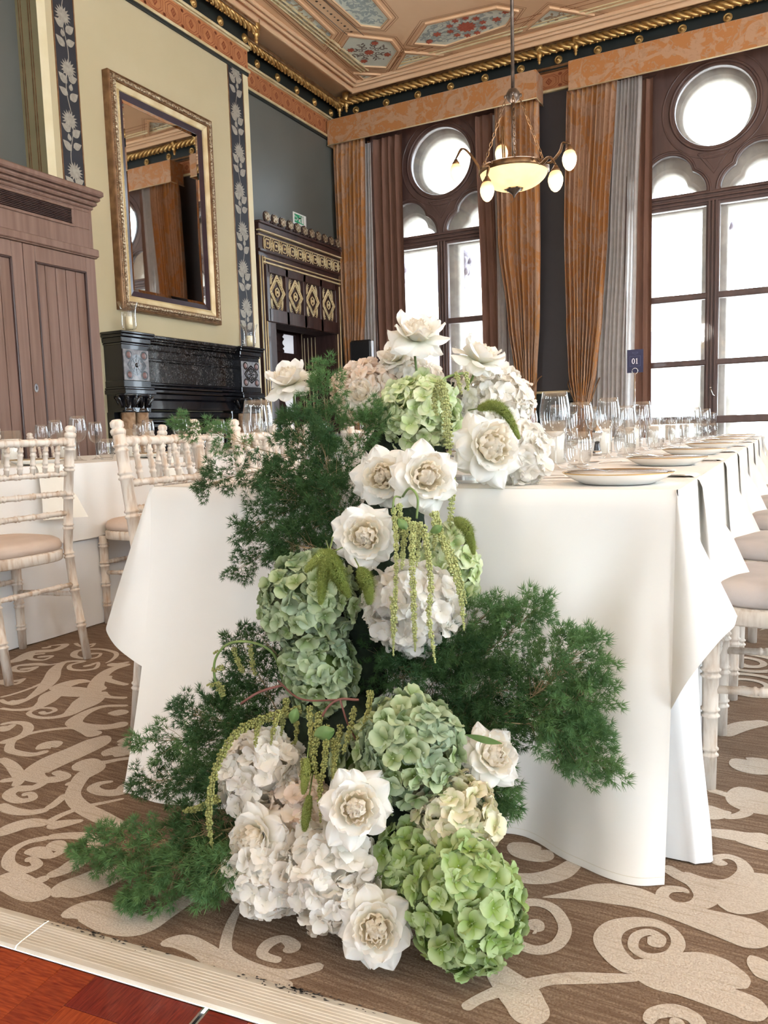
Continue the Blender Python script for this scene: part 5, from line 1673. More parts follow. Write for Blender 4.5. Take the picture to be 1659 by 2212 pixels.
# ================================================================ TABLES
TZ = 0.765
OL, OR_ = Vector((-1.535, 1.57, TZ)), Vector((-.2, 1.635, TZ))
TEND = 7.30
def banquet_table(label, x0, x1, y0, y1, z):
    t = thing('banquet_table', label, 'table', ((x0 + x1) / 2, (y0 + y1) / 2, 0))
    B = MB(); B.box(x0 + .03, y0 + .05, z - .035, x1 - .03, y1 - .05, z - .008, .005)
    build(B, 'tabletop', 'limed_wood', t)
    for x in (x0 + .2, x1 - .2):
        for y in (y0 + .3, y1 - .3):
            B = MB(); B.tube([(x, y, 0), (x, y, z - .03)], .02, 8)
            build(B, 'leg', 'pewter', t)
banquet_table('long banquet table wholly under white cloths behind the flower cascade', -1.53, -.2, 1.65, TEND, TZ)
def skirt(label, x0, x1, y0, y1, z, fx, fy, seed, corner=None):
    """floor-length under-cloth: a closed sheet round the table, flaring and rippling to the floor"""
    q = random.Random(seed)
    r = .05
    per = []
    def edge(a, b, n):
        for i in range(n): per.append((lerp(a[0], b[0], i / n), lerp(a[1], b[1], i / n)))
    edge((x0 + r, y0), (x1 - r, y0), 30)
    for i in range(6): per.append((x1 - r + r * math.sin(PI / 2 * i / 6), y0 + r - r * math.cos(PI / 2 * i / 6)))
    edge((x1, y0 + r), (x1, y1 - r), 90)
    edge((x1 - r, y1), (x0 + r, y1), 14)
    edge((x0, y1 - r), (x0, y0 + r), 60)
    cx, cy = (x0 + x1) / 2, (y0 + y1) / 2
    n = len(per); nv = 14
    ph = [q.uniform(0, 6.28) for _ in range(6)]
    mb = MB()
    v = []
    for j in range(nv + 1):
        t = j / nv
        for i, (x, y) in enumerate(per):
            s = i / n * 2 * PI
            rip = (math.sin(s * 41 + ph[0]) + .6 * math.sin(s * 67 + ph[1])) * .004 * t
            ox = fx * t * (1 if x > cx else -1) if abs(x - cx) > (x1 - x0) / 2 - .06 else 0
            oy = fy * t * (1 if y > cy else -1) if abs(y - cy) > (y1 - y0) / 2 - .06 else 0
            if corner and x > cx and y < y0 + .5:
                k = math.exp(-((y - y0 - .05) / .13) ** 2) * t ** 1.5 * (1 if x > x1 - .12 else max(0, 1 - (x1 - .12 - x) / .1))
                ox += corner[0] * k; oy += corner[1] * k
            nx = rip if abs(x - x1) < .02 or abs(x - x0) < .02 else 0
            ny = rip if abs(y - y0) < .02 else 0
            v.append((x + ox + nx, y + oy + ny, lerp(z, .004, t)))
    f = [(j * n + i, j * n + (i + 1) % n, (j + 1) * n + (i + 1) % n, (j + 1) * n + i) for j in range(nv) for i in range(n)]
    f.append(tuple(range(n)))
    mb.add(v, f, True)
    o = build(mb, 'table_skirt', 'cloth_skirt')
    tag(o, label, 'tablecloth')
    return o
skirt('bluish white floor-length under-cloth showing at the right corner of the main table', -1.52, -.212, 1.69, TEND - .02, TZ - .004, .035, .03, 1, (.055, -.06))
# ---- ivory overlay cloth with a hanging fold at each front corner
mb = MB()
hemp = [(-1.487, 1.357), (-1.405, 1.358), (-1.25, 1.385), (-1.05, 1.44), (-.85, 1.51), (-.70, 1.553), (-.577, 1.568), (-.525, 1.576), (-.448, 1.562), (-.372, 1.537), (-.31, 1.51), (-.246, 1.502), (-.199, 1.515)]
HS = spline([(x, y, 0) for x, y in hemp], 8)
def hem(u):
    k = u * (len(HS) - 1); i = min(int(k), len(HS) - 2); return HS[i].lerp(HS[i + 1], k - i)
TOPU = [(h[0] + 1.487) / (1.487 - .199) for h in hemp]
def front(u, v):
    h = hem(u)
    s = min(1, max(0, (h.x + 1.487) / (1.487 - .199)))
    tp = OL.lerp(OR_, s)
    f = v ** 1.7
    x = lerp(tp.x, h.x, f); y = lerp(tp.y, h.y, f)
    y -= .028 * v * math.exp(-((s - (.985 - .12 * v)) / (.02 + .05 * v)) ** 2)
    y += .020 * math.sin(PI * v) * math.exp(-((s - (.95 - .18 * v)) / .05) ** 2)
    y += .006 * math.sin(s * 23 + 1.5 * v) * v + .004 * math.sin(s * 51) * v
    z = TZ - (TZ - .003) * v
    if v < .04:
        k = v / .04; y += .012 * (1 - k) ** 2; z += .004 * (1 - (1 - k) ** 2) * 0
    return (x, y - .004, z)
mb.grid(front, 96, 40)
# table top
mb.grid(lambda u, v: (lerp(-1.536, -.195, u), lerp(lerp(OL.y, OR_.y, u) + .008, TEND, v), TZ + .0006 * math.sin(u * 19 + v * 31)), 14, 40)
def ear(O, edge, back, hem_pts):
    H = spline(hem_pts, 8)
    def fn(u, v):
        k = u * (len(H) - 1); i = min(int(k), len(H) - 2)
        h = H[i].lerp(H[i + 1], k - i)
        p = O.lerp(h, v)
        vr = (TZ - H[0].z) / (TZ - .003)
        p += (Vector(front(edge, v * vr)) - O.lerp(H[0], v)) * (1 - u) ** 2
        p.y -= .035 * math.sin(PI * u) * math.sin(PI * v * .5) * (1 - .35 * u)
        if u > .85: p.y += .03 * ((u - .85) / .15) ** 2 * v
        return p
    mb.grid(fn, 26, 26)
    B0, B1 = H[-1], Vector(back)
    mb.grid(lambda u, v: (O + Vector((0, .02 * u, 0))).lerp(B0.lerp(B1, u), v) + Vector((0, .03 * u * v * .3 + .03 * v, 0)), 10, 20)
ear(OR_ + Vector((0, -.004, -.004)), 1.0, (-.205, 1.95, .42), [(-0.2036, 1.5350, 0.3307), (-0.1751, 1.5600, 0.3876), (-0.1451, 1.5900, 0.4342), (-0.1112, 1.6300, 0.4773), (-0.0921, 1.6550, 0.4936), (-0.0879, 1.6650, 0.5048)])
ear(OL + Vector((0, -.004, -.004)), 0.0, (-1.535, 1.95, .42), [(-1.5122, 1.4600, 0.2959), (-1.5709, 1.4900, 0.3162), (-1.6313, 1.5200, 0.3355), (-1.7129, 1.5700, 0.3508), (-1.7573, 1.6000, 0.3558), (-1.7818, 1.6200, 0.3628)])
for X, sg in ((-.2, 1), (-1.53, -1)):
    mb.grid(lambda u, v: (X + sg * (.003 + .022 * v + .006 * v * math.sin(u * 150) + .005 * v * math.sin(u * 91 + 1)), lerp(1.637, TEND, u), TZ - v * .37), 170, 8)
overlay = build(mb, 'tablecloth', 'cloth_overlay')
tag(overlay, 'ivory tablecloth with folded hanging corners on the main table under the flowers', 'tablecloth')
mb = MB()
def hemband(fn, n, u0=0.0, u1=1.0):
    for i in range(n):
        a, b = lerp(u0, u1, i / n), lerp(u0, u1, (i + 1) / n)
        p, q_ = Vector(fn(a, .982)), Vector(fn(b, .982))
        o = Vector((0, -.0012, 0)); w = Vector((0, 0, .0012))
        mb.add([p + o, q_ + o, q_ + o + w, p + o + w], [(0, 1, 2, 3)])
hemband(front, 90)
build(mb, 'hem', 'hem_stitch', overlay)

# ---- second table on the left
LZ = .785
banquet_table('second banquet table under white cloths at the left behind chairs', -4.3, -3.0, -.6, 7.0, LZ)
skirt('white floor-length under-cloth of the second table at the left', -4.28, -3.0, -.6, 7.0, LZ - .004, .035, .03, 5)
def overlay_left(label, y0, y1, drop, dz):
    mb = MB()
    xl, xr = -4.31 - dz, -2.985 + dz
    mb.grid(lambda u, v: (lerp(xl, xr, u), lerp(y0, y1, v), LZ + dz * .3), 2, 12)
    for X, s in ((xr, 1), (xl, -1)):
        mb.grid(lambda u, v: (X + s * (.004 + .012 * v + .005 * v * math.sin(u * 60 + 1)), lerp(y0, y1, u), LZ + dz * .3 - drop * v), 60, 8)
    o = build(mb, 'tablecloth', 'cloth_overlay'); tag(o, label, 'tablecloth')
overlay_left('white overlay cloth with the shorter drop at the near end of the left table', -.6, 2.05, .30, .001)
overlay_left('white overlay cloth with the deeper drop along the far part of the left table', 1.97, 7.0, .36, .004)

# ================================================================ CHAIRS
def bamboo(mb, pts, r, rings, n=8, r1=None):
    """turned bamboo-style stick: pairs of rings along a polyline"""
    P = [Vector(p) for p in pts]
    seg = [(P[i + 1] - P[i]).length for i in range(len(P) - 1)]
    tot = sum(seg)
    def at(t):
        d = t * tot
        for i, s in enumerate(seg):
            if d <= s or i == len(seg) - 1: return P[i].lerp(P[i + 1], d / s)
            d -= s
    r1 = r1 or r
    ks = {0.0: 1, 1.0: 1}
    acc = 0
    for s in seg[:-1]:
        acc += s; ks[acc / tot] = 1
    e = .006 / tot
    for t in rings:
        for o, k in ((-2.2, 1), (-1.7, 1.22), (-.9, 1.22), (-.5, .98), (.5, .98), (.9, 1.22), (1.7, 1.22), (2.2, 1)):
            if 0 < t + o * e < 1: ks[t + o * e] = k
    T = sorted(ks)
    mb.tube([at(t) for t in T], [ks[t] * lerp(r, r1, t) for t in T], n)
def make_chair(name, label, wood, fabric, group):
    t = thing(name, label, 'chair', (0, 0, 0), 0, group)
    for s in (-1, 1):
        B = MB(); bamboo(B, [(s * .185, .165, 0), (s * .18, .165, .43)], .0165, (.22, .45, .68, .9), 8, .021)
        link('front_leg', B.mesh('front_leg', wood), t)
        B = MB(); bamboo(B, [(s * .182, -.235, 0), (s * .178, -.19, .30), (s * .175, -.175, .46), (s * .172, -.205, .70), (s * .168, -.24, .915)], .0165, (.16, .32, .47, .60, .735, .86, .95), 8, .019)
        B.lathe([(.014, 0), (.022, .006), (.024, .014), (.022, .02), (.016, .024), (.021, .03), (.021, .042), (.012, .05), (0, .051)], 10, (s * .168, -.24, .905), (0, -.15, 1))
        link('rear_leg', B.mesh('rear_leg', wood), t)
        B = MB(); bamboo(B, [(s * .18, .165, .25), (s * .178, -.19, .27)], .011, (.3, .7), 6)
        link('side_stretcher', B.mesh('side_stretcher', wood), t)
    B = MB(); bamboo(B, [(-.183, .165, .30), (.183, .165, .30)], .011, (.2, .5, .8), 6)
    link('front_stretcher', B.mesh('front_stretcher', wood), t)
    B = MB(); bamboo(B, [(-.178, -.19, .31), (.178, -.19, .31)], .011, (.2, .5, .8), 6)
    link('rear_stretcher', B.mesh('rear_stretcher', wood), t)
    def sq(a, rx, ry, p=3.2):
        c, s_ = math.cos(a), math.sin(a)
        return (math.copysign(abs(c) ** (2 / p), c) * rx, math.copysign(abs(s_) ** (2 / p), s_) * ry)
    def slab(rs):
        B = MB(); n = 28; v = []
        for k, z in rs:
            for i in range(n):
                x, y = sq(2 * PI * i / n, .205 * k, .20 * k)
                v.append((x * (1 + .04 * y / .2), y, z))
        f = [(j * n + i, j * n + (i + 1) % n, (j + 1) * n + (i + 1) % n, (j + 1) * n + i) for j in range(len(rs) - 1) for i in range(n)]
        f += [tuple(range(n - 1, -1, -1)), tuple((len(rs) - 1) * n + i for i in range(n))]
        B.add(v, f, True); return B
    B = slab([(.97, .415), (1.0, .42), (1.0, .452), (.97, .458)])
    link('seat_frame', B.mesh('seat_frame', wood), t)
    B = slab([(.93, .458), (.985, .466), (.99, .482), (.95, .500), (.86, .510), (.6, .515), (.2, .516)])
    link('seat_cushion', B.mesh('seat_cushion', fabric), t)
    def yb(z): return lerp(-.175, -.205, (z - .46) / .24) if z < .70 else lerp(-.205, -.24, (z - .70) / .215)
    for z, r in ((.89, .0145), (.765, .011), (.685, .011), (.605, .011)):
        B = MB(); bamboo(B, [(-.17, yb(z), z), (.17, yb(z), z)], r, (.12, .31, .5, .69, .88), 7)
        link('back_rail', B.mesh('back_rail', wood), t)
    B = MB(); bamboo(B, [(0, yb(.775), .77), (0, yb(.885), .885)], .010, (.28, .72), 6)
    me = B.mesh('spindle', wood)
    for i in range(5):
        link('spindle', me, t).location = ((i - 2) * .056, 0, 0)
    return t
ORD = ['nearest', 'second', 'third', 'fourth', 'fifth', 'sixth', 'seventh', 'eighth', 'ninth', 'tenth', 'eleventh', 'twelfth']
ch0 = make_chair('banquet_chair', 'nearest limed chair with grey seat pad at the right side of the main table', 'limed_wood_grey', 'velvet_grey', 'chairs along the right side of the main table')
yc = 2.15
ch0.location = (.005, 2.17, 0); ch0.rotation_euler = (0, 0, PI / 2)
for k, y in enumerate((2.86, 3.60, 4.33, 5.05, 5.77, 6.49)):
    copy_tree(ch0, ((.015, .045, .02, .02, .03, .025)[k], y, 0), PI / 2, '%s limed chair with grey seat pad along the right side of the main table' % ORD[k + 1])
chl = make_chair('banquet_chair', 'limed chair with pink beige pad at the left frame edge facing the left table', 'limed_wood', 'velvet_pink_beige', 'chairs between the two tables')
chl.location = (-2.785, 2.01, 0); chl.rotation_euler = (0, 0, PI / 2)
for x, y, rz, lb in (
    (-1.54, 1.87, -PI / 2, 'nearest limed chair at the left side of the main table, above the hanging cloth corner'),
    (-1.54, 2.42, -PI / 2, 'second limed chair at the left side of the main table beside the fern spray'),
    (-2.785, 2.86, PI / 2, 'limed chair at the left table seen behind the nearest main table chair'),
    (-1.54, 3.25, -PI / 2, 'third limed chair at the left side of the main table behind the flowers'),
    (-2.785, 3.72, PI / 2, 'third limed chair along the near side of the left table'),
    (-2.785, 4.58, PI / 2, 'fourth limed chair along the near side of the left table'),
    (-2.785, 5.44, PI / 2, 'fifth limed chair along the near side of the left table'),
    (-4.52, 3.05, -PI / 2, 'limed chair on the far side of the left table near the cupboard'),
    (-4.52, 3.9, -PI / 2, 'limed chair on the far side of the left table before the fireplace'),
    (-4.52, 4.75, -PI / 2, 'limed chair on the far side of the left table at its far end')):
    copy_tree(chl, (x, y, 0), rz, lb)

# ================================================================ TABLEWARE
def proto(name, parts, label, cat, group):
    t = thing(name, label, cat, (0, 0, 0), 0, group)
    for pn, mesh in parts: link(pn, mesh, t)
    return t
def lathe_mesh(name, prof, m, n=24, cap=False):
    B = MB(); B.lathe(prof, n, cap=cap); return B.mesh(name, m)
bowl_l = lathe_mesh('bowl', [(.004, .098), (.016, .102), (.030, .113), (.041, .133), (.0455, .158), (.0445, .185), (.040, .212), (.036, .234), (.0352, .234), (.0392, .212), (.0437, .185), (.0447, .158)], 'clear_glass')
stem_l = lathe_mesh('stem', [(.0, .001), (.037, .0012), (.037, .0025), (.02, .005), (.008, .012), (.0045, .022), (.004, .06), (.0048, .092), (.008, .100)], 'clear_glass')
bowl_s = lathe_mesh('bowl', [(.004, .09), (.015, .094), (.027, .104), (.036, .122), (.0395, .143), (.0385, .168), (.035, .190), (.032, .205), (.0312, .205), (.0342, .19), (.0377, .168)], 'clear_glass')
stem_s = lathe_mesh('stem', [(.0, .001), (.034, .0012), (.034, .0025), (.018, .005), (.007, .011), (.004, .02), (.0038, .055), (.0045, .085), (.007, .092)], 'clear_glass')
tumb = lathe_mesh('glass_body', [(.0, .010), (.026, .010), (.034, .016), (.041, .035), (.043, .055), (.041, .085), (.036, .112), (.0352, .112), (.040, .085), (.042, .055), (.040, .035), (.033, .018)], 'clear_glass')
tbase = lathe_mesh('thick_base', [(.0, .0006), (.027, .001), (.032, .006), (.030, .012), (.0, .011)], 'clear_glass')
plate_m = lathe_mesh('plate_body', [(.0, .006), (.072, .006), (.078, .0), (.082, .002), (.10, .010), (.122, .024), (.1225, .0255), (.10, .014), (.08, .009), (.0, .009)], 'porcelain', 40)
rim_m = lathe_mesh('gilt_rim', [(.1205, .0236), (.1232, .0248), (.1228, .0266), (.1195, .0248)], 'gilt_rim', 40)
cyl_m = lathe_mesh('glass_cylinder', [(.0, .003), (.040, .003), (.0425, .006), (.0425, .15), (.041, .15), (.041, .006)], 'frosted_cylinder', 24)
wax_m = lathe_mesh('pillar_candle', [(.0, .005), (.036, .005), (.036, .108), (.033, .113), (.0, .110)], 'wax', 20)
def cutlery():
    out = {}
    def handle(B, L, y0=0.0):
        n = 8
        pts = [(lerp(0, L, i / n), 0, .003 + .002 * math.sin(PI * i / n)) for i in range(n + 1)]
        for i in range(n):
            w0 = .0032 + .0050 * (1 - i / n) ** 1.5; w1 = .0032 + .0050 * (1 - (i + 1) / n) ** 1.5
            a, b = pts[i], pts[i + 1]
            B.add([(a[0], -w0, a[2]), (a[0], w0, a[2]), (b[0], w1, b[2]), (b[0], -w1, b[2]), (a[0], -w0, a[2] - .002), (a[0], w0, a[2] - .002), (b[0], w1, b[2] - .002), (b[0], -w1, b[2] - .002)], [(0, 3, 2, 1), (4, 5, 6, 7), (0, 4, 7, 3), (1, 2, 6, 5)], True)
    B = MB(); handle(B, .13)
    for i in range(6):
        t0, t1 = i / 6, (i + 1) / 6
        w = lambda t: .0033 + .010 * math.sin(PI / 2 * min(1, t * 1.4))
        B.add([(.13 + .03 * t0, -w(t0), .004 + .006 * t0), (.13 + .03 * t0, w(t0), .004 + .006 * t0), (.13 + .03 * t1, w(t1), .004 + .006 * t1), (.13 + .03 * t1, -w(t1), .004 + .006 * t1)], [(0, 3, 2, 1)], True)
    for k in range(4):
        y = -.0099 + k * .0066
        B.tube([(.158, y, .0095), (.175, y, .0085), (.192, y * .95, .012), (.202, y * .93, .016)], [.0018, .0016, .0014, .0008], 4)
    out['fork'] = B.mesh('fork', 'steel')
    B = MB(); handle(B, .13)
    B.add([(.13, -.003, .005), (.215, -.002, .005), (.235, .006, .005), (.225, .012, .005), (.14, .011, .005), (.13, .004, .005), (.13, -.003, .0035), (.215, -.002, .0035), (.235, .006, .0035), (.225, .012, .0035), (.14, .011, .0035), (.13, .004, .0035)], [(5, 4, 3, 2, 1, 0), (6, 7, 8, 9, 10, 11)] + [(i, (i + 1) % 6, 6 + (i + 1) % 6, 6 + i) for i in range(6)])
    out['knife'] = B.mesh('knife', 'steel')
    B = MB(); handle(B, .12)
    B.grid(lambda u, v: (.115 + .055 * v, .0185 * math.sin(PI * v ** .8) * math.cos(PI * (1 - u)) , .006 - .006 * math.sin(PI * v) * math.sin(PI * u) + .003), 10, 10)
    out['spoon'] = B.mesh('spoon', 'steel')
    return out
CUT = cutlery()
first_obj = {}
def put(kind, maker, loc, rz, label, group):
    if kind not in first_obj:
        o = maker(label, group); first_obj[kind] = o
        o.location = loc; o.rotation_euler = (0, 0, rz)
        o['label'] = label; o['group'] = group
        return o
    return copy_tree(first_obj[kind], loc, rz, label, group)
mk_l = lambda l, g: proto('wine_glass', [('bowl', bowl_l), ('stem', stem_l)], l, 'wine glass', g)
mk_s = lambda l, g: proto('wine_glass', [('bowl', bowl_s), ('stem', stem_s)], l, 'wine glass', g)
mk_t = lambda l, g: proto('water_tumbler', [('glass_body', tumb), ('thick_base', tbase)], l, 'tumbler', g)
mk_p = lambda l, g: proto('dinner_plate', [('plate_body', plate_m), ('gilt_rim', rim_m)], l, 'plate', g)
mk_c = lambda l, g: proto('candle_cylinder', [('glass_cylinder', cyl_m), ('pillar_candle', wax_m)], l, 'candle holder', g)
def one(kind, nm, cat):
    def f(l, g):
        o = link(nm, CUT[kind]); return tag(o, l, cat, g)
    return f
def napkin_mesh(drop, width=.15, reach=.24, flare=.05, seed=0):
    """folded linen strip: lies on the table, bends over the edge and hangs with a flared end; local x=0 at the edge"""
    q = random.Random(seed); a = q.uniform(-1, 1)
    B = MB()
    L = reach + drop
    def fn(u, v):
        s = v * L
        w = width * (.5 + .5 * min(1, s / reach) ** 1.0 * .7) + (flare * max(0, (s - reach) / drop))
        y = (u - .5) * w
        if s < reach - .02: x, z = s - reach, .0035 + .004 * math.sin(PI * min(1, s / reach))
        else:
            k = s - (reach - .02)
            if k < .05:
                an = k / .05 * PI / 2
                x, z = -.02 + .034 * math.sin(an), .0035 - .034 * (1 - math.cos(an))
            else:
                x = .014 + .05 * (.25 + .75 * u) * ((k - .05) / drop) ** 1.3; z = .0035 - .034 - (k - .05)
                x += (.012 + .004 * math.sin(u * 5 + a) + .075 * u ** 1.5 * ((k - .05) / drop)) * min(1, (k - .05) / .12)
        return (x, y + .02 * a * max(0, s - reach), z)
    B.grid(fn, 12, 30)
    return B.mesh('napkin', 'napkin_linen')
G_ = 'place settings along the right side of the main table'
near = 4
for k in range(7):
    y = 1.80 + .775 * k
    who = ORD[k]
    far = k >= near
    def lab(what):
        return '%s, %s setting from the flowers, right side of main table' % (what, who)
    put('plate', mk_p, (-.345, y, TZ + .001), 0, lab('gold-rimmed white plate'), 'gold rimmed plates on the main table')
    put('fork', one('fork', 'fork', 'fork'), (-.235, y - .03, TZ + .0255), PI - .02, lab('steel fork across the plate'), 'forks on the main table')
    put('knife', one('knife', 'knife', 'knife'), (-.225, y + .012, TZ + .0255), PI + .04, lab('steel knife across the plate'), 'knives on the main table')
    put('knife', None, (-.215, y + .20, TZ + .003), PI + .03, lab('steel knife beyond the plate'), 'knives on the main table')
    put('spoon', one('spoon', 'spoon', 'spoon'), (-.455, y + .10, TZ + .003), PI + .45, lab('steel dessert spoon above the plate'), 'spoons on the main table')
    put('fork', None, (-.52, y + .20, TZ + .003), -2.6, lab('small dessert fork above the plate'), 'forks on the main table')
    put('wine_l', mk_l, (-.635, y + .54, TZ + .001), k * .7, lab('large wine glass'), 'wine glasses on the main table')
    put('wine_s', mk_s, (-.60, y + .72, TZ + .001), k * .9, lab('smaller wine glass'), 'wine glasses on the main table')
    put('tumbler', mk_t, (-.585, y + .62, TZ + .001), k * .3, lab('stemless water tumbler'), 'tumblers on the main table')
    o = link('napkin', napkin_mesh(.30, .15, .25, .05, k)); o.location = (-.198, (2.06, 2.88, 3.62, 4.40, 5.17, 5.94, 6.71)[k], TZ + .002)
    tag(o, '%s ivory linen napkin draped over the right table edge' % who, 'napkin', 'napkins hanging from the main table')
GL = 'place settings along the left side of the main table'
for k in range(6):
    y = 3.05 + .775 * k
    who = ORD[k]
    lab = lambda what: '%s, %s setting on the left side of main table' % (what, who)
    put('wine_l', mk_l, (-1.02, y, TZ + .001), k, lab('large wine glass'), 'wine glasses on the main table')
    put('wine_s', mk_s, (-1.10, y - .22, TZ + .001), k, lab('smaller wine glass'), 'wine glasses on the main table')
    put('tumbler', mk_t, (-1.13, y - .1, TZ + .001), k, lab('stemless water tumbler'), 'tumblers on the main table')
    put('plate', mk_p, (-1.36, y - .35, TZ + .001), 0, lab('gold-rimmed white plate'), 'gold rimmed plates on the main table')
put('wine_l', mk_l, (-1.4138, 1.8981, 0.7660), 0, 'large wine glass at the left front end of the main table behind fern sprays', 'wine glasses on the main table')
for k in range(6):
    put('candle', mk_c, ((-.735, -.745, -.76, -.78, -.78, -.78)[k], 2.70 + .83 * k, TZ + .001), 0, '%s white pillar candle in a glass cylinder along the middle of the main table' % ORD[k], 'candle cylinders on the main table')
# pepper and salt mills by the candles
mill_b = lathe_mesh('mill_body', [(.0, 0), (.018, 0), (.019, .004), (.016, .03), (.012, .05), (.016, .07), (.018, .085), (.0, .086)], 'clear_glass', 16)
mill_f = lathe_mesh('mill_base', [(.0, .0), (.0185, .0), (.0185, .02), (.0, .02)], 'chrome', 16, True)
mill_c = lathe_mesh('mill_cap', [(.0, .086), (.02, .086), (.022, .10), (.017, .115), (.006, .12), (.005, .128), (.0, .13)], 'chrome', 16)
mill_p = lathe_mesh('peppercorns', [(.0, .022), (.014, .022), (.011, .045), (.010, .06), (.0, .062)], 'joint_black', 12)
mill_q = lathe_mesh('salt_crystals', [(.0, .022), (.014, .022), (.011, .045), (.010, .06), (.0, .062)], 'wax', 12)
for i, (x, y, m_, lb) in enumerate(((-.79, 2.58, mill_p, 'clear pepper mill with black corns beside the white hydrangeas on the main table'), (-.73, 3.36, mill_p, 'clear pepper mill with black corns by the second candle on the main table'), (-.80, 2.68, mill_q, 'clear salt mill beside the nearest candle on the main table'))):
    t = proto('spice_mill', [('mill_body', mill_b), ('mill_base', mill_f), ('mill_cap', mill_c), ('contents', m_)], lb, 'mill', None)
    t.location = (x, y, TZ + .001)
# ---- table number card on a tall stand
cy_ = 5.2
cc = Vector((-0.8908, 5.2000, 1.2915)); cw = (-0.8398 - -0.9395) / 2; chh = (1.3613 - 1.2158) / 2
t = thing('table_number', 'navy table number card reading 01 on a chrome ring stand among the glasses', 'sign', (cc.x, cy_, TZ))
B = MB(); B.box(cc.x - cw, cy_ - .001, cc.z - chh, cc.x + cw, cy_ + .001, cc.z + chh)
build(B, 'card', 'navy_card', t)
B = MB(); nh = chh * .24; fcard = lambda u, v, d: (cc.x + u, cy_ - .0012 - d, cc.z + v)
n = 28
oo = [(-nh * .62 + nh * .56 * math.cos(2 * PI * i / n), nh * math.sin(2 * PI * i / n)) for i in range(n)]
ii = [(-nh * .62 + nh * .27 * math.cos(2 * PI * i / n), nh * .80 * math.sin(2 * PI * i / n)) for i in range(n)]
B.add([fcard(u, v, .0006) for u, v in oo + ii], [(i, (i + 1) % n, n + (i + 1) % n, n + i) for i in range(n)])
for poly in ([(nh * .46, -nh), (nh * .74, -nh), (nh * .74, nh), (nh * .62, nh), (nh * .46, nh * .8)], [(nh * .24, -nh), (nh * .98, -nh), (nh * .98, -nh * .86), (nh * .24, -nh * .86)], [(nh * .20, nh * .62), (nh * .46, nh * .62), (nh * .50, nh * .76), (nh * .62, nh), (nh * .40, nh * .80), (nh * .20, nh * .76)]):
    B.add([fcard(u, v, .0006) for u, v in poly], [tuple(range(len(poly)))])
build(B, 'numerals', 'white_ink', t)
B = MB()
outline(B, [(cc.x - cw * .68, cc.z - chh * .44), (cc.x + cw * .68, cc.z - chh * .44), (cc.x + cw * .68, cc.z + chh * .44), (cc.x - cw * .68, cc.z + chh * .44)], .0022, lambda u, v, d: (u, cy_ - .001 - d, v), .0006)
outline(B, [(cc.x - .018, cc.z + chh * .78), (cc.x - .018, cc.z + chh * .68), (cc.x, cc.z + chh * .58), (cc.x + .018, cc.z + chh * .68), (cc.x + .018, cc.z + chh * .78)], .0022, lambda u, v, d: (u, cy_ - .001 - d, v), .0006)
build(B, 'card_border', 'card_line', t)
B = MB(); rr = cw * .36; zr = cc.z - chh * .86
B.tube([(cc.x + rr * math.cos(a), cy_ - .006, zr + rr * math.sin(a)) for a in [2 * PI * i / 20 for i in range(21)]], .0022, 6, cap=False)
B.tube([(cc.x, cy_ - .006, TZ + .004), (cc.x, cy_ - .006, zr - rr)], .0042, 8)
B.lathe([(.0, 0), (.045, 0), (.045, .006), (.01, .01), (.004, .02)], 20, (cc.x, cy_ - .006, TZ + .001))
build(B, 'ring_stand', 'chrome', t)
# ---- left table
for k in range(7):
    y = 1.55 + .775 * k
    who = ORD[k]
    lab = lambda what: '%s, %s setting on near side of left table' % (what, who)
    put('wine_l', mk_l, (-3.30, y + .55, LZ + .002), k, lab('large wine glass'), 'wine glasses on the left table')
    put('wine_s', mk_s, (-3.36, y + .72, LZ + .002), k, lab('smaller wine glass'), 'wine glasses on the left table')
    put('tumbler', mk_t, (-3.22, y + .66, LZ + .002), k, lab('stemless water tumbler'), 'tumblers on the left table')
    put('plate', mk_p, (-3.14, y + .16, LZ + .002), 0, lab('gold-rimmed white plate'), 'gold rimmed plates on the left table')
    put('spoon', None, (-3.26, y + .28, LZ + .003), 1.2, lab('steel dessert spoon'), 'spoons on the left table')
    if k < 6:
        o = link('napkin', napkin_mesh(.24, .15, .2, .04, 20 + k)); o.location = (-2.968, y + .86, LZ + .003)
        tag(o, '%s ivory linen napkin hanging over the near edge of the left table' % who, 'napkin', 'napkins hanging from the left table')
    lab2 = lambda what: '%s, %s setting on far side of left table' % (what, who)
    put('wine_l', mk_l, (-3.98, y + .2, LZ + .002), k, lab2('large wine glass'), 'wine glasses on the left table')
    put('wine_s', mk_s, (-3.92, y + .05, LZ + .002), k, lab2('smaller wine glass'), 'wine glasses on the left table')
for k in range(12):
    cd = put('candle', mk_c, (-3.46 + .05 * (k % 3 - 1), 1.72 + .42 * k, LZ + .002), 0, '%s white pillar candle in a glass cylinder from the near end of the left table' % ORD[k], 'candle cylinders on the left table'); cd.scale = (1.2, 1.2, 1.1)

# ================================================================ THE FLOWER CASCADE
def frame_of(axis):
    Z = Vector(axis).normalized()
    X = Z.cross(Vector((0, 0, 1)))
    X = X.normalized() if X.length > .05 else Vector((1, 0, 0))
    return X, Z.cross(X), Z
def facing(a, b, c):
    """direction from parts to the right, up and towards the photographer"""
    return (RIGHT * a + UP * b + FRONT * c).normalized()

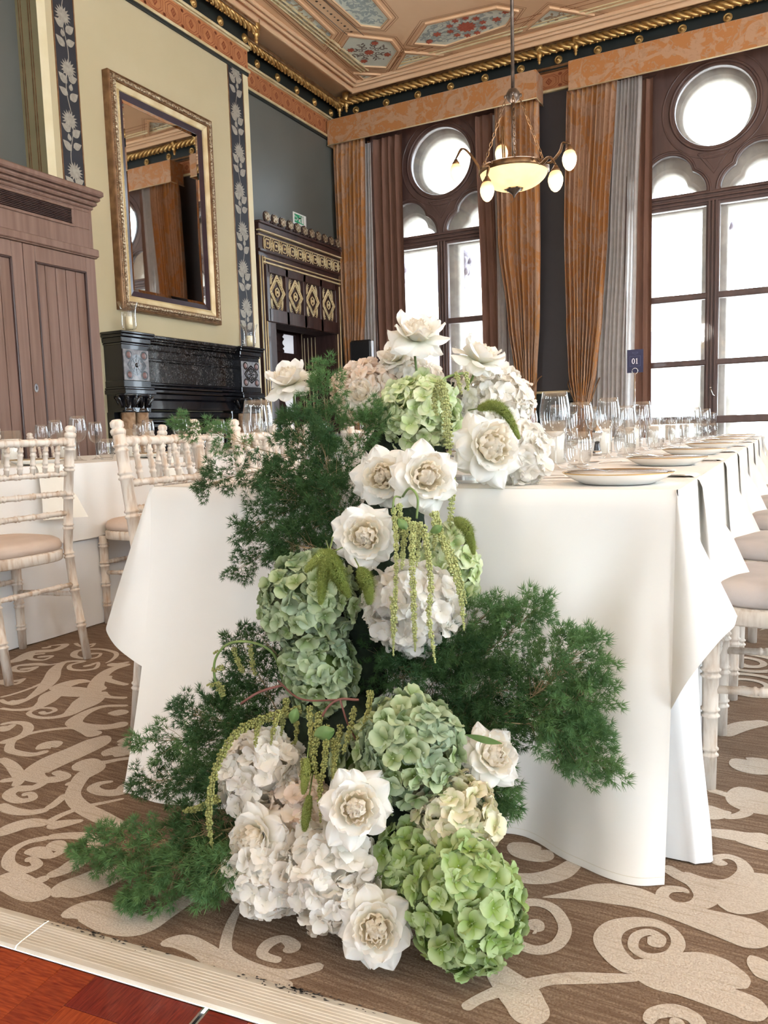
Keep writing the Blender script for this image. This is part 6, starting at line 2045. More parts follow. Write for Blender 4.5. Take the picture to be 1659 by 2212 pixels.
# ---- what holds it: a clear box of water on the table and dark green foam down the front
t = thing('flower_box', 'clear acrylic box under the white hydrangeas at the front edge of the table', 'vase', (-.86, 1.86, TZ))
B = MB()
for x0, y0, x1, y1 in ((-1.10, 1.745, -.60, 1.75), (-1.10, 1.965, -.60, 1.97), (-1.10, 1.745, -1.095, 1.97), (-.605, 1.745, -.60, 1.97)):
    B.box(x0, y0, TZ + .002, x1, y1, TZ + .13)
build(B, 'acrylic_side', 'clear_glass', t)
B = MB(); B.box(-1.094, 1.751, TZ + .003, -.606, 1.964, TZ + .009)
build(B, 'acrylic_base', 'clear_glass', t)
q = random.Random(5)
FOAM = (((-0.8707, 1.8600, 0.9571), (.17, .07, .07)), ((-0.8423, 1.7400, 0.8635), (.10, .08, .07)), ((-0.7647, 1.5000, 0.6979), (.075, .05, .08)), ((-0.7646, 1.4500, 0.6042), (.09, .05, .08)), ((-0.8253, 1.4300, 0.5025), (.11, .05, .09)), ((-0.8533, 1.4100, 0.3814), (.10, .05, .09)), ((-0.8510, 1.3600, 0.2746), (.13, .07, .09)), ((-0.7683, 1.2900, 0.1969), (.17, .07, .09)), ((-0.7217, 1.2400, 0.1243), (.17, .08, .09)), ((-0.6856, 1.1900, 0.0752), (.16, .07, .075)))
for k, (part_, lb) in enumerate(((FOAM[:2], 'dark green floral foam hidden between the flowers on top of the table'), (FOAM[2:], 'dark green foam and netting core hidden down the front of the cascade'))):
    B = MB()
    for c, r in part_: B.ico(c, r, 2, .12, q)
    o = build(B, 'floral_foam', 'foam_green'); tag(o, lb, 'floral foam')

# ---- roses
def petal(mb, X, Y, Z, c, phi, th0, th1, L, W, rho, roll, br, bz, tip=4.0, nu=8, nv=10, wav=0.0, q=rnd, power=1.0, twist=0.0, blunt=0.02):
    ca, sa = math.cos(phi), math.sin(phi)
    R, T = X * ca + Y * sa, Y * ca - X * sa
    rs, zs, th = [br], [bz], []
    n = nv
    for j in range(n + 1):
        th.append(lerp(th0, th1, (j / n) ** power))
    for j in range(n):
        a = (th[j] + th[j + 1]) / 2
        rs.append(rs[-1] + math.sin(a) * L / n); zs.append(zs[-1] + math.cos(a) * L / n)
    p1, p2 = q.uniform(0, 6), q.uniform(0, 6)
    def fn(u, v):
        j = int(round(v * n))
        uu = u * 2 - 1
        w = W * min(1, 1.25 * (v + .06) ** .62) * max(blunt, 1 - v ** tip) ** .8
        d = uu * w
        rr = max(rho, .05 * L)
        a = max(-2.4, min(2.4, d / rr))
        xt, inn = rr * math.sin(a), rr * (1 - math.cos(a))
        N = R * math.cos(th[j]) - Z * math.sin(th[j])
        out = roll * abs(uu) ** 2.6 * w * v + wav * math.sin(uu * 5 + p1 + v * 3) * v
        return c + Z * zs[j] + R * rs[j] + T * (xt + twist * v * L) - N * inn + N * out
    mb.grid(fn, nu, nv, True, lambda u, v: v)
D2R = PI / 180
def rose(label, c, r, axis, seed, stem=None, openness=1.0, core='petal_cream', outer='petal_white', cup=1.0):
    q = random.Random(seed)
    c = Vector(c)
    X, Y, Z = frame_of(axis)
    T = thing('garden_rose', label, 'rose', c, 0, 'white garden roses of the cascade')
    def one(phi, th0, th1, L, W, rho, roll, br, bz, m, **k):
        B = MB(); petal(B, X, Y, Z, c - Z * (r * .30), phi, th0 * D2R, th1 * D2R, L * r, W * r, rho * r, roll, br * r, bz * r, q=q, **k)
        build(B, 'petal', m, T, True)
    o = openness
    # reflexed outer petals with pointed tips
    for n, th0, th1, L, W, roll, off in ((5, 78, 128 * o, .98, .50, .75, .2), (6, 70, 108 * o * lerp(1, .86, 1 - cup), 1.06, .50, .70, .7), (5, 60 * lerp(1, .7, 1 - cup), 84 * o * cup, 1.02 * lerp(1, 1.16, 1 - cup), .50, .60, 0)):
        for i in range(n):
            one(off + 2 * PI * i / n + q.uniform(-.18, .18), th0 + q.uniform(-8, 8), th1 + q.uniform(-14, 14), L * q.uniform(.9, 1.1), 1.14 * W * q.uniform(.88, 1.12), q.uniform(.42, .8), 1.35 * roll * q.uniform(.6, 1.3), .06, q.uniform(-.03, .03), outer, tip=q.uniform(2.4, 3.6), wav=.05 * r, twist=q.uniform(-.15, .15))
    for i in range(5):
        one(.4 + 2 * PI * i / 5 + q.uniform(-.15, .15), 66 * lerp(1, .7, 1 - cup), 30 * cup + q.uniform(-6, 14), .86 * lerp(1, 1.3, 1 - cup) * q.uniform(.93, 1.07), .52, .46, .5, .06, .04, outer, tip=5, wav=.03 * r)
    for i in range(6):
        one(2 * PI * i / 6 + q.uniform(-.15, .15), 84, 6 + q.uniform(-8, 8), .84 * q.uniform(.94, 1.06), .42, .44, .3, .05, .05, outer if i % 2 else core, tip=6, wav=.03 * r, blunt=.3)
    for i in range(7):
        one(.5 + 2 * PI * i / 7 + q.uniform(-.2, .2), 84, -24 + q.uniform(-10, 10), .80 * q.uniform(.92, 1.06), .34, .30, .2, .04, .07, core, tip=6, wav=.05 * r, blunt=.4)
    # quartered heart: crescents curled over one another
    for i in range(8):
        one(2 * PI * i / 8 + q.uniform(-.3, .3), 74 + q.uniform(-8, 8), -46 + q.uniform(-16, 16), .78 * q.uniform(.9, 1.06), .26, .20, .1, .03, .09, core, tip=5, wav=.05 * r, nu=6, nv=8, blunt=.55)
    for i in range(8):
        one(q.uniform(0, 6.28), 58 + q.uniform(-10, 10), -70 + q.uniform(-20, 20), .74 * q.uniform(.9, 1.05), .22, .13, .0, .02, .11, core, tip=5, wav=.06 * r, nu=6, nv=8, blunt=.55)
    for i in range(5):
        one(q.uniform(0, 6.28), 34 + q.uniform(-10, 10), -80 + q.uniform(-20, 20), .66 * q.uniform(.9, 1.05), .17, .09, .0, .0, .12, core, tip=5, wav=.05 * r, nu=6, nv=8, blunt=.55)
    B = MB()
    base = c - Z * (r * .34)
    B.lathe([(.05 * r, -.16 * r), (.14 * r, -.08 * r), (.16 * r, .0), (.10 * r, .06 * r)], 10, base, Z)
    for i in range(5):
        a = 2 * PI * i / 5
        d = X * math.cos(a) + Y * math.sin(a)
        B.tube([base, base + d * (.25 * r) - Z * (.02 * r), base + d * (.5 * r) - Z * (.22 * r)], [.05 * r, .06 * r, .006 * r], 4)
    build(B, 'calyx', 'stem_green', T)
    if stem is not None:
        B = MB(); B.tube(spline([base - Z * .05 * r, base - Z * .4 * r + Vector((0, 0, -.01)), Vector(stem)], 6), .0032, 6)
        build(B, 'stem', 'stem_green', T)
    return T
R_ = [
    ('white rose standing apart at the upper left, seen from the side above the fern', (-1.1080, 1.6200, 1.0340), .062, (-.25, .75, .55), (-1.0896, 1.6200, 0.9057), .95),
    ('topmost white rose of the arrangement, upright on a bare green stem', (-0.8072, 1.7400, 1.1310), .069, (.10, .78, .62), (-0.8173, 1.7600, 1.0104), .98),
    ('white rose half hidden at the left below the topmost rose', (-0.9102, 1.8200, 1.0908), .052, (-.45, .7, .55), (-0.8902, 1.8200, 1.0047), .9),
    ('upper right white rose with its petals flung back, on a short stem', (-0.6393, 1.7200, 1.0650), .060, (.35, .80, .35), (-0.6864, 1.7400, 0.9919), 1.0),
    ('cream rose tucked into the blush hydrangea at the upper left', (-0.9604, 1.7200, 0.9958), .050, (-.35, .35, .87), None, .8),
    ('large white rose lying at the table edge on the right of the arrangement', (-0.5726, 1.6000, 0.8579), .080, (.30, .10, .90), None, 1.0),
    ('left one of the two cream-hearted roses side by side at table height', (-0.7572, 1.4400, 0.8031), .064, (-.12, .04, .98), None, .9),
    ('right one of the two cream-hearted roses side by side at table height', (-0.6460, 1.4200, 0.8046), .070, (.22, .12, .96), None, .92),
    ('cream-hearted rose below the pair, above the big green hydrangea', (-0.7481, 1.3400, 0.6916), .065, (-.02, .06, 1.0), None, .92),
    ('white rose out on the right against the cloth among ferns near the bottom', (-0.4595, 1.2700, 0.3166), .056, (.35, .45, .80), (-0.5235, 1.2800, 0.2481), 1.0),
    ('cream rose in the lower middle below the hanging amaranth', (-0.6318, 1.0700, 0.2734), .062, (.08, .22, .97), None, .92),
    ('cream rose facing left at the lower left of the cascade', (-0.8407, 1.0600, 0.1734), .062, (-.50, .20, .82), (-0.7745, 1.1200, 0.1628), .95),
    ('lowest white rose resting on the carpet at the foot of the cascade', (-0.5862, 1.0450, 0.0864), .060, (.05, .32, .94), None, .9),
]
for i, (lb, c, r, ax, st, op) in enumerate(R_):
    rose(lb, c, r, facing(*ax), 100 + i, st, op, cup=.45 if i in (0, 1, 2, 3) else 1.0)

# ---- hydrangeas
def floret_mesh(col, seed, size, frill):
    q = random.Random(seed)
    B = MB()
    off = q.uniform(0, 6)
    for k in range(4):
        phi = off + k * PI / 2 + q.uniform(-.2, .2)
        cup = q.uniform(.1, 1.15)
        L = size * q.uniform(.88, 1.1); W = size * q.uniform(.56, .70)
        ca, sa = math.cos(phi), math.sin(phi)
        p1 = q.uniform(0, 6)
        def fn(u, v):
            uu = u * 2 - 1
            w = W * math.sin(PI * min(1, .08 + .78 * v ** .8)) ** .7 * (1 if v < .8 else 1 - (v - .8) * 2.0)
            x = v * L; y = uu * w
            z = cup * L * (v - .55 * v * v) + .30 * W * uu * uu * (1 - v * .4) - .25 * L * max(0, v - .6) ** 1.3 * 2 + frill * L * math.sin(uu * 7 + p1 + v * 4) * v * v + k * .0004
            return (x * ca - y * sa, x * sa + y * ca, z)
        B.grid(fn, 4, 4, True, lambda u, v: v)
    B.ico((0, 0, .0016), .0017, 0)
    return B.mesh('floret', col, True)
FL = {}
for key, col, size, fr in (('white', 'floret_white', .0215, .12), ('blush', 'floret_blush', .0215, .12), ('green', 'floret_green', .0205, .08), ('bright', 'floret_bright', .0215, .08), ('lime', 'floret_lime', .0230, .08), ('pale', 'floret_pale', .0210, .10)):
    FL[key] = [floret_mesh(col, 31 * i + len(key), size, fr) for i in range(9)]
CORE = {'white': 'floret_white', 'blush': 'floret_blush', 'green': 'floret_green', 'bright': 'floret_bright', 'lime': 'floret_lime', 'pale': 'floret_pale'}
def hydrangea(label, c, r, kind, seed, n=None, sq=(1, 1, 1), hole=None, stem=None):
    q = random.Random(seed)
    c = Vector(c)
    T = thing('hydrangea', label, 'hydrangea', c, 0, 'hydrangea heads of the cascade')
    B = MB(); B.ico(c, (r * .62 * sq[0], r * .62 * sq[1], r * .62 * sq[2]), 2, .06, q)
    build(B, 'flower_core', CORE[kind], T)
    if stem is not None:
        B = MB(); B.tube([c - FRONT * r * .5, Vector(stem)], .004, 6)
        build(B, 'stem', 'stem_green', T)
    n = n or int(215 * (r / .095) ** 1.8)
    g = PI * (3 - 5 ** .5)
    for i in range(n):
        z = 1 - 2 * (i + .5) / n
        rr = math.sqrt(1 - z * z); a = g * i
        d = Vector((rr * math.cos(a), rr * math.sin(a), z))
        if d.dot(FRONT) < -.62: continue
        if hole is not None and d.dot(hole) > .9: continue
        d = (d + Vector((q.gauss(0, .10), q.gauss(0, .10), q.gauss(0, .10)))).normalized()
        o = bpy.data.objects.new('floret', FL[kind][q.randrange(9)])
        COL.objects.link(o)
        o.parent = T
        rad = r * q.uniform(.78, 1.0)
        o.location = (d.x * rad * sq[0], d.y * rad * sq[1], d.z * rad * sq[2])
        nrm = (d + Vector((q.gauss(0, .5), q.gauss(0, .5), q.gauss(0, .5)))).normalized()
        o.rotation_euler = nrm.to_track_quat('Z', 'Y').to_euler()
        o.rotation_euler.rotate_axis('Z', q.uniform(0, 6.28))
        s = q.uniform(.85, 1.15)
        o.scale = (s, s, s)
    return T
for i, (lb, c, r, kind, sq) in enumerate((
    ('blush white hydrangea at the upper left of the arrangement above the fern', (-0.9857, 1.8000, 0.9969), .088, 'blush', (1.05, .9, .9)),
    ('white hydrangea at the top centre beneath the topmost rose', (-0.8961, 1.8600, 1.0088), .085, 'white', (1.1, .9, .85)),
    ('big white hydrangea at the upper right under the flung-back rose', (-0.6799, 1.8800, 0.9498), .105, 'white', (1, .95, 1.05)),
    ('white hydrangea at the right on the table beside the wine glasses', (-0.5731, 1.7600, 0.8311), .078, 'white', (1, .9, 1)),
    ('pale lime hydrangea in the upper middle behind the thick amaranth', (-0.7901, 1.7000, 0.9377), .092, 'lime', (1.05, .9, .92)),
    ('white hydrangea half way down behind the hanging amaranth strands', (-0.6654, 1.3700, 0.5470), .090, 'white', (1.05, .85, .98)),
    ('large green hydrangea half way down at the left, the foxtails lying on it', (-0.8798, 1.3300, 0.5482), .100, 'green', (1.02, .85, 1.0)),
    ('green hydrangea directly under the large one, left of the fern', (-0.8590, 1.3300, 0.4023), .080, 'green', (1, .8, 1.15)),
    ('small lime hydrangea behind the amaranth at the right, against the cloth', (-0.6252, 1.4700, 0.6039), .062, 'lime', (.9, .6, 1.5)),
    ('white hydrangea with a dark open middle at the left, lower down', (-0.8996, 1.1700, 0.2404), .083, 'white', (1.06, .85, 1.0)),
    ('cream white hydrangea behind the two lower cream roses', (-0.8001, 1.1600, 0.1784), .070, 'blush', (1, .8, 1)),
    ('white hydrangea at the bottom left resting on the carpet', (-0.8208, 1.0800, 0.1121), .076, 'white', (1.02, .85, .95)),
    ('white hydrangea at the bottom middle above the lowest rose', (-0.6982, 1.0900, 0.1268), .082, 'white', (1.0, .85, 1.12)),
    ('green hydrangea with blue tints in the lower middle, right of the red stems', (-0.5980, 1.2100, 0.3234), .095, 'green', (1.0, .85, 1.08)),
    ('pale cream green hydrangea at the lower right above the brightest green one', (-0.5052, 1.2000, 0.2226), .070, 'pale', (1.05, .8, 1)),
    ('bright green hydrangea resting on the carpet at the bottom right', (-0.4581, 1.1200, 0.1226), .094, 'bright', (1.0, .85, 1.12)),
    ('small bright green hydrangea between the white and bright green heads at the bottom', (-0.5777, 1.1500, 0.1501), .052, 'bright', (1, .8, 1.1)),
    ('small green hydrangea under the red stems beside the hanging amaranth', (-0.7216, 1.2400, 0.2645), .050, 'green', (1, .8, 1.1)),
)):
    hydrangea(lb, c, r, kind, 200 + i, None, sq, facing(.25, -.25, .9) if 'open middle' in lb else None)

# ---- plumes of asparagus fern
def sprig_mesh(m, seed):
    q = random.Random(seed)
    B = MB()
    B.tube([(0, 0, 0), (.001, 0, .016), (0, .001, .032)], [.0007, .0006, .0003], 3, cap=False)
    vs, fs = [], []
    def needle(p, d, L):
        side = d.cross(Vector((q.gauss(0, 1), q.gauss(0, 1), q.gauss(0, 1)))).normalized()
        bend = Vector((0, 0, 1)) * L * .22
        w = .00055
        m_ = p + d * L * .55 + bend * .25
        e = p + d * L + bend
        k = len(vs)
        vs.extend([p - side * w, p + side * w, m_ + side * w * .9, m_ - side * w * .9, e])
        fs.extend([(k, k + 1, k + 2, k + 3), (k + 3, k + 2, k + 4)])
    tufts = [((0, 0, .034), (0, 0, 1))]
    for z in (.006, .014, .022, .029):
        a = q.uniform(0, 6.28)
        for sgn in ((0, PI) if z < .025 else (0,)):
            d = Vector((math.cos(a + sgn), math.sin(a + sgn), q.uniform(.4, .9))).normalized()
            tufts.append((tuple(Vector((0, 0, z)) + d * q.uniform(.006, .011)), tuple(d)))
            B.tube([(0, 0, z), tufts[-1][0]], [.0005, .0003], 3, cap=False)
    for p, d in tufts:
        p, d = Vector(p), Vector(d)
        X = d.orthogonal().normalized(); Y = d.cross(X)
        num = 17
        for k in range(num):
            a = 2 * PI * k / num + q.uniform(-.3, .3)
            el = q.uniform(.05, 1.35)
            needle(p, (X * math.cos(a) * math.cos(el) + Y * math.sin(a) * math.cos(el) + d * math.sin(el)).normalized(), q.uniform(.008, .0155))
    B.add(vs, fs, False)
    return B.mesh('sprig', m)
SPR = {'fern_dark': [sprig_mesh('fern_dark', 400 + i) for i in range(5)], 'fern_mid': [sprig_mesh('fern_mid', 420 + i) for i in range(5)]}
def fern(label, base, tip, n, spread, seed, m='fern_dark', t0=.3, droop=.0, size=1.0, shape=1.0):
    q = random.Random(seed)
    base, tip = Vector(base), Vector(tip)
    T = thing('asparagus_fern', label, 'fern', base, 0, 'asparagus fern plumes of the cascade')
    mid = base.lerp(tip, .5) + Vector((0, 0, -droop)) + Vector((q.gauss(0, .01), q.gauss(0, .01), q.gauss(0, .01)))
    C = spline([base, mid, tip], 12)
    B = MB(); B.tube(C, [lerp(.0016, .0006, i / (len(C) - 1)) for i in range(len(C))], 5)
    d0 = (tip - base).normalized()
    for i in range(n):
        t = lerp(t0, 1.0, ((i + q.random()) / n))
        k = t * (len(C) - 1); a = min(int(k), len(C) - 2)
        p = C[a].lerp(C[a + 1], k - a)
        env = spread * (math.sin(PI * min(1, (t - t0) / (1 - t0) * .82 + .16)) ** .7) * shape
        off = Vector((q.gauss(0, 1), q.gauss(0, .75), q.gauss(0, 1)))
        off = off.normalized() * env * q.random() ** .55
        if t > .97: off *= .2
        s = p + off
        s.z = max(s.z, .022)
        if off.length > .012:
            kb = max(0, t - .10) * (len(C) - 1); ab = min(int(kb), len(C) - 2)
            pb = C[ab].lerp(C[ab + 1], kb - ab)
            B.tube([pb, pb.lerp(s, .55) + Vector((0, 0, .003)), s], [.0008, .0006, .0004], 3, cap=False)
        d = (off.normalized() * .8 + d0 * .7 + Vector((q.gauss(0, .35), q.gauss(0, .35), q.gauss(0, .35) - .05))).normalized() if off.length > 1e-5 else d0
        o = bpy.data.objects.new('sprig', SPR[m][q.randrange(5)])
        COL.objects.link(o); o.parent = T
        o.location = s - base
        e = d.to_track_quat('Z', 'Y').to_euler(); e.rotate_axis('Z', q.uniform(0, 6.28))
        o.rotation_euler = e
        sc_ = size * q.uniform(.8, 1.2)
        if s.z < .04: e2 = Vector((d.x, d.y, max(d.z, .05))).to_track_quat('Z', 'Y').to_euler(); o.rotation_euler = e2
        o.scale = (sc_, sc_, sc_)
    build(B, 'stem', 'stem_twig', T)
    return T
FERN = (
    # upper left mass
    ('long wiry fern spray reaching furthest to the upper left before the chairs', (-0.9110, 1.5800, 0.8153), (-1.3688, 1.5200, 0.9434), 26, .042, 'fern_mid', .62, .01),
    ('fern spray stretching left just over the table edge', (-0.9248, 1.5600, 0.8057), (-1.2624, 1.4600, 0.7785), 40, .045, 'fern_dark', .35, -.02),
    ('feathery fern spray left of the pair of roses, tip down on the cloth', (-0.9023, 1.5200, 0.7764), (-1.1289, 1.4400, 0.6726), 38, .045, 'fern_dark', .3, -.01),
    ('lowest left spray of the upper fern mass, against the white cloth', (-0.9179, 1.4600, 0.6982), (-1.1557, 1.4200, 0.5759), 24, .032, 'fern_dark', .4, -.005),
    ('upright fern plume beside the upper left rose', (-0.9604, 1.6000, 0.8254), (-0.9961, 1.6000, 1.0520), 44, .045, 'fern_mid', .3, 0),
    ('fern plume pointing up at the blush hydrangea', (-0.9467, 1.6000, 0.8474), (-0.8677, 1.6000, 0.9484), 26, .05, 'fern_mid', .3, 0),
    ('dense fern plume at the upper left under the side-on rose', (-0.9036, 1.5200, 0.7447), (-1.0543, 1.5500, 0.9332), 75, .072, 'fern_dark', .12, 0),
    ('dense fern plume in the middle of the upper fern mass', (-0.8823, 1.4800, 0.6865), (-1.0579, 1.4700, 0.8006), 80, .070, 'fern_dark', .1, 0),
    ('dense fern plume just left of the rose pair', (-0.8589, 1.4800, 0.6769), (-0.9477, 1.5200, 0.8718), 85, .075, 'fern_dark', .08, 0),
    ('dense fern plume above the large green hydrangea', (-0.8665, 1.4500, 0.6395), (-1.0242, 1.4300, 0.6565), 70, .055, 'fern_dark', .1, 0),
    # right mass half way down
    ('fern plume rising at the right behind the hanging amaranth', (-0.6575, 1.4400, 0.3762), (-0.5150, 1.4200, 0.5454), 60, .055, 'fern_mid', .25, 0),
    ('fern plume rising highest at the right against the cloth', (-0.6174, 1.4200, 0.3776), (-0.4174, 1.4200, 0.5579), 60, .045, 'fern_mid', .3, 0),
    ('open fern spray at the right with its pale twig showing', (-0.4780, 1.3600, 0.3509), (-0.3232, 1.3800, 0.5016), 62, .060, 'fern_mid', .35, 0),
    ('fern spray furthest to the right of the cascade', (-0.4688, 1.3600, 0.3569), (-0.3000, 1.3800, 0.4269), 50, .050, 'fern_mid', .35, .0),
    ('fern spray drooping at the far right, lower tip near the cloth fold', (-0.4620, 1.3400, 0.3514), (-0.2852, 1.3800, 0.2770), 62, .050, 'fern_mid', .3, -.02),
    ('fern spray between the far right sprays, pointing level', (-0.4688, 1.3600, 0.3523), (-0.3171, 1.4000, 0.3389), 60, .055, 'fern_mid', .3, 0),
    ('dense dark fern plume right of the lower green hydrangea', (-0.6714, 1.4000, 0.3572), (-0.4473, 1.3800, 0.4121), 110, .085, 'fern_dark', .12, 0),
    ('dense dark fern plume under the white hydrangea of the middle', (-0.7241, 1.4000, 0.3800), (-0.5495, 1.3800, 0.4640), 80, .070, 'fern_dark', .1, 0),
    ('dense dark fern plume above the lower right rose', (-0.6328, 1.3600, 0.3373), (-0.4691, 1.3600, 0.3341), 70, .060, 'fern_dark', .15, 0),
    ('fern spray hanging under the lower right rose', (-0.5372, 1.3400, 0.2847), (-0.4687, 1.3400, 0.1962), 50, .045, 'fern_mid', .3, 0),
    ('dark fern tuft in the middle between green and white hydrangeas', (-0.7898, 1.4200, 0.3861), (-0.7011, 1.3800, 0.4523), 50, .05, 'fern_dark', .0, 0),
    # left mass near the floor
    ('fern spray reaching left over the cloth above the floor', (-0.9873, 1.2800, 0.2517), (-1.2919, 1.2500, 0.2130), 48, .045, 'fern_mid', .35, .0),
    ('fern plume at the left beside the drooping amaranth', (-0.9873, 1.2800, 0.2517), (-1.1714, 1.2600, 0.2926), 56, .055, 'fern_dark', .2, 0),
    ('fern plume standing behind the arching amaranth', (-0.9798, 1.3400, 0.2932), (-1.1010, 1.3600, 0.4307), 46, .045, 'fern_dark', .25, 0),
    ('small fern plume left of the lower green hydrangea', (-0.9783, 1.3800, 0.3857), (-1.0503, 1.3800, 0.4521), 22, .035, 'fern_dark', .2, 0),
    ('dark fern plume under the arching amaranth', (-0.9420, 1.3200, 0.2852), (-1.1143, 1.3200, 0.3338), 54, .055, 'fern_dark', .1, 0),
    ('thin fern spray on the cloth hem at the lower left', (-0.9938, 1.2200, 0.1839), (-1.3327, 1.2600, 0.1017), 34, .035, 'fern_dark', .45, 0),
    ('fern plume left of the ring-shaped hydrangea', (-0.9533, 1.2000, 0.2100), (-1.0706, 1.1600, 0.1950), 54, .05, 'fern_dark', .15, 0),
    ('fern spray lying furthest out on the carpet at the left', (-0.9239, 1.1000, 0.1573), (-1.2857, 1.0600, 0.0541), 56, .040, 'fern_mid', .35, 0),
    ('fern plume lying on the carpet, tip towards the dance floor', (-0.9298, 1.0800, 0.1566), (-1.0713, 1.0000, 0.0357), 64, .045, 'fern_mid', .3, 0),
    ('dark fern plume on the carpet left of the lower left rose', (-0.9022, 1.1000, 0.1529), (-1.0589, 1.1200, 0.1176), 70, .06, 'fern_dark', .0, 0),
    ('fern plume on the carpet under the lower left hydrangea', (-0.8710, 1.0600, 0.1531), (-0.9365, 1.0300, 0.0861), 50, .04, 'fern_mid', .1, 0),
)
for i, (lb, b_, t_, n, sp, m, t0, dr) in enumerate(FERN):
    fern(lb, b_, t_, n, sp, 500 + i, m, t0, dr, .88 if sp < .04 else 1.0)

# ---- hanging amaranth and foxtails
def tassel_mesh(pts, r0, r1, m, seed, lump=.55):
    q = random.Random(seed)
    C = spline(pts, 8)
    B = MB()
    seg = [(C[i + 1] - C[i]).length for i in range(len(C) - 1)]
    tot = sum(seg)
    B.tube(C, .0012, 4)
    s = 0.0
    ph = q.uniform(0, 6)
    while s < tot:
        d = s; i = 0
        while i < len(seg) - 1 and d > seg[i]: d -= seg[i]; i += 1
        p = C[i].lerp(C[i + 1], min(1, d / seg[i]))
        ax = (C[i + 1] - C[i]).normalized(); X = ax.orthogonal().normalized(); Y = ax.cross(X)
        t = s / tot
        R = lerp(r0, r1, t) * (1 + lump * math.sin(s * 520 + ph) * math.sin(s * 230 + ph * 2)) * (1 if t < .85 else 1 - .75 * (t - .85) / .15)
        k = max(3, int(2 * PI * R / .0062))
        a0 = q.uniform(0, 6)
        for j in range(k):
            a = a0 + 2 * PI * j / k
            e = p + X * (R * .75 * math.cos(a)) + Y * (R * .75 * math.sin(a)) + ax * q.uniform(-.001, .001)
            B.ico(e, q.uniform(.0015, .0032) * (1 if R > .003 else .7), 0)
        s += .0042
    return B.mesh('tassel', m)
def amaranth(label, strands, m, seed, stems=(), leaves=(), red=False):
    base = Vector(strands[0][0][0])
    T = thing('hanging_amaranth', label, 'amaranth', base, 0, 'hanging amaranth of the cascade')
    for i, (pts, r0, r1) in enumerate(strands):
        o = link('tassel', tassel_mesh([Vector(p) - base for p in pts], r0 * .82, r1 * .75, m, seed * 17 + i), T)
    for pts, r in stems:
        B = MB(); B.tube(spline(pts, 8), r, 6)
        build(B, 'stem', 'stem_red' if red else 'stem_green', T)
    for p, d, L in leaves:
        p = Vector(p); d = Vector(d).normalized(); s = d.cross(FRONT).normalized()
        B = MB(); B.grid(lambda u, v: p + d * (v * L) + s * ((u * 2 - 1) * .3 * L * math.sin(PI * (v * .93 + .03)) ** .9) + FRONT * (.12 * L * math.sin(PI * v) - .12 * L * abs(u * 2 - 1)), 6, 8)
        build(B, 'leaf', 'leaf_green', T)
amaranth('thick pale green amaranth tassel hanging over the lime hydrangea at the top', [([(-0.6910, 1.6000, 1.0017), (-0.6618, 1.5600, 0.9551), (-0.6544, 1.5500, 0.9054), (-0.6493, 1.5500, 0.8409)], .012, .013), ([(-0.6969, 1.6000, 0.9878), (-0.6967, 1.5800, 0.9569), (-0.6853, 1.5700, 0.9262)], .009, .006), ([(-0.6684, 1.6400, 1.0236), (-0.6531, 1.6200, 0.9964), (-0.6480, 1.6200, 0.9738)], .006, .004), ([(-0.6452, 1.6400, 1.0192), (-0.6372, 1.6300, 1.0010), (-0.6326, 1.6200, 0.9802)], .006, .004)], 'amaranth_green', 1, [([(-0.6597, 1.6600, 1.0231), (-0.6826, 1.6200, 1.0132), (-0.6911, 1.6000, 0.9976)], .003)])
amaranth('single amaranth finger hanging over the table edge right of the rose pair', [([(-0.6272, 1.5000, 0.7993), (-0.6135, 1.4700, 0.7633), (-0.6122, 1.4600, 0.7263), (-0.6159, 1.4600, 0.6947)], .0095, .006)], 'amaranth_green', 2)
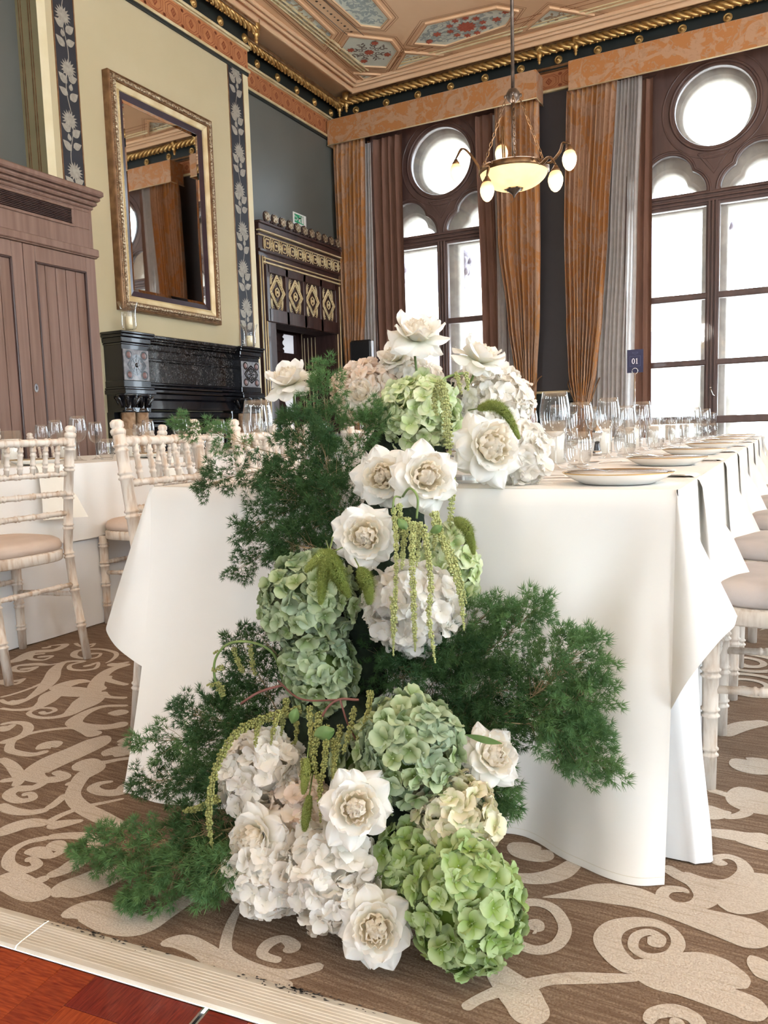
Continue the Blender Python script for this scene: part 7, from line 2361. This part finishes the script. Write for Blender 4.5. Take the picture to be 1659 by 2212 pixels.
amaranth('bunch of long amaranth strands hanging below the rose pair', [
    ([(-0.6925, 1.3600, 0.7445), (-0.6630, 1.3100, 0.6881), (-0.6512, 1.2800, 0.6138), (-0.6581, 1.2800, 0.5512), (-0.6657, 1.2900, 0.4686)], .0055, .0045), ([(-0.6544, 1.2750, 0.5881), (-0.6520, 1.2700, 0.5540), (-0.6568, 1.2750, 0.5123)], .009, .006),
    ([(-0.6354, 1.3300, 0.7221), (-0.6209, 1.2900, 0.6665), (-0.6106, 1.2700, 0.5924), (-0.6101, 1.2700, 0.5401), (-0.6145, 1.2800, 0.4859)], .0085, .0045),
    ([(-0.6189, 1.3400, 0.7125), (-0.5916, 1.3000, 0.6576), (-0.5791, 1.2800, 0.6099), (-0.5805, 1.2700, 0.5601), (-0.5743, 1.2700, 0.5130), (-0.5742, 1.2800, 0.4692)], .0075, .0045),
    ([(-0.6207, 1.4000, 0.7326), (-0.5896, 1.3600, 0.6885), (-0.5604, 1.3400, 0.6350), (-0.5414, 1.3300, 0.5852), (-0.5353, 1.3300, 0.5210)], .0095, .0045),
    ([(-0.6167, 1.3800, 0.7349), (-0.6038, 1.3600, 0.7015), (-0.6022, 1.3500, 0.6670)], .007, .0045), ([(-0.5843, 1.3700, 0.6828), (-0.5551, 1.3500, 0.6336), (-0.5376, 1.3500, 0.5679)], .007, .004),
    ([(-0.6625, 1.3600, 0.7268), (-0.6571, 1.3300, 0.6855), (-0.6578, 1.3200, 0.6329)], .010, .005), ([(-0.6378, 1.3600, 0.7184), (-0.6316, 1.3400, 0.6761), (-0.6309, 1.3300, 0.6372)], .008, .005), ([(-0.6849, 1.3700, 0.7528), (-0.6730, 1.3500, 0.7186), (-0.6742, 1.3400, 0.6834)], .007, .004)],
    'amaranth_green', 3, [([(-0.6933, 1.4000, 0.7638), (-0.6558, 1.3600, 0.7860), (-0.6347, 1.3500, 0.7691), (-0.6330, 1.3400, 0.7299)], .0024), ([(-0.6933, 1.4000, 0.7638), (-0.6897, 1.3600, 0.7674), (-0.6897, 1.3500, 0.7364)], .002)],
    [((-0.6728, 1.3400, 0.7289), (.5, 0, -.6), .03), ((-0.6091, 1.3500, 0.7026), (.6, 0, .3), .028)])
amaranth('arching amaranth stalk with round beads at the left, over the white cloth', [([(-1.0822, 1.2600, 0.4030), (-1.0838, 1.2600, 0.3978)], .009, .008), ([(-1.0753, 1.2600, 0.3733), (-1.0662, 1.2600, 0.3592), (-1.0596, 1.2600, 0.3448)], .010, .009), ([(-1.0847, 1.2500, 0.3722), (-1.0826, 1.2500, 0.3653)], .0105, .0095), ([(-1.0642, 1.2600, 0.4103), (-1.0658, 1.2600, 0.4040)], .010, .009), ([(-1.0759, 1.2600, 0.4413), (-1.0736, 1.2600, 0.4385)], .0065, .006), ([(-1.0350, 1.2700, 0.4511), (-1.0279, 1.2700, 0.4267), (-1.0125, 1.2700, 0.3984)], .006, .009), ([(-0.9997, 1.2800, 0.4571), (-0.9957, 1.2800, 0.4226), (-0.9889, 1.2800, 0.3933)], .006, .006)], 'amaranth_olive', 4, [([(-0.9469, 1.3200, 0.3763), (-0.9556, 1.3000, 0.4395), (-0.9932, 1.2800, 0.4648), (-1.0385, 1.2600, 0.4633), (-1.0768, 1.2600, 0.4270), (-1.0823, 1.2600, 0.3827), (-1.0735, 1.2700, 0.3345)], .0028)])
amaranth('long thick amaranth tassel drooping at the lower left past the white hydrangeas', [([(-0.8557, 1.2400, 0.3507), (-0.8777, 1.1700, 0.3577), (-0.8955, 1.1000, 0.3530), (-0.9001, 1.0500, 0.3187), (-0.9083, 1.0300, 0.2648), (-0.9157, 1.0300, 0.2021), (-0.9192, 1.0400, 0.1468)], .0105, .0065), ([(-0.8630, 1.1800, 0.3610), (-0.8535, 1.1500, 0.3412), (-0.8529, 1.1400, 0.3180)], .006, .004), ([(-0.8850, 1.1500, 0.3545), (-0.8709, 1.1200, 0.3406), (-0.8655, 1.1100, 0.3230)], .006, .004), ([(-0.8824, 1.2400, 0.3708), (-0.8719, 1.2100, 0.3445), (-0.8649, 1.1900, 0.3154)], .008, .005), ([(-0.8485, 1.2200, 0.3351), (-0.8360, 1.2000, 0.3163), (-0.8412, 1.1900, 0.2914)], .006, .004), ([(-0.9365, 1.0800, 0.2235), (-0.9831, 1.0800, 0.1956), (-1.0244, 1.0800, 0.1805)], .008, .006)], 'amaranth_olive', 5, [([(-0.9836, 1.2200, 0.3536), (-0.9506, 1.2400, 0.3760), (-0.9138, 1.2700, 0.3860)], .0028)], red=True)
amaranth('tangle of amaranth strands with red stems hanging in the lower middle', [
    ([(-0.7809, 1.2000, 0.3662), (-0.7576, 1.1500, 0.3389), (-0.7443, 1.1200, 0.3180), (-0.7233, 1.1000, 0.2874)], .0085, .0055), ([(-0.7536, 1.1800, 0.3550), (-0.7208, 1.1200, 0.3222), (-0.7132, 1.0900, 0.2852), (-0.7030, 1.0700, 0.2310)], .0075, .0045),
    ([(-0.8101, 1.2100, 0.3722), (-0.7750, 1.1600, 0.3411), (-0.7590, 1.1300, 0.3114)], .0075, .005), ([(-0.7356, 1.2000, 0.3505), (-0.7198, 1.1600, 0.3238), (-0.7096, 1.1200, 0.2900)], .006, .0045), ([(-0.7100, 1.2100, 0.3867), (-0.7039, 1.1800, 0.3540), (-0.7083, 1.1600, 0.3171)], .007, .0045), ([(-0.6799, 1.2200, 0.4186), (-0.6694, 1.1900, 0.3906), (-0.6840, 1.1700, 0.3434)], .008, .0045), ([(-0.7332, 1.1700, 0.3353), (-0.7021, 1.1200, 0.3085), (-0.6954, 1.1000, 0.2717)], .006, .004), ([(-0.7741, 1.1300, 0.3088), (-0.7655, 1.1100, 0.2750)], .006, .0045)],
    'amaranth_olive', 6, [([(-0.7937, 1.2000, 0.3140), (-0.7703, 1.2000, 0.3723), (-0.7447, 1.2100, 0.3979), (-0.7052, 1.2200, 0.4001)], .0026), ([(-0.9249, 1.2700, 0.3944), (-0.8353, 1.2200, 0.3839), (-0.7396, 1.2100, 0.3986)], .002), ([(-0.7396, 1.2100, 0.3986), (-0.7261, 1.2100, 0.3574), (-0.7133, 1.2200, 0.3196)], .002)],
    [((-0.7622, 1.1500, 0.3469), (.9, 0, .35), .048), ((-0.8332, 1.2000, 0.3723), (-.3, 0, -.8), .035)], True)
def foxtail(label, pts, r, seed, m='foxtail_green'):
    q = random.Random(seed)
    base = Vector(pts[0])
    T = thing('foxtail_millet', label, 'foxtail grass', base, 0, 'foxtail heads of the cascade')
    C = spline([Vector(p) for p in pts], 10)
    B = MB(); B.tube([base + (base - Vector(pts[1])).normalized() * .04, base, C[1]], .0014, 5)
    build(B, 'stem', 'stem_green', T)
    B = MB()
    n = len(C)
    B.tube(C, [max(.001, r * .22 * math.sin(PI * min(1, .12 + .85 * i / (n - 1))) ** .6) for i in range(n)], 8)
    vs, fs = [], []
    L = sum((C[i + 1] - C[i]).length for i in range(n - 1))
    for k in range(int(L * r * 1.7e6)):
        t = q.random(); i = min(int(t * (n - 1)), n - 2)
        p = C[i].lerp(C[i + 1], t * (n - 1) - i)
        ax = (C[i + 1] - C[i]).normalized(); X = ax.orthogonal().normalized(); Y = ax.cross(X)
        a = q.uniform(0, 2 * PI); o = X * math.cos(a) + Y * math.sin(a)
        R = r * math.sin(PI * min(1, .12 + .85 * t)) ** .6
        B.ico(p + o * R * q.uniform(.45, .72), q.uniform(.0010, .0017), 0)
        d = (o + ax * q.uniform(.2, .9)).normalized()
        b0 = p + o * R * .5; e = b0 + d * R * q.uniform(.6, 1.15); s = d.cross(ax).normalized() * .0005
        j = len(vs); vs += [b0 - s, b0 + s, e]; fs.append((j, j + 1, j + 2))
    B.add(vs, fs)
    build(B, 'seed_head', m, T)
foxtail('foxtail arching over the large white rose at the upper right', [(-0.5848, 1.5600, 0.9402), (-0.5403, 1.5300, 0.9438), (-0.5076, 1.5200, 0.9201), (-0.4881, 1.5300, 0.8747)], .0125, 1)
foxtail('foxtail sticking out over the cloth right of the amaranth strands', [(-0.6012, 1.4600, 0.7151), (-0.5606, 1.4200, 0.6997), (-0.5479, 1.4200, 0.6524)], .0125, 2)
foxtail('left foxtail of the pair lying on the large green hydrangea', [(-0.7758, 1.2500, 0.6741), (-0.7586, 1.2000, 0.6393), (-0.7628, 1.1900, 0.5845)], .0145, 3)
foxtail('right foxtail of the pair lying on the large green hydrangea', [(-0.7758, 1.2500, 0.6723), (-0.7307, 1.2000, 0.6410), (-0.7059, 1.2000, 0.5997)], .0155, 4)
foxtail('dark foxtail between the large green and the white hydrangea', [(-0.7271, 1.2800, 0.6359), (-0.6962, 1.2500, 0.6165), (-0.6926, 1.2500, 0.5771)], .0150, 5)
foxtail('short foxtail pointing left on the large green hydrangea', [(-0.7760, 1.2500, 0.6696), (-0.7802, 1.2200, 0.6653), (-0.8059, 1.2100, 0.6391)], .0130, 6)
foxtail('upper small foxtail beside the ring-shaped hydrangea', [(-0.7582, 1.1200, 0.3156), (-0.7434, 1.0900, 0.2964), (-0.7429, 1.0800, 0.2711)], .0100, 7)
foxtail('lower small foxtail above the lower left rose', [(-0.7372, 1.0900, 0.2635), (-0.7311, 1.0700, 0.2401), (-0.7304, 1.0600, 0.2155)], .0110, 8)
# ---- a few loose bits
B = MB()
p0, d_, s_ = Vector((-0.4848, 1.2000, 0.3756)), (Vector((-0.4149, 1.1900, 0.3754)) - Vector((-0.4848, 1.2000, 0.3756))), Vector((0, 0, 1))
B.grid(lambda u, v: p0 + d_ * v + s_ * ((u * 2 - 1) * .0065 * math.sin(PI * (v * .94 + .03))) + FRONT * (.004 * math.sin(PI * v)), 4, 10)
lf = build(B, 'loose_leaf', 'leaf_green'); tag(lf, 'narrow green leaf lying across the lower right white rose', 'leaf')
